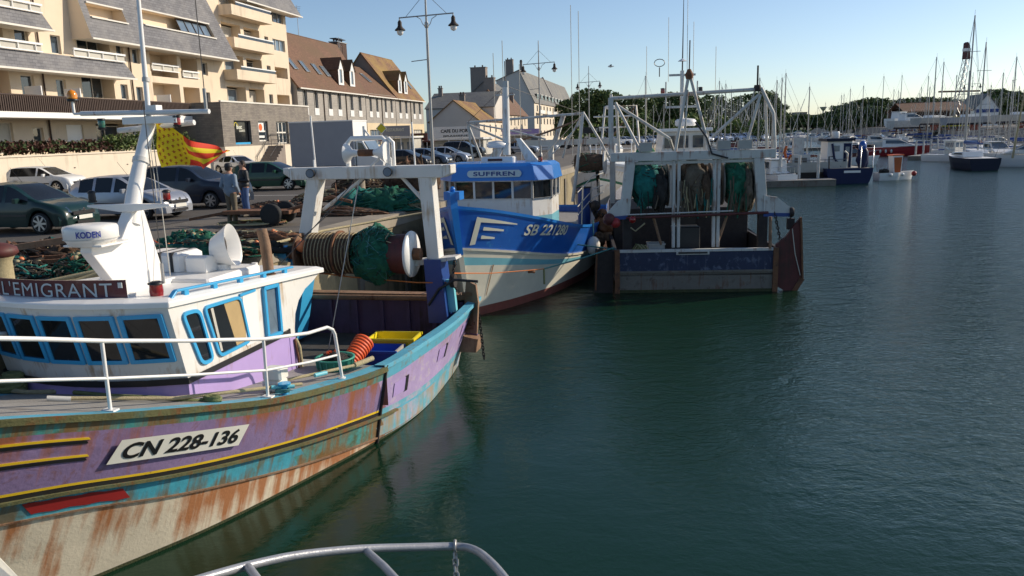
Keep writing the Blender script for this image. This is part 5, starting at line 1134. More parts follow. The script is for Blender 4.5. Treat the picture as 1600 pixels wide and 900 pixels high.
strake(bz, 0, 1, .05, .07, 'hull_cream2', 'rubbing_strake', B2, surf=sf2); strake(zg2, 0, 1, .04, .09, 'visor_blue', 'cap_rail', B2, surf=sf2)
M = MB(); M.bar((0, -.12, 3.55), (0, -.62, 1.9), .2, .3, 'visor_blue') if 0 else None
M.tube([(0, -1.08, 3.72), (0, -1.04, 3.3), (0, -.62, 1.95)], [.15, .15, .11], 'visor_blue', 4); M.tube([(0, -.62, 1.95), (0, .02, -.1), (0, .1, -.5)], [.11, .09, .09], 'hull_cream2', 4); M.build('stem_post', B2)
M = MB(); M.bb(-.22, .22, -1.1, -.7, 3.5, 3.72, 'visor_blue'); M.ball((0, -1.0, 3.78), .08, 'visor_blue', 8); M.build('bow_fitting', B2)
def on2(u, z, o, side=1): return sf2(s_of_u(sf2, z, u), z, side, o)
M = MB(); zt = lambda u: 2.28-.055*u-.03
add_text(M, 'SB 221280', 'letter_cream', lambda a, b: on2(2.35+a*.78, 2.28+b-(a*.78)*.12, .03), w=2.75, h=.33, bold=.02, shear=.12)
LT = M.build('lettering', B2)
for side in (1, -1):
    M = MB()
    def strip(a, b, wa, wb, n=14):      # bar lying on the bow planking
        M.grid([[on2(lerp(a[0], b[0], k/n), lerp(a[1], b[1], k/n)+e*lerp(wa, wb, k/n)/2, .035, side) for k in range(n+1)] for e in (1, -1)], 'letter_cream', False)
    strip((-.42, 2.58), (-.28, 2.56), .8, .74, 3); strip((-.3, 2.88), (.92, 2.62), .13, .03); strip((-.16, 2.62), (.5, 2.49), .1, .05); strip((-.16, 2.38), (.26, 2.3), .1, .05)
    M.build('bow_emblem', B2)
M = MB(); M.add([on2(.45, 1.5, .02), on2(.49, 1.5, .02), on2(.47, .55, .02), on2(.45, .6, .02)], [(0, 1, 2, 3)], 'rusty_brown'); M.build('rust_stain', B2)
M = MB(); rows = []
for k in range(31):
    s = lerp(.01, 1, k/30); z = zg2(s)-.35*min(1, k/3); a = V(sf2(s, z, 1, -.06)); b = V(sf2(s, z, -1, -.06)); rows.append([b, (a+b)/2+V((0, 0, .05)), a])
M.grid(rows, 'deck_grey', False); M.build('deck', B2)
# wheelhouse of trawler 2
ft = [(-2.2, 4.7), (-1.5, 3.75), (1.1, 3.75), (1.58, 4.5), (1.5, 6.1), (-2.2, 6.1)]
def ring(z, e=0., yo=0.): return [(x+(e if x > 0 else -e), y-(e if y < 5 else -e)+yo, z) for x, y in ft]
M = MB(); M.grid([ring(1.6), ring(2.55)], 'pale_turq', False, True); M.grid([ring(2.55), ring(3.08)], 'white_paint', False, True); M.grid([ring(3.08), ring(3.14, .02), ring(3.14, .05)], 'white_paint', False, True)
M.grid([ring(3.68), ring(3.74)], 'white_paint', False, True)
def lp(a, b, t): return (lerp(a[0], b[0], t), lerp(a[1], b[1], t))
segs = [(ft[0], ft[1], 2), (ft[1], ft[2], 4), (ft[2], ft[3], 1), (ft[3], ft[4], 2)]
for a, b, n in segs:
    for k in range(n+1): p = lp(a, b, k/n); M.bar((*p, 3.08), (*p, 3.72), .07, .07, 'white_paint')
M.bb(-2.2, 1.5, 6.06, 6.1, 3.08, 3.7, 'white_paint'); M.add(ring(3.05), [tuple(range(6))], 'deck_dark')
W2 = M.build('wheelhouse', B2)
for a, b, n in segs:
    for k in range(n):
        p, q = lp(a, b, (k+.02)/n), lp(a, b, (k+.98)/n); G = MB(); G.quad((*p, 3.12), (*q, 3.12), (*q, 3.68), (*p, 3.68), 'blue_glass' if k % 2 else 'dark_glass'); G.build('window', W2)
M = MB(); v0 = ring(3.72, .12); v1 = ring(4.17, .04)
M.grid([v0, v1], 'visor_blue', False, True); M.add(v0, [tuple(range(6))], 'boat_blue')
M.grid([v1, [(x*.9, 5.2+(y-5.2)*.9, 4.27) for x, y, z in v1]], 'visor_blue', False, True); M.add([(x*.9, 5.2+(y-5.2)*.9, 4.27) for x, y, z in v1], [tuple(range(6))], 'visor_blue'); M.build('roof', W2, bev=.02)
mat('plate_pale', (.5, .62, .66), .4)
M = MB(); pts = []
for k in range(24): t = 2*math.pi*k/24; c, s_ = math.cos(t), math.sin(t); pts.append(((.78 if c > 0 else -.78)+.115*c, .115*s_))
M.prism(pts, 0, .02, 'plate_pale', lambda a, b, t: (-.12+a*1.02, 3.62-t, 3.95+b)); PL = M.build('name_plate', W2)
M = MB(); add_text(M, 'SUFFREN', 'deep_blue', lambda a, b: (-.12+a, 3.59, 3.95+b), w=1.4, h=.14, bold=.03, sp=1.1); M.build('lettering', PL)
M = MB(); lampbody(M, 1.2, 4.6, 4.25, 'red_lens', .08, .18); M.build('navigation_light', W2)
# mast of trawler 2
M = MB(); M.tube([(-.1, 5.2, 4.5), (-.1, 5.3, 6.75)], [.14, .12], 'white_paint', 12); M.prism([(.3, 4.25), (.75, 4.25), (.1, 5.05), (-.05, 5.05)], 5.1, 5.3, 'white_paint', lambda a, b, t: (a+.3, t, b)); M.prism([(-.75, 4.25), (-.35, 4.25), (-.05, 4.9), (-.25, 4.9)], 5.1, 5.3, 'white_paint', lambda a, b, t: (a-.1, t, b)); M.bb(-.16, .0, 5.2, 5.35, 6.75, 6.95, 'worn_white'); M.tube([(-.45, 5.3, 6.5), (.2, 5.3, 6.5)], .025, 'worn_white', 6); M.tube([(-.1, 5.3, 6.9), (-.1, 5.3, 7.6)], .02, 'wire', 5); mm = M.build('mast', B2)
M = MB(); M.lathe([(.3, 0), (.36, .05), (.36, .12), (.3, .2), (.05, .24)], (-.42, 5.2, 4.75), 'clean_white', 22); M.lathe([(.08, -.2), (.08, 0)], (-.42, 5.2, 4.75), 'clean_white', 10); M.build('radar', mm)
M = MB(); M.bbox_bev(-.85, .3, 4.6, 5.0, 4.25, 4.46, .04, 'clean_white'); M.bb(-.6, -.1, 4.585, 4.6, 4.32, 4.4, 'dark_red'); M.build('life_raft_case', mm)
for x, y, h in ((-.55, 5.5, 3.6), (.35, 5.5, 3.2), (-.25, 5.6, 4.0), (1.5, 9, 5.5), (1.75, 9.2, 5.3)):
    M = MB(); M.tube([(x, y, 4.3), (x, y, 4.3+h)], .012, 'wire_light', 4); M.build('aerial', B2)
# gallows of trawler 2
GY = 10
M = MB(); M.tube([(-2.98, GY, 5.7), (1.75, GY, 5.9)], .05, 'worn_white', 8); M.tube([(-2.98, GY, 5.7), (-2.4, GY+.2, 4.0), (-2.2, GY+.3, 2.2)], .055, 'worn_white', 8); M.tube([(-2.98, GY, 5.7), (-2.75, GY, 4.0), (-2.6, GY, 2.4)], .035, 'worn_white', 7); M.tube([(-2.9, GY, 5.6), (-1.3, GY, 4.9)], .05, 'worn_white', 7); M.tube([(-2.98, GY, 5.7), (-1.0, GY-.1, 5.3), (.3, GY-.2, 4.95)], .035, 'worn_white', 7)
M.tube([(1.75, GY, 5.95), (1.55, GY-.2, 4.0), (1.35, GY-.3, 2.5)], .07, 'worn_white', 9); M.tube([(1.75, GY, 5.95), (2.4, GY+.2, 4.8), (2.8, GY+.3, 4.0)], .05, 'worn_white', 8); M.tube([(1.7, GY, 5.8), (1.1, GY, 4.8), (.9, GY+.1, 4.2)], .04, 'worn_white', 7); M.tube([(1.7, GY, 5.7), (.2, GY+.1, 5.2), (-1.2, GY+.2, 4.85)], .04, 'rusty_brown', 7); M.tube([(1.72, GY-.05, 5.6), (.2, GY-.3, 4.0), (-.1, GY-.3, 3.4)], .03, 'worn_white', 6)
M.bb(-1.1, 3.0, GY+.6, GY+.85, 4.7, 4.92, 'worn_white'); M.bb(.2, .4, GY+.6, GY+.85, 2.0, 4.7, 'worn_white'); M.bb(2.7, 2.9, GY+.6, GY+.85, 2.0, 4.7, 'worn_white'); M.prism([(.9, 4.9), (1.1, 4.9), (1.45, 5.9), (1.3, 5.95)], GY+.6, GY+.75, 'worn_white', lambda a, b, t: (a-.5, t, b)); M.build('gallows', B2)
M = MB()
for a, b in (((1.75, GY, 5.9), (1.2, 4.4, 4.3)), ((-2.98, GY, 5.7), (-1.8, 4.4, 4.2)), ((-.1, 5.3, 6.8), (-2.98, GY, 5.7)), ((-.1, 5.3, 6.8), (1.75, GY, 5.9))): wire(M, a, b, .009, 'wire')
M.build('rigging', B2)
M = MB(); M.lathe([(.3, 0), (.33, .1), (.33, 1.0), (.3, 1.1)], (1.4, GY+.1, 4.0), 'net_brown', 18, 'X'); strands(M, (1.9, GY+.1, 4.0), (.6, .36, .36), ['net_brown', 'net_green', 'rope_tan'], 50, 8, .014, .9); M.lathe([(.45, 0), (.45, .05)], (2.55, GY+.1, 4.0), 'worn_white', 24, 'X'); M.build('net_drum', B2)
M = MB(); M.tube([(1.95, 8.8, 1.6), (1.95, 8.8, 3.1)], .24, 'deep_blue', 14); M.tube([(1.95, 8.8, 3.1), (1.95, 8.8, 3.14)], .27, 'dark_iron', 14); M.build('samson_post', B2)
M = MB()
for z in (3.5, 3.0, 2.7): M.tube([(2.1, 6.5, z-.4), (2.2, 9.5, z), (2.25, 12.0, z)], .02, 'wire_light', 5)
for y in (7, 9, 11): M.tube([(2.15, y, 1.9), (2.2, y, 3.3)], .025, 'wire_light', 5)
M.build('guard_rail', B2)
M = MB(); M.ball((0, 0, 0), .24, 'pale_trim', 14, .34); M.tube([(0, 0, .3), (0, 0, .9)], .02, 'rope_teal', 5); o = M.build('fender'); o.location = on2(6.4, 1.3, .27); o.location = (Matrix.Translation(B2.location) @ Matrix.Rotation(-R(14.7), 4, 'Z')) @ V(on2(6.2, 1.25, .25)); tag(o, 'round pale blue fender ball hanging on the flank of the blue trawler', 'fender')
# mooring lines between trawlers
P2 = Matrix.Translation(B2.location) @ Matrix.Rotation(-R(14.7), 4, 'Z')
M = MB(); a = V((-1.3, 17.8, 2.15)); pts = [a, V((-.55, 22, 1.4)), V((.58, 23.2, 1.25)), V((.97, 23.6, 1.21)), V((2.15, 25, 1.25)), V((3.34, 25.6, 1.5))]; M.tube(pts[:4], .016, 'rope_orange', 6); M.tube(pts[3:], .024, 'rope_teal', 6); coil(M, tuple(pts[2]-V((0, 0, .1))), .09, 2, .025, 'rusty', 3); M.tube([pts[3], pts[3]-V((.0, .1, .45))], .03, 'rope_green', 5); o = M.build('mooring_line'); tag(o, 'rust coloured mooring line knotted across the pale bow of the blue trawler', 'rope')
M = MB(); M.tube([V((3.5, 25.3, 1.45)), V((2.6, 24.0, 1.0)), V((.5, 22.0, 1.7)), V((-.9, 22.0, 3.3))], .022, 'rope_teal', 6) if 0 else M.tube([V((-1.0, 30.0, 2.9)), V((1.5, 27.5, 1.5)), V((3.4, 25.7, 1.42))], .025, 'rope_teal', 6); tag(M.build('mooring_line'), 'dark teal rope running to the corner of the dark stern', 'rope')

# ---------- trawler 3: stern towards the camera ----------
A3 = R(5); B3 = thing('fishing_boat', 'dark sterned trawler seen from behind with white gantry and three hanging nets', 'fishing boat', (5.92, 25.35, 0), -A3)
zg3 = lambda s: pws([(0, 3.2), (.2, 2.4), (.5, 1.6), (1, 1.37)], s)
M, sf3 = hull(13.5, lambda t: -1.0*t, zg3, lambda s: pws([(0, 0), (.06, .9), (.15, 1.8), (.3, 2.45), (.6, 2.62), (1, 2.53)], s), lambda s: pws([(0, 0), (.1, .8), (.25, 1.9), (.5, 2.5), (1, 2.5)], s),
              [(zg3, 'navy_worn'), (lambda s: zg3(s)*.5, 'grey_worn'), (.1, 'weed'), (-.6, 'weed')], ns=36)
M.v = [(-x, 13.5-y, z) for x, y, z in M.v]; M.build('hull', B3)
def zf(y): return zg3(1-y/14.5)
M = MB(); M.bb(-2.52, 2.52, -.03, .12, 1.33, 1.41, 'worn_white'); M.bb(-.62, .42, -.06, .0, 1.24, 1.36, 'worn_white'); M.bb(-.56, .36, -.075, -.05, 1.27, 1.33, 'black_paint'); M.bb(-2.56, 2.56, -.05, .0, .66, .72, 'grey_worn'); M.build('stern_rail', B3)
for x in (-2.52, 2.48): M = MB(); M.bb(x-.06, x+.1, -.07, .1, -.3, 1.42, 'rusty'); M.build('corner_timber', B3)
M = MB(); M.bb(-2.5, 2.5, .0, 12.5, .55, .6, 'deck_dark'); M.build('deck', B3)
for s in (-1, 1): M = MB(); M.bb(s*2.55-.05, s*2.55+.05, .1, 7.5, .6, 1.42, 'dark_iron'); M.build('bulwark', B3)
# wheelhouse
M = MB(); M.bb(-1.35, 1.35, 4.2, 8.5, 2.3, 3.9, 'worn_white'); M.bb(-2.45, 2.45, 4.1, 8.5, .6, 2.35, 'dark_iron'); M.bb(-1.5, 1.5, 4.0, 8.7, 3.9, 3.98, 'white_paint'); M.prism([(-.62, 3.98), (1.3, 3.98), (1.15, 5.1), (-.5, 5.1)], 5.2, 7.8, 'white_paint', lambda a, b, t: (a, t, b)); M.bb(-.62, 1.28, 5.0, 8.0, 5.1, 5.22, 'clean_white'); W3 = M.build('wheelhouse', B3, bev=.03)
for x in (-.3, .2, .75): M = MB(); M.bb(x-.18, x+.2, 5.14, 5.195, 4.5, 4.95, 'blue_glass'); M.build('window', W3)
M = MB(); M.bb(-.2, .55, 4.02, 4.095, .7, 2.25, 'black_paint'); M.build('door', W3)
M = MB(); M.lathe([(.35, 0), (.4, .05), (.4, .2), (.33, .26), (.02, .3)], (.4, 6, 5.3), 'clean_white', 24); M.build('radar', W3)
M = MB(); M.tube([(.32, 6.5, 5.2), (.32, 6.5, 7.4)], .08, 'white_paint', 8); M.tube([(.32, 6.5, 7.4), (.35, 6.5, 10.6)], [.03, .008], 'wire', 6); M.tube([(.5, 6.5, 7.2), (.5, 6.5, 10.2)], .01, 'wire_light', 4)
for z, w_ in ((6.45, .85), (6.0, .6), (7.2, .5)): M.bb(.32-w_, .32+w_, 6.45, 6.55, z, z+.08, 'worn_white')
M.lathe([(.18, 0), (.02, .1)], (.32, 6.5, 7.75), 'clean_white', 10)
for x in (-.3, .9): M.tube([(x, 6.5, 6.0), (x, 6.5, 7.0)], .03, 'worn_white', 6)
M.tube([(-.55, 6.5, 7.2), (-.55, 6.5, 7.55)], .02, 'wire', 5); M.tube([(-.55+.2*math.cos(t), 6.5, 7.72+.14*math.sin(t)) for t in [k*math.pi/6 for k in range(12)]], .015, 'wire', 4, closed=True); M.build('mast', B3)
for x, m in ((-.42, 'red_lens'), (1.02, 'black_paint')): M = MB(); lampbody(M, x, 6.5, 6.53, m, .09, .2); M.build('navigation_light', B3)
for x, y, z0, h in ((-.2, 6.6, 7, 2.4), (.75, 6.6, 7, 2.2), (1.5, 6, 5.2, 3), (-1.0, 7, 5, 3.4)): M = MB(); M.tube([(x, y, z0), (x, y, z0+h)], .01, 'wire_light', 4); M.build('aerial', B3)
# main gantry
M = MB(); M.bb(-2.68, 2.5, .35, .65, 4.22, 4.5, 'worn_white')  # worn white, also picked darker to put the frames' shade into the paint
for x0, x1 in ((-2.25, -2.05), (2.15, 1.98)): M.prism([(x0-.17, 2.45), (x0+.17, 2.45), (x1+.16, 4.22), (x1-.16, 4.22)], .35, .65, 'worn_white', lambda a, b, t: (a, t, b))
for x in (-.66, -.5, .62, .76): M.bb(x-.05, x+.05, .42, .58, 1.4, 4.22, 'worn_white')
M.bb(-2.0, 2.0, .45, .55, 4.1, 4.2, 'worn_white'); M.build('gantry', B3, bev=.02)
M = MB(); M.tube([(-.62, .5, 4.5), (-.22, .5, 6.9)], .05, 'worn_white', 8); M.tube([(.46, .5, 4.5), (-.2, .5, 6.9)], .05, 'worn_white', 8); M.tube([(-.35, .5, 4.5), (-.25, .5, 6.4)], .03, 'worn_white', 6); M.lathe([(.1, -.12), (.14, 0), (.05, .18)], (-.21, .5, 6.85), 'rusty', 10); M.tube([(-.21, .5, 7), (-.2, .5, 7.9)], .02, 'dark_iron', 5); M.build('a_frame', B3)
M = MB(); M.tube([(-2.64, 1.0, 6.23), (2.15, 1.0, 6.37)], .06, 'worn_white', 8); M.bb(-2.72, -2.56, .9, 1.1, 4.4, 6.25, 'worn_white'); M.tube([(2.12, 1, 6.4), (2.52, 1, 5.6), (2.6, 1, 4.5)], .06, 'worn_white', 8)
for a, b in (((-2.5, 1, 6.1), (-1.7, .6, 4.5)), ((-2.5, 1, 6.05), (-.75, 1, 4.9)), ((-.75, 1, 4.9), (-.4, 3, 4.5)), ((2.05, 1, 6.2), (.6, 1, 4.9)), ((2.1, 1, 6.2), (1.62, .8, 4.5)), ((2.3, 1.2, 6.2), (2.4, 1.2, 4.5)), ((-2.45, 1.3, 6.1), (-2.35, 1.6, 4.5))): M.tube([a, b], .05, 'worn_white', 7)
M.lathe([(.1, 0), (.12, .1), (.1, .2)], (2.0, 1, 6.3), 'dark_iron', 10); M.tube([(2.0, 1, 6.4), (2.0, 1, 7.1)], .03, 'dark_iron', 6); M.build('derrick_frame', B3)
M = MB(); M.tube([(.0, .5, 5.4), (.35, .4, 4.9), (.5, .3, 4.4), (1.0, .3, 4.25)], .03, 'black_paint', 7); M.build('hose', B3)
for x in (-1.55, .9, 1.55): M = MB(); M.bb(x-.22, x+.18, .3, .6, 4.52, 4.8, 'crate_grey'); M.build('deck_lamp', B3)
# three net drums
for nm, cx, w_, mA, mB, sd_ in (('a', -1.42, .6, 'net_teal', 'net_dark', 3), ('b', .05, .5, 'net_grey', 'net_brown', 5), ('c', 1.42, .45, 'net_green', 'net_grey', 8)):
    M = MB(); M.lathe([(.12, -w_-.1), (.12, w_+.1)], (cx, 1.1, 3.45), 'rusty', 10, 'X'); M.lathe([(.7, -w_-.04), (.7, -w_)], (cx, 1.1, 3.4), 'grey_worn', 24, 'X'); M.lathe([(.7, w_), (.7, w_+.04)], (cx, 1.1, 3.4), 'grey_worn', 24, 'X'); o = M.build('net_drum', B3)
    M = MB(); lumps(M, (cx-w_*.12, .95, 3.45), (w_*.9, .68, .76), mA, sd_, .12, 2.4, 36, 26); lumps(M, (cx+w_*.55, .85, 3.25), (w_*.5, .6, .74), mB, sd_+4, .16, 2.4, 36, 26)
    if nm == 'c': lumps(M, (cx+.1, .9, 3.0), (.42, .5, .55), 'net_grey', 6, .2)
    if nm == 'b': lumps(M, (cx+.05, .85, 3.1), (.5, .5, .6), 'net_grey', 9, .2)
    rnd = random.Random(sd_)
    for k in range(9 if nm != 'b' else 26):
        x = cx+rnd.uniform(-w_, w_); z0 = 3.4+rnd.uniform(.0, .6); M.tube([(x, .30+rnd.uniform(-.05, .1), z0-.3), (x+rnd.uniform(-.06, .06), .3, (z0+2.5)/2), (x+rnd.uniform(-.1, .1), .35, rnd.uniform(2.3, 2.9))], .014+.012*rnd.random(), rnd.choice([mA, mB, 'net_grey', mA]) if nm != 'b' else rnd.choice(['net_grey', 'net_grey', 'net_teal', 'rope_tan']), 4, caps=False)
    strands(M, (cx, 1.0, 3.45), (w_, .7, .76), [mA, mB], 60, sd_, .014, .8); M.build('hanging_net', o)
M = MB(); M.ball((2.0, .6, 3.3), .13, 'orange_buoy', 12, .2); M.build('float', B3)
M = MB(); M.tube([(-2.2, .3, 2.42), (2.3, .3, 2.5)], .045, 'dark_red', 8); M.tube([(-2.2, .3, 2.52), (1.2, .3, 2.58)], .025, 'worn_white', 6); M.build('cross_bar', B3)
for s, x0, x1 in ((-1, -2.15, -2.75), (1, 2.15, 3.0)):
    M = MB(); M.prism([(x0, 2.5), (x1, 2.45), (x1+s*.05, 2.6), (x0+(x1-x0)*.5, 2.98), (x0, 3.05)], .3, .42, 'worn_white', lambda a, b, t: (a, t, b)); M.prism([(x0, 2.38), (x1, 2.36), (x1, 2.47), (x0, 2.5)], .28, .44, 'deep_blue', lambda a, b, t: (a, t, b)); M.bb(x0-.14, x0+.14, .3, .55, 1.35, 2.5, 'dark_iron'); M.build('gallows', B3)
M = MB(); M.lathe([(.14, -.06), (.17, 0), (.14, .06)], (3.02, .3, 2.5), 'dark_iron', 12, 'X'); M.bb(2.9, 3.12, .25, .4, 1.95, 2.3, 'dark_iron'); chain(M, (3.0, .3, 2.6), (3.0, .3, 2.2), 'dark_iron', .12, .02); chain(M, (2.5, .3, 2.5), (2.7, .3, 1.6), 'dark_iron', .12, .018); M.build('towing_block', B3)
M = MB(); M.ball((-2.75, .2, 2.4), .2, 'dark_red', 12); M.ball((-2.55, .2, 2.28), .17, 'red_patch', 12); M.ball((-2.0, .15, 2.38), .12, 'red_lens', 10); M.build('floats', B3)
for a, b in (((-1.3, .5, 2.4), (-1.05, .5, 1.5)), ((1.05, .5, 2.4), (.72, .5, 1.4))): M = MB(); M.tube([a, b], .045, 'rusty_brown', 7); M.build('strut', B3)
M = MB(); M.tube([(2.32, -.02, 1.4), (2.3, 0, 2.4)], .05, 'rusty_brown', 8); M.build('strut', B3)
for k in range(5): pass
M = MB()
for k in range(6): M.tube([(-2.0+.05*k, .05, 1.42), (-1.9+.06*k, -.05, 1.62-.01*k), (-1.75+.05*k, -.08, 1.45)], .018, 'rope_tan' if k % 2 else 'rope_green', 5)
M.tube([(-2.05, .3, 2.1), (-1.9, .2, 2.0), (-1.6, .2, 2.25)], .025, 'rope_tan', 6); onB(B3, M, 'rope_coil', 'pale looped ropes hanging over the left corner of the dark stern', 'rope')
for x, w_, h, m, lab in ((-1.2, .55, .6, 'crate_grey', 'stack of grey fish crates left of centre on the dark stern deck'), (.95, .85, .32, 'plate_white', 'pale open fish crate right of centre on the dark stern deck')):
    M = MB(); n = 3 if h > .5 else 1
    for k in range(n): crate(M, x, .75, .95+k*.2, w_, .5, .19 if n > 1 else .33, m, m, 0)
    onB(B3, M, 'fish_crate', lab, 'crate')
M = MB(); M.bbox_bev(-.68, .22, .6, 1.3, .6, 2.05, .03, 'black_paint'); M.build('winch_housing', B3)
M = MB(); M.prism([(0, .15), (.5, -.15), (.78, .35), (.72, 1.4), (.68, 2.35), (.25, 1.75), (-.05, 1.5)], 0, .12, 'dark_red', lambda a, b, t: (2.58+a, .1+t, b)); M.bar((3.26, .1, 2.35), (3.38, .1, .4), .05, .15, 'rusty'); M.bar((3.38, .1, .4), (3.1, .1, -.1), .05, .15, 'rusty'); M.tube([(3.0, .05, 2.0), (3.1, 0, 1.2), (3.3, .05, .5)], .015, 'wire_light', 5); onB(B3, M, 'trawl_door', 'dark red angled trawl door hanging over the water right of the dark stern', 'trawl door')
M = MB(); M.prism([(-.1, -.2), (.5, -.2), (.55, 1.35), (-.05, 1.45)], 0, .12, 'dark_iron', lambda a, b, t: (-3.15+a, .1+t, b)); M.bar((-3.2, .05, .1), (-3.15, .05, 1.4), .05, .1, 'rusty'); onB(B3, M, 'trawl_door', 'black trawl door wedged between the blue bow and the dark stern', 'trawl door')

# ---------- trawler 4 behind, white with green stripe ----------
B4 = thing('fishing_boat', 'white trawler with green stripe and black CN 83 lettering wedged behind the blue one', 'fishing boat', (4.45, 39, 0), -R(14))
zg4 = lambda s: pws([(0, 3.55), (.2, 2.9), (.5, 2.2), (1, 2.0)], s)
M, sf4 = hull(12, lambda t: -1.2*t, zg4, lambda s: pws([(0, .1), (.05, .7), (.15, 1.5), (.3, 1.9), (.6, 2.1), (1, 1.9)], s), lambda s: pws([(0, 0), (.1, .6), (.25, 1.4), (.5, 1.9), (1, 1.7)], s), [(zg4, 'white_paint'), (lambda s: zg4(s)-.5, 'net_green'), (lambda s: zg4(s)-.62, 'white_paint'), (lambda s: zg4(s)*.5, 'hull_cream2'), (.7, 'net_green'), (.5, 'hull_cream2'), (.2, 'antifoul'), (-.5, 'antifoul')], ns=30)
M.build('hull', B4)
M = MB(); p4 = lambda u, z, o: sf4(s_of_u(sf4, z, u), z, 1, o)
add_text(M, 'CN 83', 'letter_black', lambda a, b: sf4(s_of_u(lambda s, z, c: sf4(s, z, -1), 2.3, .9-a), 2.3+b, -1, .03), w=1.4, h=.36, bold=.03); M.build('lettering', B4)
M = MB(); rows = [[(sf4(s, zg4(s)-.1, -1, -.05)), (sf4(s, zg4(s)-.1, 1, -.05))] for s in [k/20 for k in range(21)]]; M.grid(rows, 'deck_grey', False); M.build('deck', B4)
M = MB(); M.prism([(-1.3, 2.4), (1.35, 2.4), (1.2, 3.35), (-1.2, 3.7)], 2.0, 6.5, 'clean_white', lambda a, b, t: (a, t, b)); M.prism([(-1.2, 3.7), (1.2, 3.35), (1.15, 3.5), (-1.2, 3.85)], 1.8, 6.6, 'clean_white', lambda a, b, t: (a, t, b)); M.bb(-.9, -.4, 1.96, 2.0, 2.8, 3.3, 'dark_glass'); M.bb(.2, .8, 1.96, 2.0, 2.7, 3.1, 'dark_glass'); M.build('wheelhouse', B4, bev=.04)
M = MB(); M.tube([(-.9, 3, 3.6), (-.9, 3, 4.7), (1.2, 3, 4.7), (1.2, 3, 3.4)], .04, 'clean_white', 6); M.tube([(-.9, 3, 4.3), (1.2, 3, 4.3)], .025, 'clean_white', 6); M.tube([(-.9, 5, 3.6), (-.9, 5, 4.7), (1.2, 5, 4.7), (1.2, 5, 3.4)], .04, 'clean_white', 6); M.tube([(-.9, 3, 4.7), (-.9, 5, 4.7)], .03, 'clean_white', 6); M.tube([(1.2, 3, 4.7), (1.2, 5, 4.7)], .03, 'clean_white', 6); M.build('roof_rail', B4)
M = MB(); M.lathe([(.3, -.6), (.36, -.5), (.36, .5), (.3, .6)], (.3, 3.6, 4.2), 'clean_white', 18, 'Y'); M.build('life_raft', B4)
M = MB(); M.tube([(-.3, 7, 3), (-.3, 7, 7.2)], .09, 'white_paint', 8); M.tube([(-1.3, 7, 6.0), (.8, 7, 6.0)], .05, 'white_paint', 6); M.tube([(-1.0, 7, 5.4), (.5, 7, 5.4)], .05, 'white_paint', 6); M.lathe([(.3, 0), (.34, .1), (.3, .2)], (-.3, 7, 6.4), 'clean_white', 16); M.tube([(1.3, 9, 2), (.9, 9, 6.6), (-.9, 9, 6.6), (-1.4, 9, 2)], .07, 'worn_white', 8); M.tube([(.9, 9, 6.6), (-1.2, 9, 4)], .04, 'rusty_brown', 6); M.build('mast', B4)
M = MB(); lumps(M, (1.5, 8, 3.6), (.6, .6, .7), 'net_green', 4, .2); M.build('net', B4)
# rusty clutter on the far stern of trawler 2 (between the boats)
M = MB()
for k in range(7): chain(M, (2.3+.12*k, 7.9, 2.6-.1*k), (2.7+.05*k, 8.3, 1.5), 'dark_iron', .13, .025)
M.ball((2.5, 8, 2.5), .2, 'dark_iron', 8); M.ball((2.75, 8.1, 2.2), .18, 'rusty', 8); lumps(M, (2.75, 8.2, 1.75), (.35, .4, .35), 'rusty', 3, .3); lumps(M, (2.6, 7.6, 1.3), (.3, .4, .25), 'net_brown', 6, .3)
M.bb(2.2, 3.1, 7.9, 8.6, 1.2, 1.5, 'rusty_brown'); onB(B2, M, 'chain_heap', 'heap of dark chains blocks and rusty shackles between the two trawlers', 'chains')
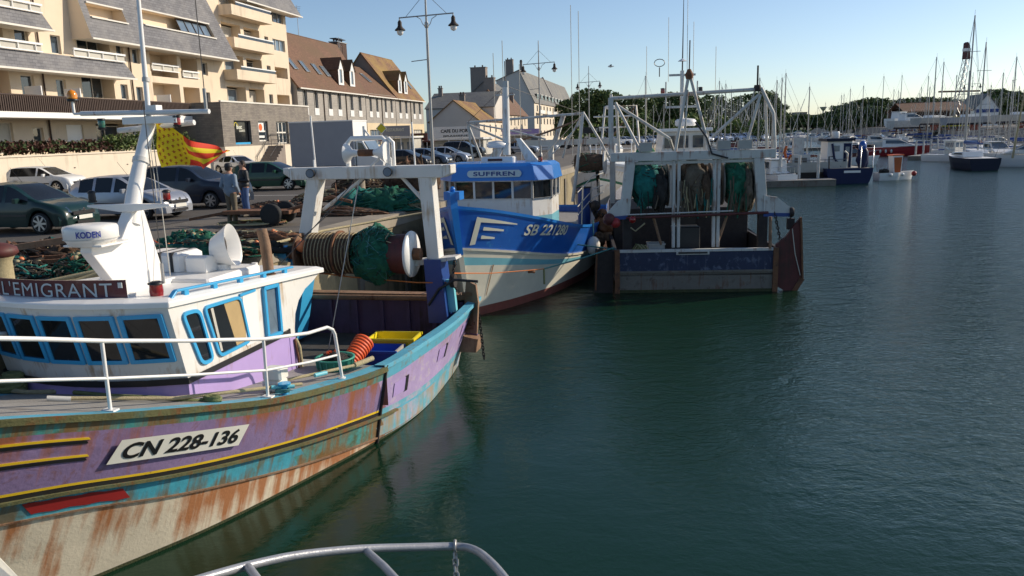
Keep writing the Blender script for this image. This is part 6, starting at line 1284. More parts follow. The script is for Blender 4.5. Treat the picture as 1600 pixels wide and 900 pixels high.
# ================= CARS =================
def car(name, label, cat, loc, rz, body, L_=3.85, Wd=1.66, Ht=1.43, kind='hatch', group=None, glass='car_glass', alloy='alloy'):
    T = thing(name, label, cat, loc, rz, group); h = Wd/2; wb0, wb1 = L_*.175, L_*.80; wr = .30
    if kind == 'hatch': top = [(0, .62), (.06, .95), (.3, 1.22), (.55, 1.34), (1.0, 1.41), (1.7, 1.43), (2.15, 1.36), (2.95, .95), (3.4, .84), (3.7, .72), (3.82, .56), (3.85, .45)]; cabin = (.12, 2.95); bl = .9
    elif kind == 'estate': top = [(0, .6), (.04, .95), (.16, 1.3), (.35, 1.4), (1.0, 1.45), (1.9, 1.43), (2.2, 1.34), (2.95, .97), (3.5, .88), (3.75, .74), (3.85, .5)]; cabin = (.1, 2.95); bl = .93
    elif kind == 'sedan': top = [(0, .6), (.05, .92), (.5, .98), (1.15, 1.32), (1.6, 1.38), (2.1, 1.34), (2.85, .94), (3.45, .82), (3.75, .68), (3.85, .45)]; cabin = (.55, 2.85); bl = .9
    elif kind == 'suv': top = [(0, .7), (.04, 1.1), (.15, 1.55), (.4, 1.68), (1.2, 1.72), (2.0, 1.68), (2.3, 1.55), (2.85, 1.15), (3.5, 1.05), (3.78, .9), (3.85, .55)]; cabin = (.1, 2.85); bl = 1.1
    elif kind == 'van': top = [(0, .7), (.03, 1.1), (.08, 1.8), (.3, 1.9), (1.5, 1.92), (2.3, 1.88), (2.6, 1.75), (3.2, 1.15), (3.6, .98), (3.8, .8), (3.85, .5)]; cabin = (1.7, 3.2); bl = 1.15
    k = L_/3.85; xs = sorted({0, .03, .08, .15, *[i*.11 for i in range(2, 35)], 3.8, 3.85, *cabin}); xs = [x for x in xs if x <= 3.85]
    hs = Ht/max(t[1] for t in top)
    def zt(x): return pws(top, x)*hs
    def plan(x): return h*(1-.16*max(0, 1-x/.35)**2.2-.22*max(0, (x-3.2)/.65)**2.4)
    BL = bl*hs
    def arch(x):
        z = .2
        for c in (wb0/k, wb1/k):
            d = abs(x-c)*k
            if d < .37: z = max(z, .30*1+math.sqrt(.37**2-d*d))
        return z
    rows = []
    for x in xs:
        zt_ = zt(x); cabin_ = cabin[0] < x < cabin[1] and zt_ > BL+.03; zb = arch(x); pl_ = plan(x); be = min(BL, zt_-.02) if cabin_ else max(zb+.05, zt_-.05)
        mid = max(zb+.03, min(.55*hs, be-.05)); ti = 1-.30*min(1, (zt_-BL)/.5) if cabin_ else .9
        rows.append([(x*k, pl_*.96, zb), (x*k, pl_, mid), (x*k, pl_*.985, be*.5+mid*.5), (x*k, pl_*.95, be), (x*k, pl_*(.95*.15+.85*ti), lerp(be, zt_, .88)), (x*k, pl_*ti*.82, zt_-.012), (x*k, pl_*.4*ti, zt_), (x*k, 0, zt_+.005)])
    B = MB(); G = {'w': MB()}; nx = len(xs)
    glassf = []
    for s in (1, -1):
        for i in range(nx-1):
            xm = (xs[i]+xs[i+1])/2
            for j in range(7):
                q = [V((p[0], p[1]*s, p[2])) for p in (rows[i][j], rows[i+1][j], rows[i+1][j+1], rows[i][j+1])]
                g = False; zc = (rows[i][7][2]+rows[i+1][7][2])/2
                if cabin[0] < xm < cabin[1]:
                    tall = zt(xm) > BL+.12
                    slope_ = (zt(xs[i+1])-zt(xs[i]))/(xs[i+1]-xs[i])
                    if j == 3 and tall:
                        pil = [cabin[0]+.02, (cabin[0]+cabin[1])*.36, (cabin[0]+cabin[1])*.62] if kind != 'van' else [1.75]
                        g = not any(abs(xm-p) < .05 for p in pil) and xm > cabin[0]+.2
                        if kind == 'hatch' and xm < .5: g = False
                    if j >= 4 and slope_ < -.3 and zt(xm) < zt(1.6)-.06 and xm > 1.6: g = (j >= 5)
                    if j >= 5 and slope_ > .5 and xm < 1.2 and zc > BL+.08: g = True
                (glassf if g else [None]) and None
                if g: G['w'].add(q, [(0, 1, 2, 3)], glass, True)
                else: B.add(q, [(0, 1, 2, 3)], body, True)
    for i in (0, -1):
        r_ = rows[i]; B.add([(p[0], p[1], p[2]) for p in r_]+[(p[0], -p[1], p[2]) for p in reversed(r_)], [tuple(range(16))], body)
    U = MB(); U.bb(.12*k, L_-.12, -h*.84, h*.84, .2, .5, 'black_paint'); U.build('underbody', T)
    B.build('body', T, weld=True); G['w'].build('windows', T, weld=True)
    M = MB(); zf_ = .33*hs
    def bump(x0, s_, m, z0, z1): 
        pts = [(y*h, x0-s_*.12*(abs(y)**2.5)*2.2) for y in [-.92, -.8, -.5, 0, .5, .8, .92]]
        M.grid([[(x+s_*.03, y, z0) for y, x in pts], [(x+s_*.06, y, (z0+z1)/2) for y, x in pts], [(x+s_*.03, y, z1) for y, x in pts], [(x-s_*.1, y, z1+.01) for y, x in pts]], m)
    bump(L_, 1, body, .22, .5); o = M.build('bumper', T); M = MB(); bump(0, -1, body, .25, .55); M.build('bumper', T)
    M = MB(); M.bb(L_+.0, L_+.035, -h*.5, h*.5, .5, .6, 'black_paint'); M.bb(L_+.04, L_+.07, -h*.4, h*.4, .24, .33, 'black_paint'); M.lathe([(.055, 0), (.055, .012)], (L_+.03, 0, .63), 'chrome', 12, 'X'); M.build('grille', T)
    M = MB(); M.bb(L_+.06, L_+.075, -.26, .26, .37, .48, 'plate_white'); M.build('number_plate', T)
    for s in (1, -1):
        M = MB(); y0, y1 = s*h*.52, s*h*.9; M.add([(L_-.06, y0, .58*hs), (L_-.34, y1, .62*hs), (L_-.5, y1*.985, .80*hs), (L_-.2, y0, .70*hs), (L_+.0, y0, .58*hs), (L_-.26, y1*1.02, .62*hs), (L_-.46, y1*1.01, .8*hs), (L_-.15, y0, .72*hs)], [(0, 1, 2, 3), (4, 5, 6, 7), (0, 1, 5, 4), (1, 2, 6, 5), (2, 3, 7, 6), (3, 0, 4, 7)], 'chrome'); M.build('headlight', T)
        M = MB(); M.add([(.08, s*h*.6, .75*hs), (.22, s*h*.9, .75*hs), (.3, s*h*.86, 1.0*hs), (.14, s*h*.6, 1.0*hs), (-.01, s*h*.6, .75*hs), (.14, s*h*.96, .75*hs), (.22, s*h*.9, 1.0*hs), (.05, s*h*.6, 1.0*hs)], [(0, 1, 2, 3), (4, 5, 6, 7), (0, 1, 5, 4), (1, 2, 6, 5), (2, 3, 7, 6), (3, 0, 4, 7)], 'red_lens'); M.build('tail_light', T)
        M = MB(); xm = (cabin[1]-.55)*k; M.bbox_bev(xm, xm+.12, min(s*h*.96, s*(h*.96+.2)), max(s*h*.96, s*(h*.96+.2)), BL-.02, BL+.12, .02, body if body != 'clean_white' else 'black_paint'); M.build('mirror', T)
        M = MB(); M.bb(wb0+.4, wb1-.4, s*h*1.0-.01, s*h*1.0+.012, .5*hs, .56*hs, 'black_paint'); M.build('trim_strip', T)
        for xw in (wb0, wb1):
            W_ = MB(); n = 24; yc = s*(h-.10); W_.lathe([(wr-.09, -.09), (wr-.02, -.09), (wr, -.05), (wr, .05), (wr-.02, .09), (wr-.09, .09)], (xw, yc, wr), 'rubber', n, 'Y'); wo = W_.build('wheel', T)
            Q = MB(); Q.lathe([(.05, .078*s), (wr-.1, .07*s)], (xw, yc, wr), 'dark_iron', n, 'Y'); Q.lathe([(wr-.10, .07*s), (wr-.075, .095*s), (wr-.06, .07*s)], (xw, yc, wr), alloy, n, 'Y', caps=False)
            for q in range(7): t = q*2*math.pi/7; Q.bar((xw+.04*math.cos(t), yc+.088*s, wr+.04*math.sin(t)), (xw+(wr-.09)*math.cos(t), yc+.088*s, wr+(wr-.09)*math.sin(t)), .055, .02, alloy, up=(0, 1, 0))
            Q.lathe([(.05, .075*s), (.045, .1*s)], (xw, yc, wr), alloy, 12, 'Y'); Q.build('rim', wo)
    M = MB(); M.tube([(1.9*k, 0, Ht), (1.55*k, 0, Ht+.42)], .006, 'black_paint', 4); M.build('aerial', T)
    return T
def carpaint(n, c, metal=0.): mat(n, c, .35, metal, var=.03, coat=.35, spec=.3)
carpaint('car_green', (.006, .028, .026)); carpaint('car_white', (.72, .72, .7), 0); carpaint('car_silver', (.38, .40, .44), .5); carpaint('car_navy', (.014, .022, .04)); carpaint('car_lightsilver', (.55, .6, .68), .5)
carpaint('car_deepgreen', (.012, .06, .035)); carpaint('car_black', (.012, .013, .016)); carpaint('car_bluegrey', (.12, .16, .22), .5)
def putcar(px, py, yaw, body, L_, label, kind='hatch', anchor=.80, **kw):
    """front wheel on the near side touches the ground where the photo shows it"""
    p = gp(px, py, 2.806); rz = -R(yaw); d = V((math.cos(rz), math.sin(rz), 0)); nn = V((-d.y, d.x, 0))
    W_ = kw.get('Wd', 1.66); o = p-d*(L_*anchor)+nn*(W_/2-.05)
    return car('parked_car', label, 'car', (o.x, o.y, 2.806), rz, body, L_, kind=kind, group='cars parked on the quay', **kw)
putcar(66, 366, 13, 'car_green', 3.85, 'dark green hatchback parked nearest, at the left edge of the picture', Ht=1.43)
putcar(90, 302, 11, 'car_white', 3.9, 'white hatchback against the cream retaining wall', 'estate', Ht=1.42)
putcar(226, 344, 17, 'car_silver', 3.85, 'silver hatchback behind the leaning white mast', Ht=1.43)
putcar(331, 326, 15, 'car_navy', 4.25, 'dark blue grey people carrier behind the flag', 'suv', Ht=1.6, Wd=1.75)
putcar(375, 272, 35, 'car_lightsilver', 4.1, 'pale silver blue coupe pointing at the water behind the two men', 'sedan', Ht=1.38)
putcar(452, 297, 13, 'car_deepgreen', 4.1, 'bottle green car left of the box delivery truck', Ht=1.4)
putcar(652, 262, 17, 'car_black', 4.1, 'black hatchback just right of the white van cab', Ht=1.42)
putcar(684, 258, 17, 'car_bluegrey', 4.1, 'blue grey hatchback, second in the row right of the white van', Ht=1.42)
putcar(716, 255, 17, 'car_silver', 4.1, 'shiny grey blue car, last of the row left of the blue visor', Ht=1.45)
putcar(742, 247, 11, 'car_black', 4.4, 'big black four wheel drive behind the row of small cars', 'suv', Ht=1.8, Wd=1.85)
putcar(700, 238, 11, 'car_white', 4.0, 'small white car in front of the white sign board', Ht=1.4)
for px, py, c, lb in ((830, 240, 'car_silver', 'silver car parked beyond the blue trawler gallows'), (862, 236, 'car_white', 'white car beside the second street lamp'), (885, 233, 'car_black', 'dark car far along the quay before the trees')):
    putcar(px, py, 15, c, 4.1, lb, Ht=1.42)
far = car('parked_car', 'distant cars in a line under the trees', 'car', (0, 0, 0), 0, 'car_lightsilver', 4.0, Ht=1.4)
cols = ['car_lightsilver', 'car_white', 'car_navy', 'car_silver', 'car_black']
first = True
rndc = random.Random(5)
for k in range(16):
    px = 915+k*17; py = 228-k*.55; p = gp(px, py, 2.806)
    if first: far.location = p; far.rotation_euler.z = R(-60); first = False; far['group'] = 'distant cars under the trees'; far['label'] = 'small distant car in the long line parked under the dark trees'
    else: dup(far, p, R(-60+rndc.uniform(-8, 8)), group='distant cars under the trees')
# truck
p = gp(600, 276, 2.806); rz = -R(13)
TR = thing('delivery_truck', 'white box truck with side coloured in shade grey and white cab parked on the quay', 'truck', (p.x-4.9, p.y+1.4, 2.806), rz)
M = MB(); M.bb(-.7, 3.55, -1.1, 1.1, .75, 3.5, 'grey_box'); M.bb(3.55, 3.58, -1.1, 1.1, .75, 3.5, 'clean_white'); M.bb(-.73, 3.6, -1.13, 1.13, 3.44, 3.52, 'clean_white'); M.build('cargo_box', TR, bev=.02)  # white box: shaded side coloured grey, sunlit front panel coloured white
M = MB(); M.bb(-.6, 3.8, -.9, .9, .45, .75, 'black_paint'); M.build('chassis', TR)
M = MB(); M.prism([(3.65, .4), (5.35, .4), (5.4, .95), (5.15, 1.15), (4.65, 1.3), (4.1, 2.25), (3.65, 2.35)], -1.0, 1.0, 'car_white', lambda a, b, t: (a, t, b)); cb_ = M.build('cab', TR, bev=.05)
M = MB(); M.prism([(4.65, 1.35), (4.13, 2.2), (4.17, 2.22), (4.7, 1.37)], -.88, .88, 'sky_glass', lambda a, b, t: (a+.02, t, b)); M.build('windscreen', cb_)
for s in (-1, 1): 
    M = MB(); M.prism([(4.5, 1.35), (4.08, 2.1), (3.8, 2.15), (3.8, 1.35)], s*1.0, s*1.012, 'blue_glass', lambda a, b, t: (a, t, b)); M.build('side_window', cb_)
    M = MB(); M.bb(5.1, 5.41, s*.6-.2, s*.6+.2, .9, 1.08, 'chrome'); M.build('headlight', cb_)
    for x in (.5, 4.55): M = MB(); M.lathe([(.2, -.12), (.38, -.12), (.4, 0), (.38, .12), (.2, .12)], (x, s*.85, .4), 'rubber', 20, 'Y'); M.lathe([(.02, .1*s), (.2, .1*s)], (x, s*.85, .4), 'alloy', 16, 'Y'); M.build('wheel', TR)

# ================= PEOPLE =================
def skin(name, joints, edges, m, parent=None, sub=2):
    me = bpy.data.meshes.new(name); me.from_pydata([j[0] for j in joints], edges, []); me.materials.append(MT[m])
    o = bpy.data.objects.new(name, me); COL.objects.link(o)
    if parent: o.parent = parent
    sk = o.modifiers.new('skin', 'SKIN'); sk.use_smooth_shade = True
    if not me.skin_vertices: 
        lay = me.attributes.get('skin_vertices')
    bpy.context.view_layer.objects.active = o
    if not me.skin_vertices:
        with bpy.context.temp_override(object=o, active_object=o): bpy.ops.object.skin_root_mark() if 0 else None
    return o, me
def limb(M, pts, rs, m, n=12, sx=1.): M.tube(pts, rs, m, n)
def figure(name, label, loc, rz, jacket, pants, headwear, h=1.74, armpose='pockets'):
    """one continuous skin surface; clothes are slightly larger shells on it"""
    k = h/1.74
    T = thing(name, label, 'person', loc, rz)
    # body built as metaball-like union: a single remeshed surface
    def solid(parts, nm, m, vox=.018):
        M = MB()
        for pts, rs in parts:
            P = [V(p)*k for p in pts]; r_ = [r*k for r in rs]; M.tube(P, r_, m, 12)
            M.ball(P[0], r_[0], m, 10); M.ball(P[-1], r_[-1], m, 10)
            for p, r in zip(P[1:-1], r_[1:-1]): M.ball(p, r*.99, m, 10)
        o = M.build(nm, T); md = o.modifiers.new('rm', 'REMESH'); md.mode = 'VOXEL'; md.voxel_size = vox*k; md.use_smooth_shade = True
        sm = o.modifiers.new('sm', 'SMOOTH'); sm.iterations = 4; sm.factor = .5; return o
    hipz = .92
    legs = [[(s*.09, 0, .9), (s*.10, -.01, .5), (s*.11+.0, .02, .09)] for s in (-1, 1)]
    torso = [[(-.09, 0, .95), (.09, 0, .95)], [(0, 0, .95), (0, .01, 1.15), (0, .0, 1.32), (0, 0, 1.44)], [(-.16, 0, 1.4), (.16, 0, 1.4)], [(0, 0, 1.42), (0, -.015, 1.54)]]
    if armpose == 'pockets': arms = [[(s*.19, 0, 1.4), (s*.27, .06, 1.13), (s*.2, -.1, .96)] for s in (-1, 1)]
    else: arms = [[(s*.19, 0, 1.4), (s*.25, .02, 1.14), (s*.08, -.24, 1.16)] for s in (-1, 1)]
    bodyp = [(l, [.08, .055, .04]) for l in legs]+[(torso[0], [.12, .12]), (torso[1], [.13, .13, .15, .12]), (torso[2], [.075, .075]), (torso[3], [.06, .055])]+[(a, [.055, .045, .032]) for a in arms]
    # head with face, ears
    bodyp += [([(0, -.02, 1.60), (0, -.015, 1.67)], [.082, .088]), ([(0, -.05, 1.555), (0, -.06, 1.565)], [.05, .045]), ([(0, -.108, 1.615), (0, -.118, 1.6)], [.013, .016])]
    bodyp += [([(s*.09, .0, 1.62), (s*.092, .005, 1.645)], [.018, .02]) for s in (-1, 1)]
    for s, a in zip((-1, 1), arms):
        q = V(a[2]); d = (q-V(a[1])).normalized(); bodyp.append(([tuple(q), tuple(q+d*.08)], [.035, .035]))
        for f in range(4): o_ = V((s*(.02*f-.03), 0, 0)); bodyp.append(([tuple(q+d*.07+o_), tuple(q+d*.11+o_+V((0, -.01, 0))), tuple(q+d*(.14-.008*abs(f-1))+o_+V((0, -.02, -.02)))], [.011, .010, .009]))
        bodyp.append(([tuple(q+d*.03), tuple(q+d*.07+V((-s*.045, -.015, 0)))], [.013, .010]))
    solid(bodyp, 'body', 'skin', .012)
    tr = [(l, [.105, .078, .068]) for l in legs]+[([(-.08, 0, .93), (.08, 0, .93)], [.125, .125])]
    solid(tr, 'trousers', pants)
    jk = [([(0, 0, .96), (0, .01, 1.15), (0, 0, 1.36)], [.165, .17, .165]), ([(-.17, 0, 1.39), (.17, 0, 1.39)], [.085, .085]), ([(-.07, 0, 1.0), (.07, 0, 1.0)], [.15, .15]), ([(0, 0, 1.42), (0, 0, 1.48)], [.09, .075])]+[(a, [.08, .068, .055]) for a in arms]
    solid(jk, 'jacket', jacket)
    for s in (-1, 1):
        M = MB(); M.ball((s*.11*k, .0, .05*k), .055*k, 'shoe', 12, .045*k); M.tube([(s*.11*k, .05*k, .045*k), (s*.12*k, -.08*k, .04*k), (s*.125*k, -.16*k, .032*k)], [.05*k, .046*k, .03*k], 'shoe', 10); M.build('shoe', T)
        E_ = MB(); E_.ball((s*.033*k, -.098*k, 1.642*k), .012*k, 'clean_white', 8); E_.ball((s*.033*k, -.107*k, 1.642*k), .006*k, 'black_paint', 6); E_.build('eye', T)
    M = MB(); M.tube([(-.022*k, -.105*k, 1.572*k), (0, -.11*k, 1.57*k), (.022*k, -.105*k, 1.572*k)], .006*k, 'dark_red', 6); M.build('mouth', T)
    M = MB()
    M.lathe([(.094*k, 1.63*k), (.1*k, 1.67*k), (.085*k, 1.73*k), (.05*k, 1.765*k), (.005*k, 1.775*k)], (0, .004*k, 0), 'hair', 18, caps=False); M.lathe([(.075*k, 1.57*k), (.092*k, 1.63*k)], (0, .022*k, 0), 'hair', 18, caps=False); M.build('hair', T)
    if headwear:
        M = MB(); M.lathe([(.104*k, 1.66*k), (.115*k, 1.69*k), (.1*k, 1.75*k), (.05*k, 1.785*k), (.005*k, 1.79*k)], (0, 0, 0), headwear, 20, caps=False); M.tube([(-.06*k, -.09*k, 1.675*k), (0, -.16*k, 1.665*k), (.06*k, -.09*k, 1.675*k)], .014*k, headwear, 6); M.build('cap', T)
    return T
p = gp(365, 351, 2.806); figure('person', 'man in pale blue jacket, khaki trousers and dark cap standing with his back turned', p, R(155), 'grey_jacket', 'khaki', 'black_jacket', 1.76, 'pockets')
p = gp(386, 338, 2.806); figure('person', 'man in black leather jacket and blue jeans facing his companion', p, R(-50), 'black_jacket', 'denim', None, 1.78, 'holding')

# ================= GEAR ON THE QUAY =================
def qp(px, py, z=2.82): return gp(px, py, z)
def netpile(label, px, py, rx, ry, h, mats, seed, rot=-14.7, cat='fishing net', n=150, name='net_pile', r=.02):
    p = qp(px, py); M = MB(); rnd = random.Random(seed)
    for k in range(5):
        a = rnd.uniform(-.55, .55)*rx; b = rnd.uniform(-.5, .5)*ry; lumps(M, (a, b, 0), (rx*rnd.uniform(.4, .65), ry*rnd.uniform(.45, .7), h*rnd.uniform(.6, 1.05)), mats[k % len(mats)], seed+k, .4, 3.2, 40, 18, 0)
    strands(M, (0, 0, 0), (rx, ry, h), mats, n, seed, r, .9, 0); strands(M, (0, 0, 0), (rx*.9, ry*.9, h*1.05), mats+['rope_tan'], n, seed+5, r*.45, 1.3, 0)
    for k in range(9):
        t = rnd.uniform(0, 6.28); q = rnd.uniform(.2, .8); M.ball((rx*q*math.cos(t), ry*q*math.sin(t), h*(1-q*q)**.5+.02), .055, rnd.choice(['orange_buoy', 'rope_tan', 'net_dark']), 7)
    o = M.build(name, recalc=False); o.location = p; o.rotation_euler.z = R(rot); return tag(o, label, cat)
netpile('green net heap on the quay just right of the raised white mast', 305, 388, .75, .5, .38, ['net_green', 'net_green', 'net_teal'], 31, n=120)
netpile('flat dark green net spread on the quay behind the white roof vents', 265, 408, 1.5, .5, .3, ['net_teal', 'net_green', 'net_dark'], 32, n=120)
netpile('green and pink net bundle with floats at the foot of the white fin', 135, 432, .6, .45, .42, ['net_green', 'net_brown', 'net_green'], 33)
netpile('dark teal net pile lying under the round radar', 95, 400, .8, .5, .35, ['net_teal', 'net_dark', 'net_dark'], 34)
netpile('long brown net and chain heap at the left on the quay', 40, 408, 1.3, .6, .35, ['net_dark', 'net_brown', 'rusty'], 35)
netpile('rusty brown rope heap around the quay ladder behind the exhaust pipe', 395, 375, 1.8, .45, .2, ['net_brown', 'rusty', 'rope_tan'], 36)
netpile('large green trawl net piled behind the white gantry', 600, 326, 1.7, 1.0, .62, ['net_green', 'net_teal', 'net_green'], 37, n=220)
netpile('yellow tan rope bundle at the right end of the green trawl net', 648, 326, .55, .5, .35, ['rope_tan', 'net_brown'], 38)
netpile('brown net mound with dark folds behind the gantry beam', 560, 300, 1.2, 1.0, .8, ['net_brown', 'net_dark'], 39)
netpile('tall rust brown bundle of cane traps under the right end of the gantry', 635, 295, 1.5, 1.0, 1.1, ['rusty', 'net_brown', 'rusty_brown'], 40)
netpile('rusty chain mat stretched along the quay beyond the two men', 470, 335, 2.8, .5, .25, ['rusty', 'net_brown', 'rusty_brown'], 41, n=200)
netpile('dark ropes and cables lying on the quay near the two men', 440, 325, 1.3, .4, .22, ['net_dark', 'rusty'], 42)
p = qp(640, 282); M = MB(); M.lathe([(.3, 0), (.3, .15)], (0, 0, .75), 'crate_yellow', 14); lumps(M, (0, 0, .8), (.45, .35, .22), 'crate_yellow', 4, .2); o = M.build('oilskin'); o.location = qp(612, 290); tag(o, 'bright yellow oilskin bundle lying on the traps', 'oilskins')
# orange and white striped sheets
p = qp(245, 402); M = MB()
for k in range(9):
    a = k*.09; M.add([(a-.4, 0, 0), (a-.28, 0, 0), (a*.3-.3, .2, .55-.03*k), (a*.3-.36, .2, .56-.03*k)], [(0, 1, 2, 3)], 'orange' if k % 2 else 'clean_white'); M.add([(a-.4, .5, 0), (a-.28, .5, 0), (a*.3-.3, .2, .55-.03*k), (a*.3-.36, .2, .56-.03*k)], [(0, 1, 2, 3)], 'orange' if k % 2 else 'clean_white')
o = M.build('striped_net_panel', recalc=False); o.location = p; tag(o, 'orange and white striped tarpaulin beside the fin shaped mast', 'tarpaulin')
# rusty beams and bollard at the left
M = MB(); M.bar((-1.6, 0, .35), (.8, .25, .62), .12, .12, 'rusty_brown'); M.bar((-1.6, .3, .2), (1.9, .2, .3), .07, .07, 'rusty'); M.bar((-1.5, -.3, .2), (1.7, -.1, .25), .07, .07, 'rusty'); M.bar((-.6, -.3, 0), (-.6, -.3, .3), .07, .07, 'rusty'); M.bar((-.2, -.3, 0), (-.2, -.3, .3), .07, .07, 'rusty'); M.bar((.0, .2, 0), (.0, .2, .3), .06, .06, 'rusty')
o = M.build('beam_trawl_frame'); o.location = qp(60, 425); o.rotation_euler.z = R(4); tag(o, 'rusty brown steel frame with diagonal beam lying at the left on the quay', 'trawl frame')
def bollard(label, px, py, s=1., m='rope_tan', cap='dark_red'):
    M = MB(); M.lathe([(.24, 0), (.2, .1), (.17, .2), (.17, .48), (.21, .55)], (0, 0, 0), m, 18); M.lathe([(.2, .55), (.27, .6), (.25, .68), (.12, .74), (.01, .76)], (0, 0, 0), cap, 18, caps=False); o = M.build('bollard'); o.location = qp(px, py); o.scale = (s,)*3; return tag(o, label, 'bollard')
bollard('round quay bollard with red cap at the left edge behind the name board', 6, 460, 1.15)
bollard('rusty mushroom bollard on the quay beyond the net drum', 563, 305, 1.4, 'coping', 'coping')
M = MB(); M.tube([(-1.3, -.2, .05), (-.3, -.1, .04), (.5, .15, .1), (1.1, .35, .3)], .05, 'rope_tan', 8); M.tube([(-1.2, 0, .05), (0, .1, .1), (.9, .3, .25)], .05, 'rope_tan', 8); o = M.build('thick_rope'); o.location = qp(70, 452); tag(o, 'thick twisted tan hawser lying on the coping above the name board', 'rope')
M = MB(); M.tube([V((-6.0, 14.2, 2.95)), V((-5.6, 17.5, 2.9)), V((-4.8, 20.5, 2.9)), V((-2.6, 24.0, 2.95)), V((-1.9, 23.5, 3.1))], .035, 'rope_tan', 7); tag(M.build('mooring_hawser'), 'cream twisted hawser stretched along the quay edge towards the blue bow', 'rope')
# trailer with wheels
T = thing('gear_trolley', 'low rusty two wheeled trolley standing behind the two men', 'trolley', qp(437, 350), R(-12))
for y in (-.45, .45): M = MB(); M.lathe([(.14, -.08), (.3, -.09), (.32, 0), (.3, .09), (.14, .08)], (0, y, .32), 'rubber', 20, 'Y'); M.lathe([(.02, -.05), (.15, -.06), (.15, .06), (.02, .05)], (0, y, .32), 'rusty', 12, 'Y'); M.build('wheel', T)
M = MB(); M.bb(-1.6, .5, -.35, .35, .32, .42, 'rusty'); M.bar((-1.6, 0, .36), (-2.9, 0, .15), .08, .08, 'rusty'); M.tube([(0, -.45, .32), (0, .45, .32)], .04, 'dark_iron', 8); M.tube([(.3, 0, .4), (1.6, .2, .75), (2.2, .2, .6)], .05, 'rusty', 7); M.build('chassis', T)
T = thing('wheel_hub', 'spoked rusty winch reel on the quay right of the trolley', 'winch reel', qp(540, 325), R(10))
M = MB(); M.lathe([(.42, -.3), (.45, -.28), (.1, -.26), (.1, .26), (.45, .28), (.42, .3)], (0, 0, .45), 'rusty', 20, 'X'); M.build('reel', T)

netpile('brown and rust coloured net heap between the mast and the exhaust pipe', 330, 398, 1.3, .5, .3, ['net_brown', 'rusty', 'net_green'], 51)
netpile('low dark rope tangle along the quay edge left of the exhaust pipe', 375, 392, 1.5, .35, .2, ['net_dark', 'rope_tan', 'net_brown'], 52)
netpile('mixed green and grey net remnants at the far left of the quay', 12, 430, .9, .5, .3, ['net_dark', 'net_teal', 'net_grey'], 53)
netpile('brown netting with tan floats spread beyond the rusty reel', 520, 312, 1.6, .7, .35, ['net_brown', 'rope_tan', 'net_dark'], 54)
M = MB()
for k in range(5): coil(M, (.1*k, .05*k, .02), .9-.12*k, 1.6, .025, ['rope_tan', 'rope_green', 'rusty'][k % 3], k)
o = M.build('rope_coils'); o.location = qp(395, 352); tag(o, 'loose rust and tan rope loops on the asphalt at the feet of the two men', 'rope')
# ================= TREES =================
def treeproto(name, label, h, r, seed, mats, n=2600, size=.42, low=.22, trunkh=.3):
    rnd = random.Random(seed); T = thing(name, label, 'tree', (0, 0, 0))
    M = MB(); cl = []
    nl = 16
    for k in range(nl):
        a = rnd.uniform(0, 6.28); z = lerp(low, .9, (k+.5)/nl)*h; prof = math.sin(math.pi*min(1, max(0, (z/h-low*.6)/(1-low*.6)))**.8)**.6; rr = r*prof*rnd.uniform(.35, .8)
        c = V((rr*math.cos(a), rr*math.sin(a), z)); cl.append((c, r*rnd.uniform(.26, .48)*(1.15-.5*z/h)))
    cl.append((V((0, 0, h*.86)), r*.35)); cl.append((V((0, 0, h*.55)), r*.62))
    for c, q in cl:
        k = int(n*q*q/sum(x[1]**2 for x in cl)); mm = [mats[0], mats[1], mats[rnd.randrange(len(mats))]]
        leafquads(M, tuple(c), (q, q, q*.8), k, size, mm, rnd)
    M.build('crown', T, recalc=False)
    W_ = MB(); W_.tube([(0, 0, -.1), (.05, 0, h*.2), (.0, .1, h*.45), (.1, 0, h*.8)], [r*.075, r*.06, r*.045, .03], 'bark', 8)
    for c, q in cl[:9]: W_.tube([(0, .05, c.z*.5), c*.5+V((0, 0, c.z*.2)), c], [r*.03, r*.02, .02], 'bark', 5)
    W_.build('trunk', T); return T
tp = [treeproto('tree', 'tall dark green tree at the left end of the quayside row, right of the white building', 15, 5.5, 1, ['leaf_dark', 'leaf_mid', 'leaf_light', 'leaf_dark']),
      treeproto('tree', 'rounded mid green tree in the quayside row behind the dark trawler', 13, 5.5, 2, ['leaf_dark', 'leaf_mid', 'leaf_light']),
      treeproto('tree', 'loose open tree with gaps standing near the right end of the quayside row', 13, 4.2, 3, ['leaf_dark', 'leaf_mid', 'leaf_mid'], n=1100, size=.4, low=.3)]
used = [0, 0, 0]
GR1 = 'dark trees in a row behind the quay'
def puttree(k, loc, sc, rz, label, group):
    if not used[k]: used[k] = 1; o = tp[k]; o.location = loc; o.rotation_euler.z = rz; o.scale = (sc,)*3; o['group'] = group; o['label'] = label
    else: dup(tp[k], loc, rz, label, group, sc)
rt = random.Random(11)
row = [(890, 150, 185, 0), (905, 138, 178, 0), (925, 133, 170, 0), (945, 138, 168, 1), (963, 141, 176, 0), (985, 147, 172, 1), (1005, 148, 180, 1), (1028, 144, 185, 0), (1045, 142, 190, 1), (1062, 140, 185, 0), (1085, 146, 190, 1), (1108, 143, 195, 2), (1122, 146, 200, 0), (1150, 146, 200, 2), (1163, 143, 205, 2), (1180, 140, 205, 0), (1196, 139, 200, 1), (1206, 148, 210, 2), (1216, 160, 220, 1), (875, 160, 260, 1)]
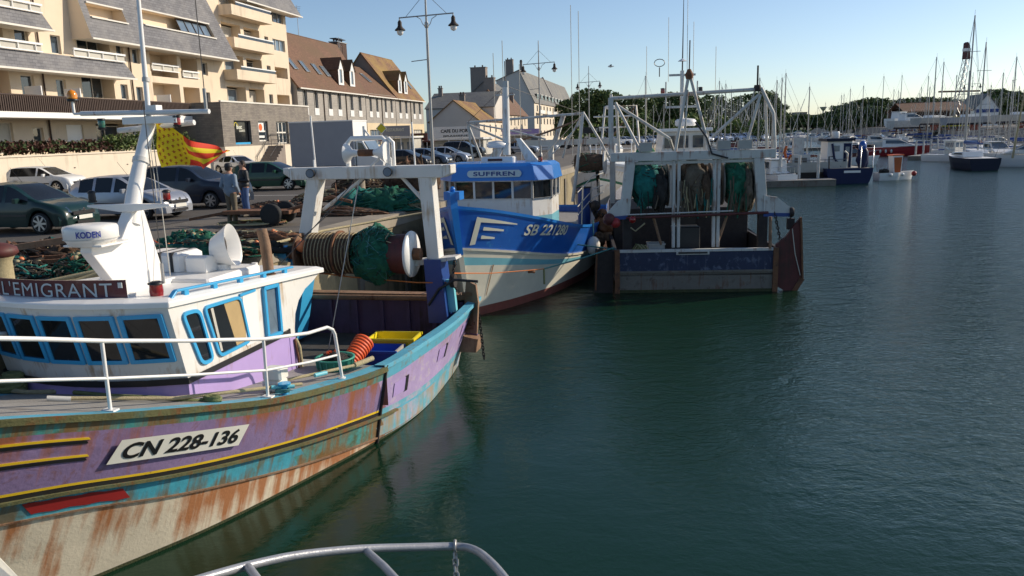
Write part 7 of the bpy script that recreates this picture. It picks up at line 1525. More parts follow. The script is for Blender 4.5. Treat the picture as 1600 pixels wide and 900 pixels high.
for i, (px, yt, d, k) in enumerate(row):
    top = yp(px, yt, d); base = V((top.x, d, 2.8)); H_ = top.z-2.8; sc = H_/(15 if k == 0 else 13)
    near = ('second', 'third', 'fourth', 'fifth', 'sixth', 'seventh', 'eighth', 'ninth', 'tenth', 'eleventh', 'twelfth', 'thirteenth', 'fourteenth', 'fifteenth', 'sixteenth', 'seventeenth', 'eighteenth', 'nineteenth', 'twentieth')
    lab = 'dark bushy tree in the row behind the quay between the white building and the masts' if k < 2 else 'thin airy tree with sky gaps in the row behind the quay'
    puttree(k, base, sc, rt.uniform(0, 6), lab, GR1 if k < 2 else 'airy trees behind the quay')
# lower bushes under them
bp_ = treeproto('bush', 'small leafy bush under the row of dark trees', 4.5, 2.6, 9, ['leaf_mid', 'leaf_light', 'leaf_dark'], n=700, size=.3, low=.1)
bp_['category'] = 'bush'
fb = True
for i in range(13):
    px = 905+i*24+rt.uniform(-6, 6); d = rt.uniform(140, 160); q = yp(px, 200, d); loc = (q.x, d, 2.8)
    if fb: bp_.location = loc; bp_['group'] = 'bushes under the quay trees'; fb = False
    else: dup(bp_, loc, rt.uniform(0, 6), group='bushes under the quay trees', sc=rt.uniform(.7, 1.2))
# wooded shore on the right
shore = []
for i in range(58):
    px = rt.uniform(1225, 1400); d = rt.uniform(655, 700); yt = 184-rt.uniform(0, 5)-(px-1225)*.012
    shore.append((px, yt, d))
for i in range(15): shore.append((1225+i*12.5, 181-rt.uniform(0, 6), 650))
for i, (px, yt, d) in enumerate(shore):
    top = yp(px, yt, d); dup(tp[1], (top.x, d, 1.6), rt.uniform(0, 6), 'small round tree on the low far shore under the open sky', 'trees on the far shore', ((top.z-1.6)/13*1.5, (top.z-1.6)/13*1.5, (top.z-1.6)/13))
prof_r = [(1296, 172), (1310, 163), (1330, 156), (1345, 151), (1362, 149), (1380, 152), (1394, 160), (1402, 152), (1420, 150), (1440, 148), (1460, 150), (1480, 150), (1495, 152), (1515, 151), (1540, 146), (1550, 138), (1565, 135), (1580, 138), (1595, 146), (1615, 146), (1640, 142)]
for px in range(1300, 1640, 12):
    for rowk in (0, 1):
        d = (330 if rowk == 0 else 300) if px < 1530 else (250-20*rowk); yt = pw(prof_r, px+rt.uniform(-4, 4))+rowk*12+rt.uniform(0, 3); top = yp(px, yt, d)
        s_ = (top.z-2)/(15 if (px+rowk) % 2 else 13)
        dup(tp[0] if (px+rowk) % 2 else tp[1], (top.x, d, 2.0), rt.uniform(0, 6), 'broad dark tree in the wood behind the boatyard' if px < 1530 else 'brighter green tree behind the white shed at the right edge', 'trees of the wood behind the boatyard' if px < 1530 else 'trees behind the white shed', (s_*1.35, s_*1.35, s_))
# far buildings on the hill
for px, y0, w_, lab in ((1252, 176, 18, 'long pale flat building on the far skyline'), (1275, 180, 10, 'second low building on the far skyline, right of the long one')):
    p = yp(px, y0, 900); M = MB(); M.bb(-w_*.36, w_*.36, 0, 12, -14, 0, 'stone_grey'); M.bb(-w_*.36-.3, w_*.36+.3, -.3, 12.3, 0, .6, 'quay_top')
    for k in range(6): M.bb(-w_*.33+k*w_*.11, -w_*.33+k*w_*.11+w_*.06, -.1, 0, -3.4, -1.6, 'dark_glass')
    o = M.build('far_building'); o.location = p; tag(o, lab, 'building')
p = yp(1286, 180, 800); M = MB(); M.tube([(0, 0, -12), (0, 0, 4)], .7, 'galv', 8); M.lathe([(.8, 4), (3.4, 7.5), (3.4, 8)], (0, 0, 0), 'galv', 14); o = M.build('water_tower'); o.location = p; tag(o, 'small funnel shaped water tower on the far skyline', 'tower')
# white gabled shed on the right
p = yp(1541, 185, 215); T = thing('boat_shed', 'white gabled boat shed with blue strip among the right hand trees', 'shed', (p.x, p.y, 3.7), R(-12))
M = MB(); M.prism([(-2.9, 0), (2.9, 0), (2.9, 4.3), (0, 8.0), (-2.9, 4.3)], 0, 14, 'clean_white', lambda a, b, t: (a, t, b)); M.build('wall', T)
M = MB(); roofpanel(M, (-3.2, -.3, 4.1), (-3.2, 14.3, 4.1), (0, 14.3, 8.2), (0, -.3, 8.2), 'slate_far', .2); roofpanel(M, (3.2, -.3, 4.1), (3.2, 14.3, 4.1), (0, 14.3, 8.2), (0, -.3, 8.2), 'slate_far', .2); M.build('roof', T)
M = MB(); M.bb(-2.95, 2.95, -.06, 0, 3.4, 4.3, 'deep_blue'); M.build('fascia', T)
T = thing('boat_shed', 'low brown roofed shed behind the stored boats', 'shed', (yp(1465, 178, 190).x, 190, 3.7), R(-10))
M = MB(); M.bb(-7, 7, 0, 14, 0, 4.0, 'brick_dark'); M.build('wall', T); M = MB(); roofpanel(M, (-7.4, -.4, 3.8), (7.4, -.4, 3.8), (7.4, 7, 6.0), (-7.4, 7, 6.0), 'roof_tile'); roofpanel(M, (-7.4, 14.4, 3.8), (7.4, 14.4, 3.8), (7.4, 7, 6.0), (-7.4, 7, 6.0), 'roof_tile'); M.build('roof', T)

# ================= MARINA =================
def boathull(M, L_, B_, F_, mh, mt, ml=None, bow=.55, keelz=-.3, ns=18, deck='clean_white', tw=.8, off=0.):
    """bow at +y; returns nothing. mh hull, mt boot top"""
    rows = []
    zs = [(-.3, .55, 'x'), (.0, .82, mt), (.12*F_, .87, mh), (.6*F_, .97, mh), (F_, 1., mh)]
    P = lambda s, f, z: (B_/2*f*(math.sin(math.pi*min(1, (1-s)**.75*1.0)*.5) if s > .45 else lerp(tw, 1, min(1, s/.45)))*1.0, -L_/2+L_*s*(1-.06*(1-z/F_) if s > .5 else 1), z+(.18*F_*max(0, s-.4)**2*3 if z > .3*F_ else 0))
    for sd in (1, -1):
        for (z0, f0, m0), (z1, f1, m1) in zip(zs, zs[1:]):
            M.grid([[((P(i/ns, f, z)[0])*sd, P(i/ns, f, z)[1], P(i/ns, f, z)[2]) for i in range(ns+1)] for z, f in ((z0, f0), (z1, f1))], m1 if m1 != 'x' else mt)
    top = [P(i/ns, 1., F_) for i in range(ns+1)]; M.grid([[(-p[0], p[1], p[2]-.03) for p in top], [(p[0], p[1], p[2]-.03) for p in top]], deck, False)
    q = [P(0, f, z) for z, f, _ in zs]; M.add([(x, y, z) for x, y, z in q]+[(-x, y, z) for x, y, z in reversed(q)], [tuple(range(2*len(q)))], mh)
def sailboat(label, L_=9, B_=3, F_=1.0, mast=12, hullm='clean_white', cover='deep_blue', seed=0, group=None):
    T = thing('sailboat', label, 'sailboat', (0, 0, 0), 0, group)
    M = MB(); boathull(M, L_, B_, F_, hullm, 'navy' if hullm == 'clean_white' else 'clean_white'); M.build('hull', T)
    M = MB(); M.prism([(-L_*.18, F_), (L_*.2, F_+.1), (L_*.15, F_+.38), (-L_*.16, F_+.5)], -B_*.27, B_*.27, 'clean_white', lambda a, b, t: (t, a, b)); c = M.build('cabin', T, bev=.06)
    for s in (1, -1): M = MB(); M.prism([(-L_*.14, F_+.22), (L_*.1, F_+.2), (L_*.08, F_+.32), (-L_*.13, F_+.36)], s*B_*.27, s*(B_*.27+.01), 'dark_glass', lambda a, b, t: (t, a, b)); M.build('window', c)
    M = MB(); m0 = L_*.08; M.tube([(0, m0, F_+.3), (0, m0-.05, F_+mast)], [.085, .06], 'galv', 7); 
    for z, w_ in ((.45, .95), (.75, .7)): M.tube([(-w_, m0, F_+mast*z), (w_, m0, F_+mast*z)], .025, 'galv', 4)
    M.tube([(0, m0, F_+mast), (0, m0, F_+mast+.5)], .012, 'wire', 4); M.build('mast', T)
    M = MB(); M.tube([(0, m0, F_+1.3), (0, m0-L_*.36, F_+1.25)], [.17, .1], cover, 8); M.build('boom', T)
    M = MB()
    top = (0, m0, F_+mast)
    for q in ((0, L_*.49, F_+.15), (0, -L_*.48, F_+.1), (B_*.46, m0-.1, F_), (-B_*.46, m0-.1, F_)): M.tube([q, top], .016, 'wire_light', 3)
    M.tube([(0, L_*.49, F_+.3), (0, m0+.5, F_+mast*.85)], .04, 'worn_white', 5) if seed % 2 else None
    for s in (1, -1):
        M.tube([(s*B_*.3, -L_*.5, F_+.65), (s*B_*.47, 0, F_+.6), (s*B_*.2, L_*.44, F_+.8)], .014, 'chrome', 4)
    M.build('rigging', T); return T
PR = [sailboat('p', 9, 3, 1.0, 11.5, 'clean_white', 'deep_blue', 0), sailboat('p', 8, 2.7, .95, 10, 'clean_white', 'dark_red', 1), sailboat('p', 9.5, 3.1, 1.05, 12.5, 'navy', 'deep_blue', 2)]
usedp = [0, 0, 0]
def putsail(k, px, ytop, d, yaw, label, group, lean=0.):
    p = yp(px, ytop, d); base_m = (12.5+.5, 10.95+.5, 13.55+.5)[k]; s = max(.5, p.z/base_m); m0 = (9, 8, 9.5)[k]*.08*s; rz = R(yaw)
    loc = (p.x+math.sin(rz)*m0, d-math.cos(rz)*m0, 0); sx = min(1.25, max(.7, s)); sc = (sx, sx, s)
    if not usedp[k]: usedp[k] = 1; o = PR[k]; o.location = loc; o.rotation_euler.z = rz; o.scale = sc; o['label'] = label; o['group'] = group
    else: o = dup(PR[k], loc, rz, label, group, sc)
    if lean: o.rotation_euler.y = R(lean)
rs = random.Random(21)
LM = [(1106, 164), (1113, 155), (1129, 158), (1136, 150), (1146, 160), (1157, 145), (1165, 160), (1178, 140), (1190, 158), (1194, 146), (1207, 160), (1211, 138), (1009, 112), (989, 157), (1021, 160), (1037, 158), (1046, 152), (1102, 150), (1110, 158), (1116, 148), (1124, 121), (1128, 130), (1134, 125), (1143, 134), (1153, 152), (1160, 150), (1168, 156), (1175, 148), (1180, 158), (1187, 115), (1197, 155), (1204, 150), (1139, 160), (1120, 162), (1148, 165), (1171, 165)]
for i, (px, yt) in enumerate(LM):
    hz = 198; d = min(190, max(88, 7.2*1250/(hz-yt))) if px < 1200 else 110
    if px < 1090: d = rs.uniform(95, 120)
    putsail(rs.choice([0, 1, 1]), px, yt, d, rs.choice([75, 80, -100, -105])+rs.uniform(-6, 6), 'white sailboat among the crowded bare masts behind the dark trawler', 'sailboats crowded behind the dark trawler')
for px, yt, d, lb in ((1214, 119, 84, 'sailboat whose mast is leftmost and shortest of the trio beyond the white frame'), (1222, 115, 88, 'sailboat whose mast is middle of the tall trio beyond the white frame'), (1228, 108, 92, 'sailboat whose mast is tallest of the trio beyond the white frame')):
    putsail(0, px, yt, d, 80, lb, 'sailboats with the trio of tall masts')
putsail(1, 1265, 129, 88, 78, 'sailboat whose lone mast rises between the barge posts and the blue boat', None) if 0 else putsail(1, 1265, 129, 88, 78, 'sailboat whose lone mast rises between the barge posts and the blue boat', 'single sailboats on the basin')
RM = [(1236, 168), (1247, 160), (1278, 165), (1290, 158), (1300, 162), (1324, 160), (1346, 158), (1366, 162), (1388, 158), (1393, 164), (1417, 160), (1424, 152), (1430, 160), (1446, 156), (1460, 160), (1481, 150), (1487, 140), (1502, 150), (1508, 132), (1527, 140), (1549, 128), (1556, 150), (1576, 140), (1583, 120), (1594, 130), (1315, 145), (1319, 144), (1329, 135), (1332, 154), (1339, 157), (1350, 130), (1356, 160), (1372, 150), (1381, 115), (1397, 136), (1404, 138), (1409, 113), (1412, 152), (1437, 142), (1440, 132), (1451, 114), (1454, 131), (1465, 83), (1473, 129), (1475, 91), (1496, 112), (1515, 105), (1519, 79), (1534, 142), (1566, 135), (1569, 108), (1589, 82)]
for i, (px, yt) in enumerate(RM):
    hz = 193-.02*(px-1300); d = max(95, min(210, 7.4*1250/(hz-yt)))
    lo, hi = (230, 290) if px < 1292 else (165, 225) if px < 1385 else (185, 230) if px < 1445 else (126, 150) if px < 1500 else (104, 124)
    d = lo+(hi-lo)*rs.random()
    lb = 'moored white sailboat with bare mast in the middle of the far basin' if px < 1420 else 'moored sailboat with bare mast below the boatyard bank'
    putsail(rs.choice([0, 1, 2]) if px < 1385 else 0, px, yt, d, rs.choice([70, -110, 60])+rs.uniform(-10, 10), lb, 'sailboats moored in the far basin' if px < 1420 else 'sailboats moored below the boatyard bank')
putsail(2, 1524, 15, 90.5, -12, 'dark navy sailboat with the tallest mast of all, stern towards the camera', 'single sailboats on the basin')
putsail(0, 1542, 58, 99, 165, 'white sailboat with the second tallest mast behind the navy one', 'single sailboats on the basin')
M = MB(); M.tube([(0, 0, 1), (.75, 0, 8.8)], [.12, .07], 'rope_tan', 8); M.tube([(.75, 0, 8.7), (-2, 0, 1)], .02, 'wire', 4); M.tube([(.75, 0, 8.7), (2, 0, 1)], .02, 'wire', 4); o = M.build('wooden_mast'); p = yp(1583, 235, 88); o.location = (p.x, 88, 0); tag(o, 'leaning varnished wooden mast near the right edge', 'mast')
def motorboat(name, label, cat, L_, B_, F_, hullm, boot='navy', style='cruiser', glass='blue_glass', group=None, trim=None, cab='clean_white'):
    T = thing(name, label, cat, (0, 0, 0), 0, group); M = MB(); boathull(M, L_, B_, F_, hullm, boot, deck='clean_white'); M.build('hull', T)
    M = MB(); h = B_*.36
    if style == 'cruiser':
        prof = [(-L_*.25, F_), (L_*.28, F_+.15), (L_*.16, F_+.55), (L_*.02, F_+1.15), (-L_*.06, F_+1.3), (-L_*.25, F_+1.25)]
        M.prism(prof, -h, h, cab, lambda a, b, t: (t*(1-.12*(b > F_+1)), a, b)); C_ = M.build('cabin', T, bev=.08)
        G = MB(); G.prism([(L_*.155, F_+.6), (L_*.03, F_+1.12)], 0, 0, glass) if 0 else G.quad((-h*.85, L_*.158, F_+.6), (h*.85, L_*.158, F_+.6), (h*.76, L_*.035, F_+1.14), (-h*.76, L_*.035, F_+1.14), glass)
        for v in G.v: pass
        G.v = [(x, y+.03, z+.03) for x, y, z in G.v]; G.build('windscreen', C_)
        for s in (1, -1): G = MB(); G.add([(s*(h+.012), L_*.13, F_+.6), (s*(h*.93+.012), L_*.02, F_+1.08), (s*(h*.93+.012), -L_*.2, F_+1.12), (s*(h+.012), -L_*.2, F_+.6)], [(0, 1, 2, 3)], glass); G.build('side_window', C_)
        M = MB(); M.bb(-h*.95, h*.95, -L_*.27, L_*.03, F_+1.3, F_+1.37, cab); M.build('roof', C_)
    elif style == 'pilot':
        M.bb(-h, h, -L_*.02, L_*.2, F_, F_+1.75, cab); C_ = M.build('cabin', T, bev=.08)
        M = MB(); M.bb(-h-.1, h+.1, -L_*.05, L_*.23, F_+1.75, F_+1.83, trim or 'clean_white'); M.build('roof', C_)
        for x0, x1 in ((-h*.85, -h*.1), (h*.1, h*.85)):
            for y in (-L_*.02-.012, L_*.2+.012): G = MB(); G.quad((x0, y, F_+.95), (x1, y, F_+.95), (x1, y, F_+1.55), (x0, y, F_+1.55), glass); G.build('window', C_)
        for s in (1, -1): G = MB(); G.quad((s*(h+.012), 0, F_+.95), (s*(h+.012), L_*.17, F_+.95), (s*(h+.012), L_*.17, F_+1.55), (s*(h+.012), 0, F_+1.55), glass); G.build('window', C_)
    if trim and style == 'cruiser': M = MB(); M.tube([(0, 0, F_+1.3), (0, -.2, F_+2.1)], .03, 'clean_white', 5); M.build('aerial', T)
    M = MB()
    for s in (1, -1):
        M.tube([(s*B_*.47, -L_*.1, F_+.55), (s*B_*.42, L_*.25, F_+.7), (s*B_*.12, L_*.47, F_+.85)], .02, 'chrome', 4)
        for yy, xx in ((-.1, .47), (.1, .45), (.25, .42), (.38, .27)): M.tube([(s*B_*xx, L_*yy, F_), (s*B_*xx, L_*yy, F_+.6)], .014, 'chrome', 4)
    M.build('guard_rail', T)
    return T
def place(o, px, py, yaw, z=0.): p = gp(px, py, z); o.location = p; o.rotation_euler.z = R(yaw); return o
mb1 = place(motorboat('motor_cruiser', 'white motor cruiser with deep red hull band and pale fenders facing right', 'motorboat', 9.5, 3.4, 1.35, 'dark_red', 'clean_white', 'cruiser', trim='x'), 1404, 243, -118)
for v in range(4):
    M = MB(); M.ball((1.72, -3.4+v*.8, .75), .16, 'plate_white', 8, .3); M.build('fender', mb1)
mat('hull_red', (.3, .02, .03), .3, var=.05, coat=.4)
for c in mb1.children:
    if c.name.startswith('hull'): c.data.materials[[m.name for m in c.data.materials].index('dark_red')] = MT['hull_red']
place(motorboat('motor_cruiser', 'white motor cruiser coming bow first between the distant boats', 'motorboat', 9, 3.2, 1.3, 'clean_white', 'navy'), 1290, 221, 165)
place(motorboat('motor_cruiser', 'small white cruiser behind the aluminium barge', 'motorboat', 6.5, 2.5, 1.0, 'clean_white', 'deep_blue'), 1242, 240, 150)
place(motorboat('motor_cruiser', 'white cruiser with flying bridge left of the red banded one', 'motorboat', 8.5, 3.0, 1.25, 'clean_white', 'navy'), 1372, 231, -110)
place(motorboat('motor_cruiser', 'low white motorboat at the edge of the far channel', 'motorboat', 8, 3, 1.1, 'clean_white', 'navy'), 1245, 212, 100)
place(motorboat('motor_cruiser', 'maroon topped small cruiser just behind the blue fishing boat', 'motorboat', 6.5, 2.5, 1.0, 'clean_white', 'navy', cab='dark_red'), 1332, 258, -100)
place(motorboat('work_boat', 'small white workboat with boxy pale cabin in front of the bank', 'work boat', 6.5, 2.6, .9, 'clean_white', 'navy', 'pilot', cab='plate_white', glass='sky_glass'), 1482, 252, -150)
place(motorboat('motor_cruiser', 'white cabin cruiser moored right of the navy sailboat', 'motorboat', 7.5, 2.9, 1.15, 'clean_white', 'navy'), 1556, 253, 170)
place(motorboat('motor_cruiser', 'large white motorboat cut off by the right edge of the picture', 'motorboat', 9, 3.3, 1.3, 'clean_white', 'deep_blue'), 1604, 260, 60)
place(motorboat('motor_cruiser', 'dark canopied cruiser behind the navy sailboat', 'motorboat', 8, 3.0, 1.3, 'clean_white', 'navy', cab='clean_white', glass='dark_red'), 1520, 247, -160)
smallp = motorboat('motorboat', 'small distant white motorboat in the crowd at the back of the basin', 'motorboat', 6.5, 2.4, 1.0, 'clean_white', 'navy'); fs_ = True
for i in range(62):
    px = rs.uniform(1225, 1600) if i > 10 else rs.uniform(1180, 1260); d = rs.uniform(250, 330) if px < 1290 else rs.uniform(180, 240) if px < 1455 else rs.uniform(140, 175) if px < 1490 else rs.uniform(104, 130)
    if i <= 10: d = rs.uniform(70, 110); 
    if i <= 10 and px > 1205: px = 1205
    q = yp(px, 200, d); loc = (q.x, d, 0); yaw = rs.uniform(0, 360)
    if 1300 < px < 1370 and d < 140: d = 150; q = yp(px, 200, d); loc = (q.x, d, 0)
    if fs_: smallp.location = loc; smallp.rotation_euler.z = R(yaw); smallp['group'] = 'small distant motorboats'; fs_ = False
    else: dup(smallp, loc, R(yaw), group='small distant motorboats', sc=rs.uniform(.75, 1.2))
# pontoons
for i, (a, b, lab) in enumerate((((1180, 292), (1300, 289), 'dark floating pontoon in front of the barge'), ((1225, 236), (1345, 233), 'thin grey pontoon across the middle of the far basin'), ((1430, 250), (1475, 243), 'brown wooden pontoon beside the red banded cruiser'))):
    A, B_ = gp(*a), gp(*b); M = MB(); M.bar((A.x, A.y, .25), (B_.x, B_.y, .25), 2.0, .5, 'grey_worn'); M.bar((A.x, A.y, .52), (B_.x, B_.y, .52), 2.1, .06, 'deck_grey')
    for k in range(4): q = A.lerp(B_, (k+.5)/4); M.tube([(q.x, q.y+1.1, -1), (q.x, q.y+1.1, 2.6)], .14, 'worn_white', 8)
    o = M.build('pontoon'); tag(o, lab, 'pontoon')
# aluminium work barge
mat('orange_dark', (.42, .09, .015), .6, var=.15)
T = thing('work_barge', 'square aluminium work barge with white posts and orange crane arm', 'barge', gp(1252, 287), R(-4))
M = MB(); M.bb(-4.4, 3.9, 0, 3.2, -.3, 1.0, 'dark_iron'); M.bb(-4.5, 4.0, -.05, 3.3, 1.0, 1.15, 'galv'); M.bb(-4.5, 4.0, -.07, -.03, 1.15, 1.9, 'galv'); M.bb(-4.6, -4.1, -.05, 3, 1.15, 2.6, 'galv'); M.build('hull', T)
for x, h, w_ in ((-2.2, 4.4, .35), (-.0, 4.1, .95)): M = MB(); M.bb(x-w_/2, x+w_/2, 1.2, 1.7, 1.1, h-.0, 'worn_white'); M.build('post', T)
M = MB(); M.bb(-.8, .8, .3, 1.0, 1.1, 2.6, 'worn_white'); M.bb(-.6, .5, .28, .3, 1.7, 2.3, 'grey_worn'); M.build('control_box', T)
M = MB(); M.tube([(-1.2, .6, 1.1), (-1.2, .6, 2.1), (-1.45, .5, 2.8), (-1.3, .5, 3.4)], .12, 'orange_dark', 8); M.tube([(-1.2, .6, 2.0), (-.85, .5, 2.6)], .1, 'orange_dark', 7); M.bb(-1.9, -.9, .3, .9, 1.1, 1.5, 'orange'); M.build('crane_arm', T)
M = MB()
for k in range(9): M.tube([(-4+k, -.02, 1.1), (-4+k, -.02, 2.1)], .03, 'galv', 4)
M.tube([(-4.3, -.02, 2.1), (3.9, -.02, 2.1)], .03, 'galv', 4); M.tube([(2.8, 1, 1), (2.8, 1, 5.2)], .03, 'galv', 4); M.tube([(3.9, .0, 1), (3.95, .0, 2.6), (3.7, 0, 2.8)], .1, 'worn_white', 6); M.build('railing', T)
# blue fishing boat
T = thing('fishing_boat', 'small dark blue fishing boat with white and blue cabin seen from astern', 'fishing boat', gp(1327, 287), R(-8))
M = MB(); boathull(M, 8.5, 3.6, 1.35, 'navy_b', 'black_paint', deck='deck_grey', tw=.95) if 0 else None
mat('navy_b', (.008, .016, .065), .5, var=.1, spec=.3)
boathull(M, 8, 4.0, 1.35, 'navy_b', 'black_paint', deck='deck_grey', tw=.98); M.v = [(x, y+4, z) for x, y, z in M.v]; M.build('hull', T)
M = MB(); M.bb(-.5, .9, -.03, -.005, .95, 1.15, 'clean_white'); M.build('name_plate', T)
M = MB(); M.bb(-1.55, .6, 1.8, 4.4, 1.2, 3.7, 'clean_white'); C_ = M.build('cabin', T, bev=.05)
M = MB(); M.bb(-1.7, .75, 1.5, 4.7, 3.7, 3.95, 'navy'); M.build('roof', C_)
M = MB(); M.bb(-.15, .5, 1.76, 1.795, 1.3, 3.5, 'navy_b'); M.bb(.0, .35, 1.74, 1.76, 2.7, 3.2, 'sky_glass'); M.build('door', C_)
M = MB(); M.bb(-1.1, -.5, 1.76, 1.795, 2.8, 3.3, 'sky_glass'); M.build('window', C_)
M = MB(); M.tube([(-1.2, 1.6, 3.5), (-1.0, 1.5, 2.2), (-.4, 1.5, 1.4)], .1, 'navy_b', 8); M.tube([(-1.7, .3, 1.3), (-1.75, .3, 2.4), (-1.4, .3, 2.4)], .06, 'dark_iron', 6); M.lathe([(.3, 0), (.35, .1), (.35, .5), (.3, .6)], (-.6, 3, 3.95), 'clean_white', 14); M.build('fittings', T)
M = MB(); lumps(M, (1.35, 1.3, 2.2), (.5, .5, 1.15), 'navy_b', 3, .15); M.ball((1.3, 1.2, 3.2), .35, 'boat_blue', 12, .5); M.build('covered_winch', T)
M = MB(); M.tube([(.95, .3, 1.3), (.95, .3, 3.3), (2.0, .3, 3.3), (2.0, .3, 1.3)], .045, 'chrome', 6); M.build('stern_arch', T)
# small open boat with the orange wheel shelter
T = thing('small_boat', 'tiny white and red boat with tall orange box shelter', 'boat', gp(1398, 281), R(-80), None, .74)
M = MB(); boathull(M, 5.2, 2.1, .95, 'clean_white', 'red_patch', deck='deck_grey', tw=.7); M.build('hull', T)
M = MB(); M.prism([(-.55, .9), (.45, .9), (.6, 3.0), (-.75, 3.0)], -.5, .5, 'clean_white', lambda a, b, t: (t, a, b)); M.prism([(-.45, .95), (.35, .95), (.5, 2.85), (-.62, 2.85)], -.52, -.505, 'orange_dark', lambda a, b, t: (t, a, b)) if 0 else None
for s in (-1, 1): M.prism([(-.45, .95), (.35, .95), (.48, 2.8), (-.62, 2.8)], s*.52, s*.504, 'orange_dark', lambda a, b, t: (t, a, b))
M.bb(-.6, .6, -.85, .7, 3.0, 3.15, 'orange'); M.build('shelter', T)
for k in range(4): M = MB(); M.ball(((-1)**k*1.02, -1.3+k*.8, .7), .2, 'orange' if k % 2 else 'clean_white', 8); M.build('fender', T)
M = MB(); lumps(M, (0, -1.6, 1.1), (.5, .6, .3), 'net_dark', 3, .3); M.build('gear', T)
M = MB(); M.ball((.85, 2.0, .75), .32, 'red_patch', 10); M.build('bow_fender', T)
# boats stored on the bank
def stored(o, px, py, yaw, d, z):
    p = yp(px, py, d); o.location = (p.x, d, z); o.rotation_euler.z = R(yaw)
    M = MB()
    for y in (-2.5, 2.5):
        for x in (-.8, .8): M.bar((x, y, -1.2), (x*.9, y, .2), .12, .12, 'rusty')
        M.bar((-1.0, y, -1.15), (1.0, y, -1.15), .14, .14, 'rusty')
    M.build('cradle', o); return o
stored(motorboat('motor_cruiser', 'big white motor cruiser propped on the bank under the wood', 'motorboat', 8.5, 3, 1.2, 'worn_white', 'navy', 'cruiser', trim='x'), 1424, 195, -80, 150, 4.3)  # worn_white here puts the hull's backlit shade into its colour
mat('shade_hull', (.27, .29, .32), .5, var=.06)
def yacht(label, L_, hm, px, d, z, yaw):  # grey hull tones passed as hm carry the backlit shade in the colour
    T = thing('stored_sailboat', label, 'sailboat'); M = MB(); boathull(M, L_, 3.0, .95, hm, 'navy'); M.prism([(-L_*.1, -.3), (L_*.12, -.3), (L_*.05, -1.2), (-L_*.06, -1.2)], -.12, .12, 'antifoul', lambda a, b, t: (t, a, b)); M.build('hull', T); M = MB(); M.prism([(-L_*.2, .95), (L_*.2, 1.0), (L_*.13, 1.25), (-L_*.18, 1.35)], -1.0, 1.0, 'clean_white', lambda a, b, t: (t, a, b)); M.build('cabin', T, bev=.05); return stored(T, px, 190, yaw, d, z)
yacht('long grey sailboat hull propped on the bank below the white shed', 10.5, 'shade_hull', 1524, 132, 4.8, -88)
yacht('white sailboat hull stored at the right end of the bank', 8.5, 'crate_grey', 1600, 124, 4.9, -100)
yacht('white hull stored second from the left on the bank', 8.5, 'crate_grey', 1460, 142, 4.9, -70)
stored(motorboat('motor_cruiser', 'small white motorboat stored leftmost on the bank', 'motorboat', 8, 3, 1.4, 'clean_white', 'navy'), 1408, 200, -60, 165, 4.6)
# bank railing and gangway
M = MB()
for a, b in (((1392, 214), (1470, 205)), ((1470, 226), (1600, 200)), ((1540, 228), (1640, 206))):
    A = yp(*a, 122 if a[0] > 1400 else 165); B_ = yp(*b, 112 if a[0] > 1400 else 150)
    for dz in (0, .5, 1.0): M.tube([A+V((0, 0, dz)), B_+V((0, 0, dz))], .04, 'galv', 4)
    for k in range(16): q = A.lerp(B_, k/15); M.tube([q, q+V((0, 0, 1))], .03, 'galv', 4)
M.build('gangway_rail'); o = bpy.data.objects['gangway_rail']; tag(o, 'long thin metal handrails of the gangways down the boatyard bank', 'railing')
# lattice crane
T = thing('boatyard_crane', 'red and white lattice crane jib standing behind the masts', 'crane', (yp(1503, 180, 150).x, 150, 3.7), R(10))
M = MB(); H_ = 15.4
P_ = lambda t, c: (lerp(.2, 1.0, 0)*0+lerp(-1.6, 0, t)+(.55*(1-.3*t))*c[0], (.55*(1-.3*t))*c[1], lerp(1.5, H_-3, t))
cs = [(-1, -1), (1, -1), (1, 1), (-1, 1)]
for c in cs: M.tube([P_(0, c), P_(1, c)], .07, 'galv', 4)
for k in range(9):
    for i in range(4): M.tube([P_(k/9, cs[i]), P_((k+1)/9, cs[(i+1) % 4])], .04, 'galv', 3)
M.build('jib', T)
M = MB(); M.prism([(-.55, H_-3), (.55, H_-3), (.3, H_-.6), (-.15, H_), (-.45, H_-.2)], -.4, .4, 'dark_red', lambda a, b, t: (a, t, b)); M.bb(-.58, .5, -.42, .42, H_-1.6, H_-1.1, 'clean_white'); M.build('jib_head', T)
M = MB(); M.bb(-3, 1.5, -1.5, 1.5, 0, 2.2, 'crate_yellow'); M.bb(-3.5, 2, -1.8, 1.8, -.0, .5, 'black_paint'); M.bb(-5, 3.2, -.3, .3, 6.6, 6.9, 'rusty_brown'); M.build('cab', T)
def marina_lamp(px, yt, d, lab):
    o = dup(l1, (yp(px, 190, d).x, d, 3.0), 0, lab, 'small lamps beyond the basin', (yp(px, yt, d).z-3)/10.4)
marina_lamp(1404, 145, 180, 'tiny double lamp among the masts of the far basin'); marina_lamp(1515, 115, 140, 'double headed lamp beside the tallest mast')
# gull
M = MB(); M.tube([(-.2, 0, 0), (0, 0, 0), (.25, 0, .02)], [.02, .07, .02], 'clean_white', 7)
for s in (-1, 1): M.add([(-.06, 0, .02), (.08, 0, .02), (.04, s*.35, .14), (-.12, s*.65, .05), (-.06, s*.33, .12)], [(0, 1, 2, 4), (2, 3, 4)], 'grey_box')
o = M.build('gull', recalc=False); o.location = yp(954, 104, 60); tag(o, 'small gull flying in the open sky above the trees', 'bird')
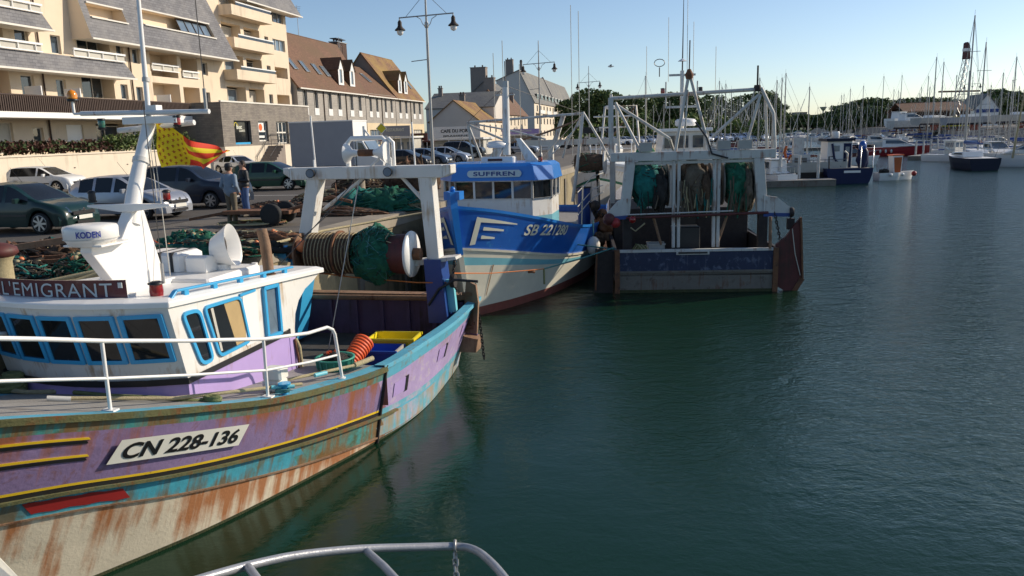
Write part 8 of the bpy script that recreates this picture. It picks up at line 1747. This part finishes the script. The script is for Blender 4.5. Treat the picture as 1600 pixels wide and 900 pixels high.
# ================= FOREGROUND PULPIT =================
for sc_f in (0,): pass
FB = thing('moored_boat', 'nearest boat, only its curved grey bow rail with chain showing at the bottom', 'boat', (0, 0, 0))
mat('rail_grey', (.33, .34, .36), .38, .35, var=.15, vs=14, patch=((.5, .5, .5), .3, 25), bump=.1, bs=120)
def fp(px, py, d): return yp(px, py, d)
M = MB(); pts = [fp(250, 925, 2.2), fp(330, 900, 2.35), fp(400, 881, 2.5), fp(470, 867, 2.62), fp(560, 858, 2.75), fp(650, 855, 2.85), fp(712, 854, 2.9), fp(738, 858, 2.86), fp(760, 872, 2.75), fp(790, 905, 2.55), fp(840, 980, 2.2)]
cr = []
for i in range(len(pts)-1):
    p0, p1, p2, p3 = pts[max(0, i-1)], pts[i], pts[i+1], pts[min(len(pts)-1, i+2)]
    for k in range(6):
        t = k/6; cr.append(.5*((2*p1)+(p2-p0)*t+(2*p0-5*p1+4*p2-p3)*t*t+(3*p1-p0-3*p2+p3)*t**3))
cr.append(pts[-1]); M.tube(cr, .0155, 'rail_grey', 16); M.tube([fp(572, 860, 2.76), fp(600, 885, 2.6), fp(660, 950, 2.3)], .014, 'rail_grey', 12); M.tube([fp(388, 886, 2.45), fp(402, 905, 2.3), fp(430, 960, 2.1)], .014, 'rail_grey', 12); M.build('bow_rail', FB)
M = MB(); a = fp(711, 848, 2.9); M.tube([a+V((.0, -.02, -.005)), a+V((0, .0, .01)), a+V((0, .03, -.01)), a+V((0, .02, -.04)), a+V((0, -.02, -.04))], .006, 'galv', 6, closed=True); chain(M, a+V((0, -.02, -.03)), a+V((.012, -.12, -.26)), 'galv', .034, .0048); M.build('chain', FB)
M = MB(); A = fp(-40, 850, 3.0); B_ = fp(-5, 862, 3.0); C_ = fp(48, 915, 2.7); D_ = fp(-60, 960, 2.6)
n_ = V((0, 0, -.25)); M.add([A, B_, C_, D_, A+n_, B_+n_, C_+n_, D_+n_], [(0, 1, 2, 3), (7, 6, 5, 4), (0, 4, 5, 1), (1, 5, 6, 2), (2, 6, 7, 3), (3, 7, 4, 0)], 'hull_cream2'); M.build('gunwale', FB, bev=.02)
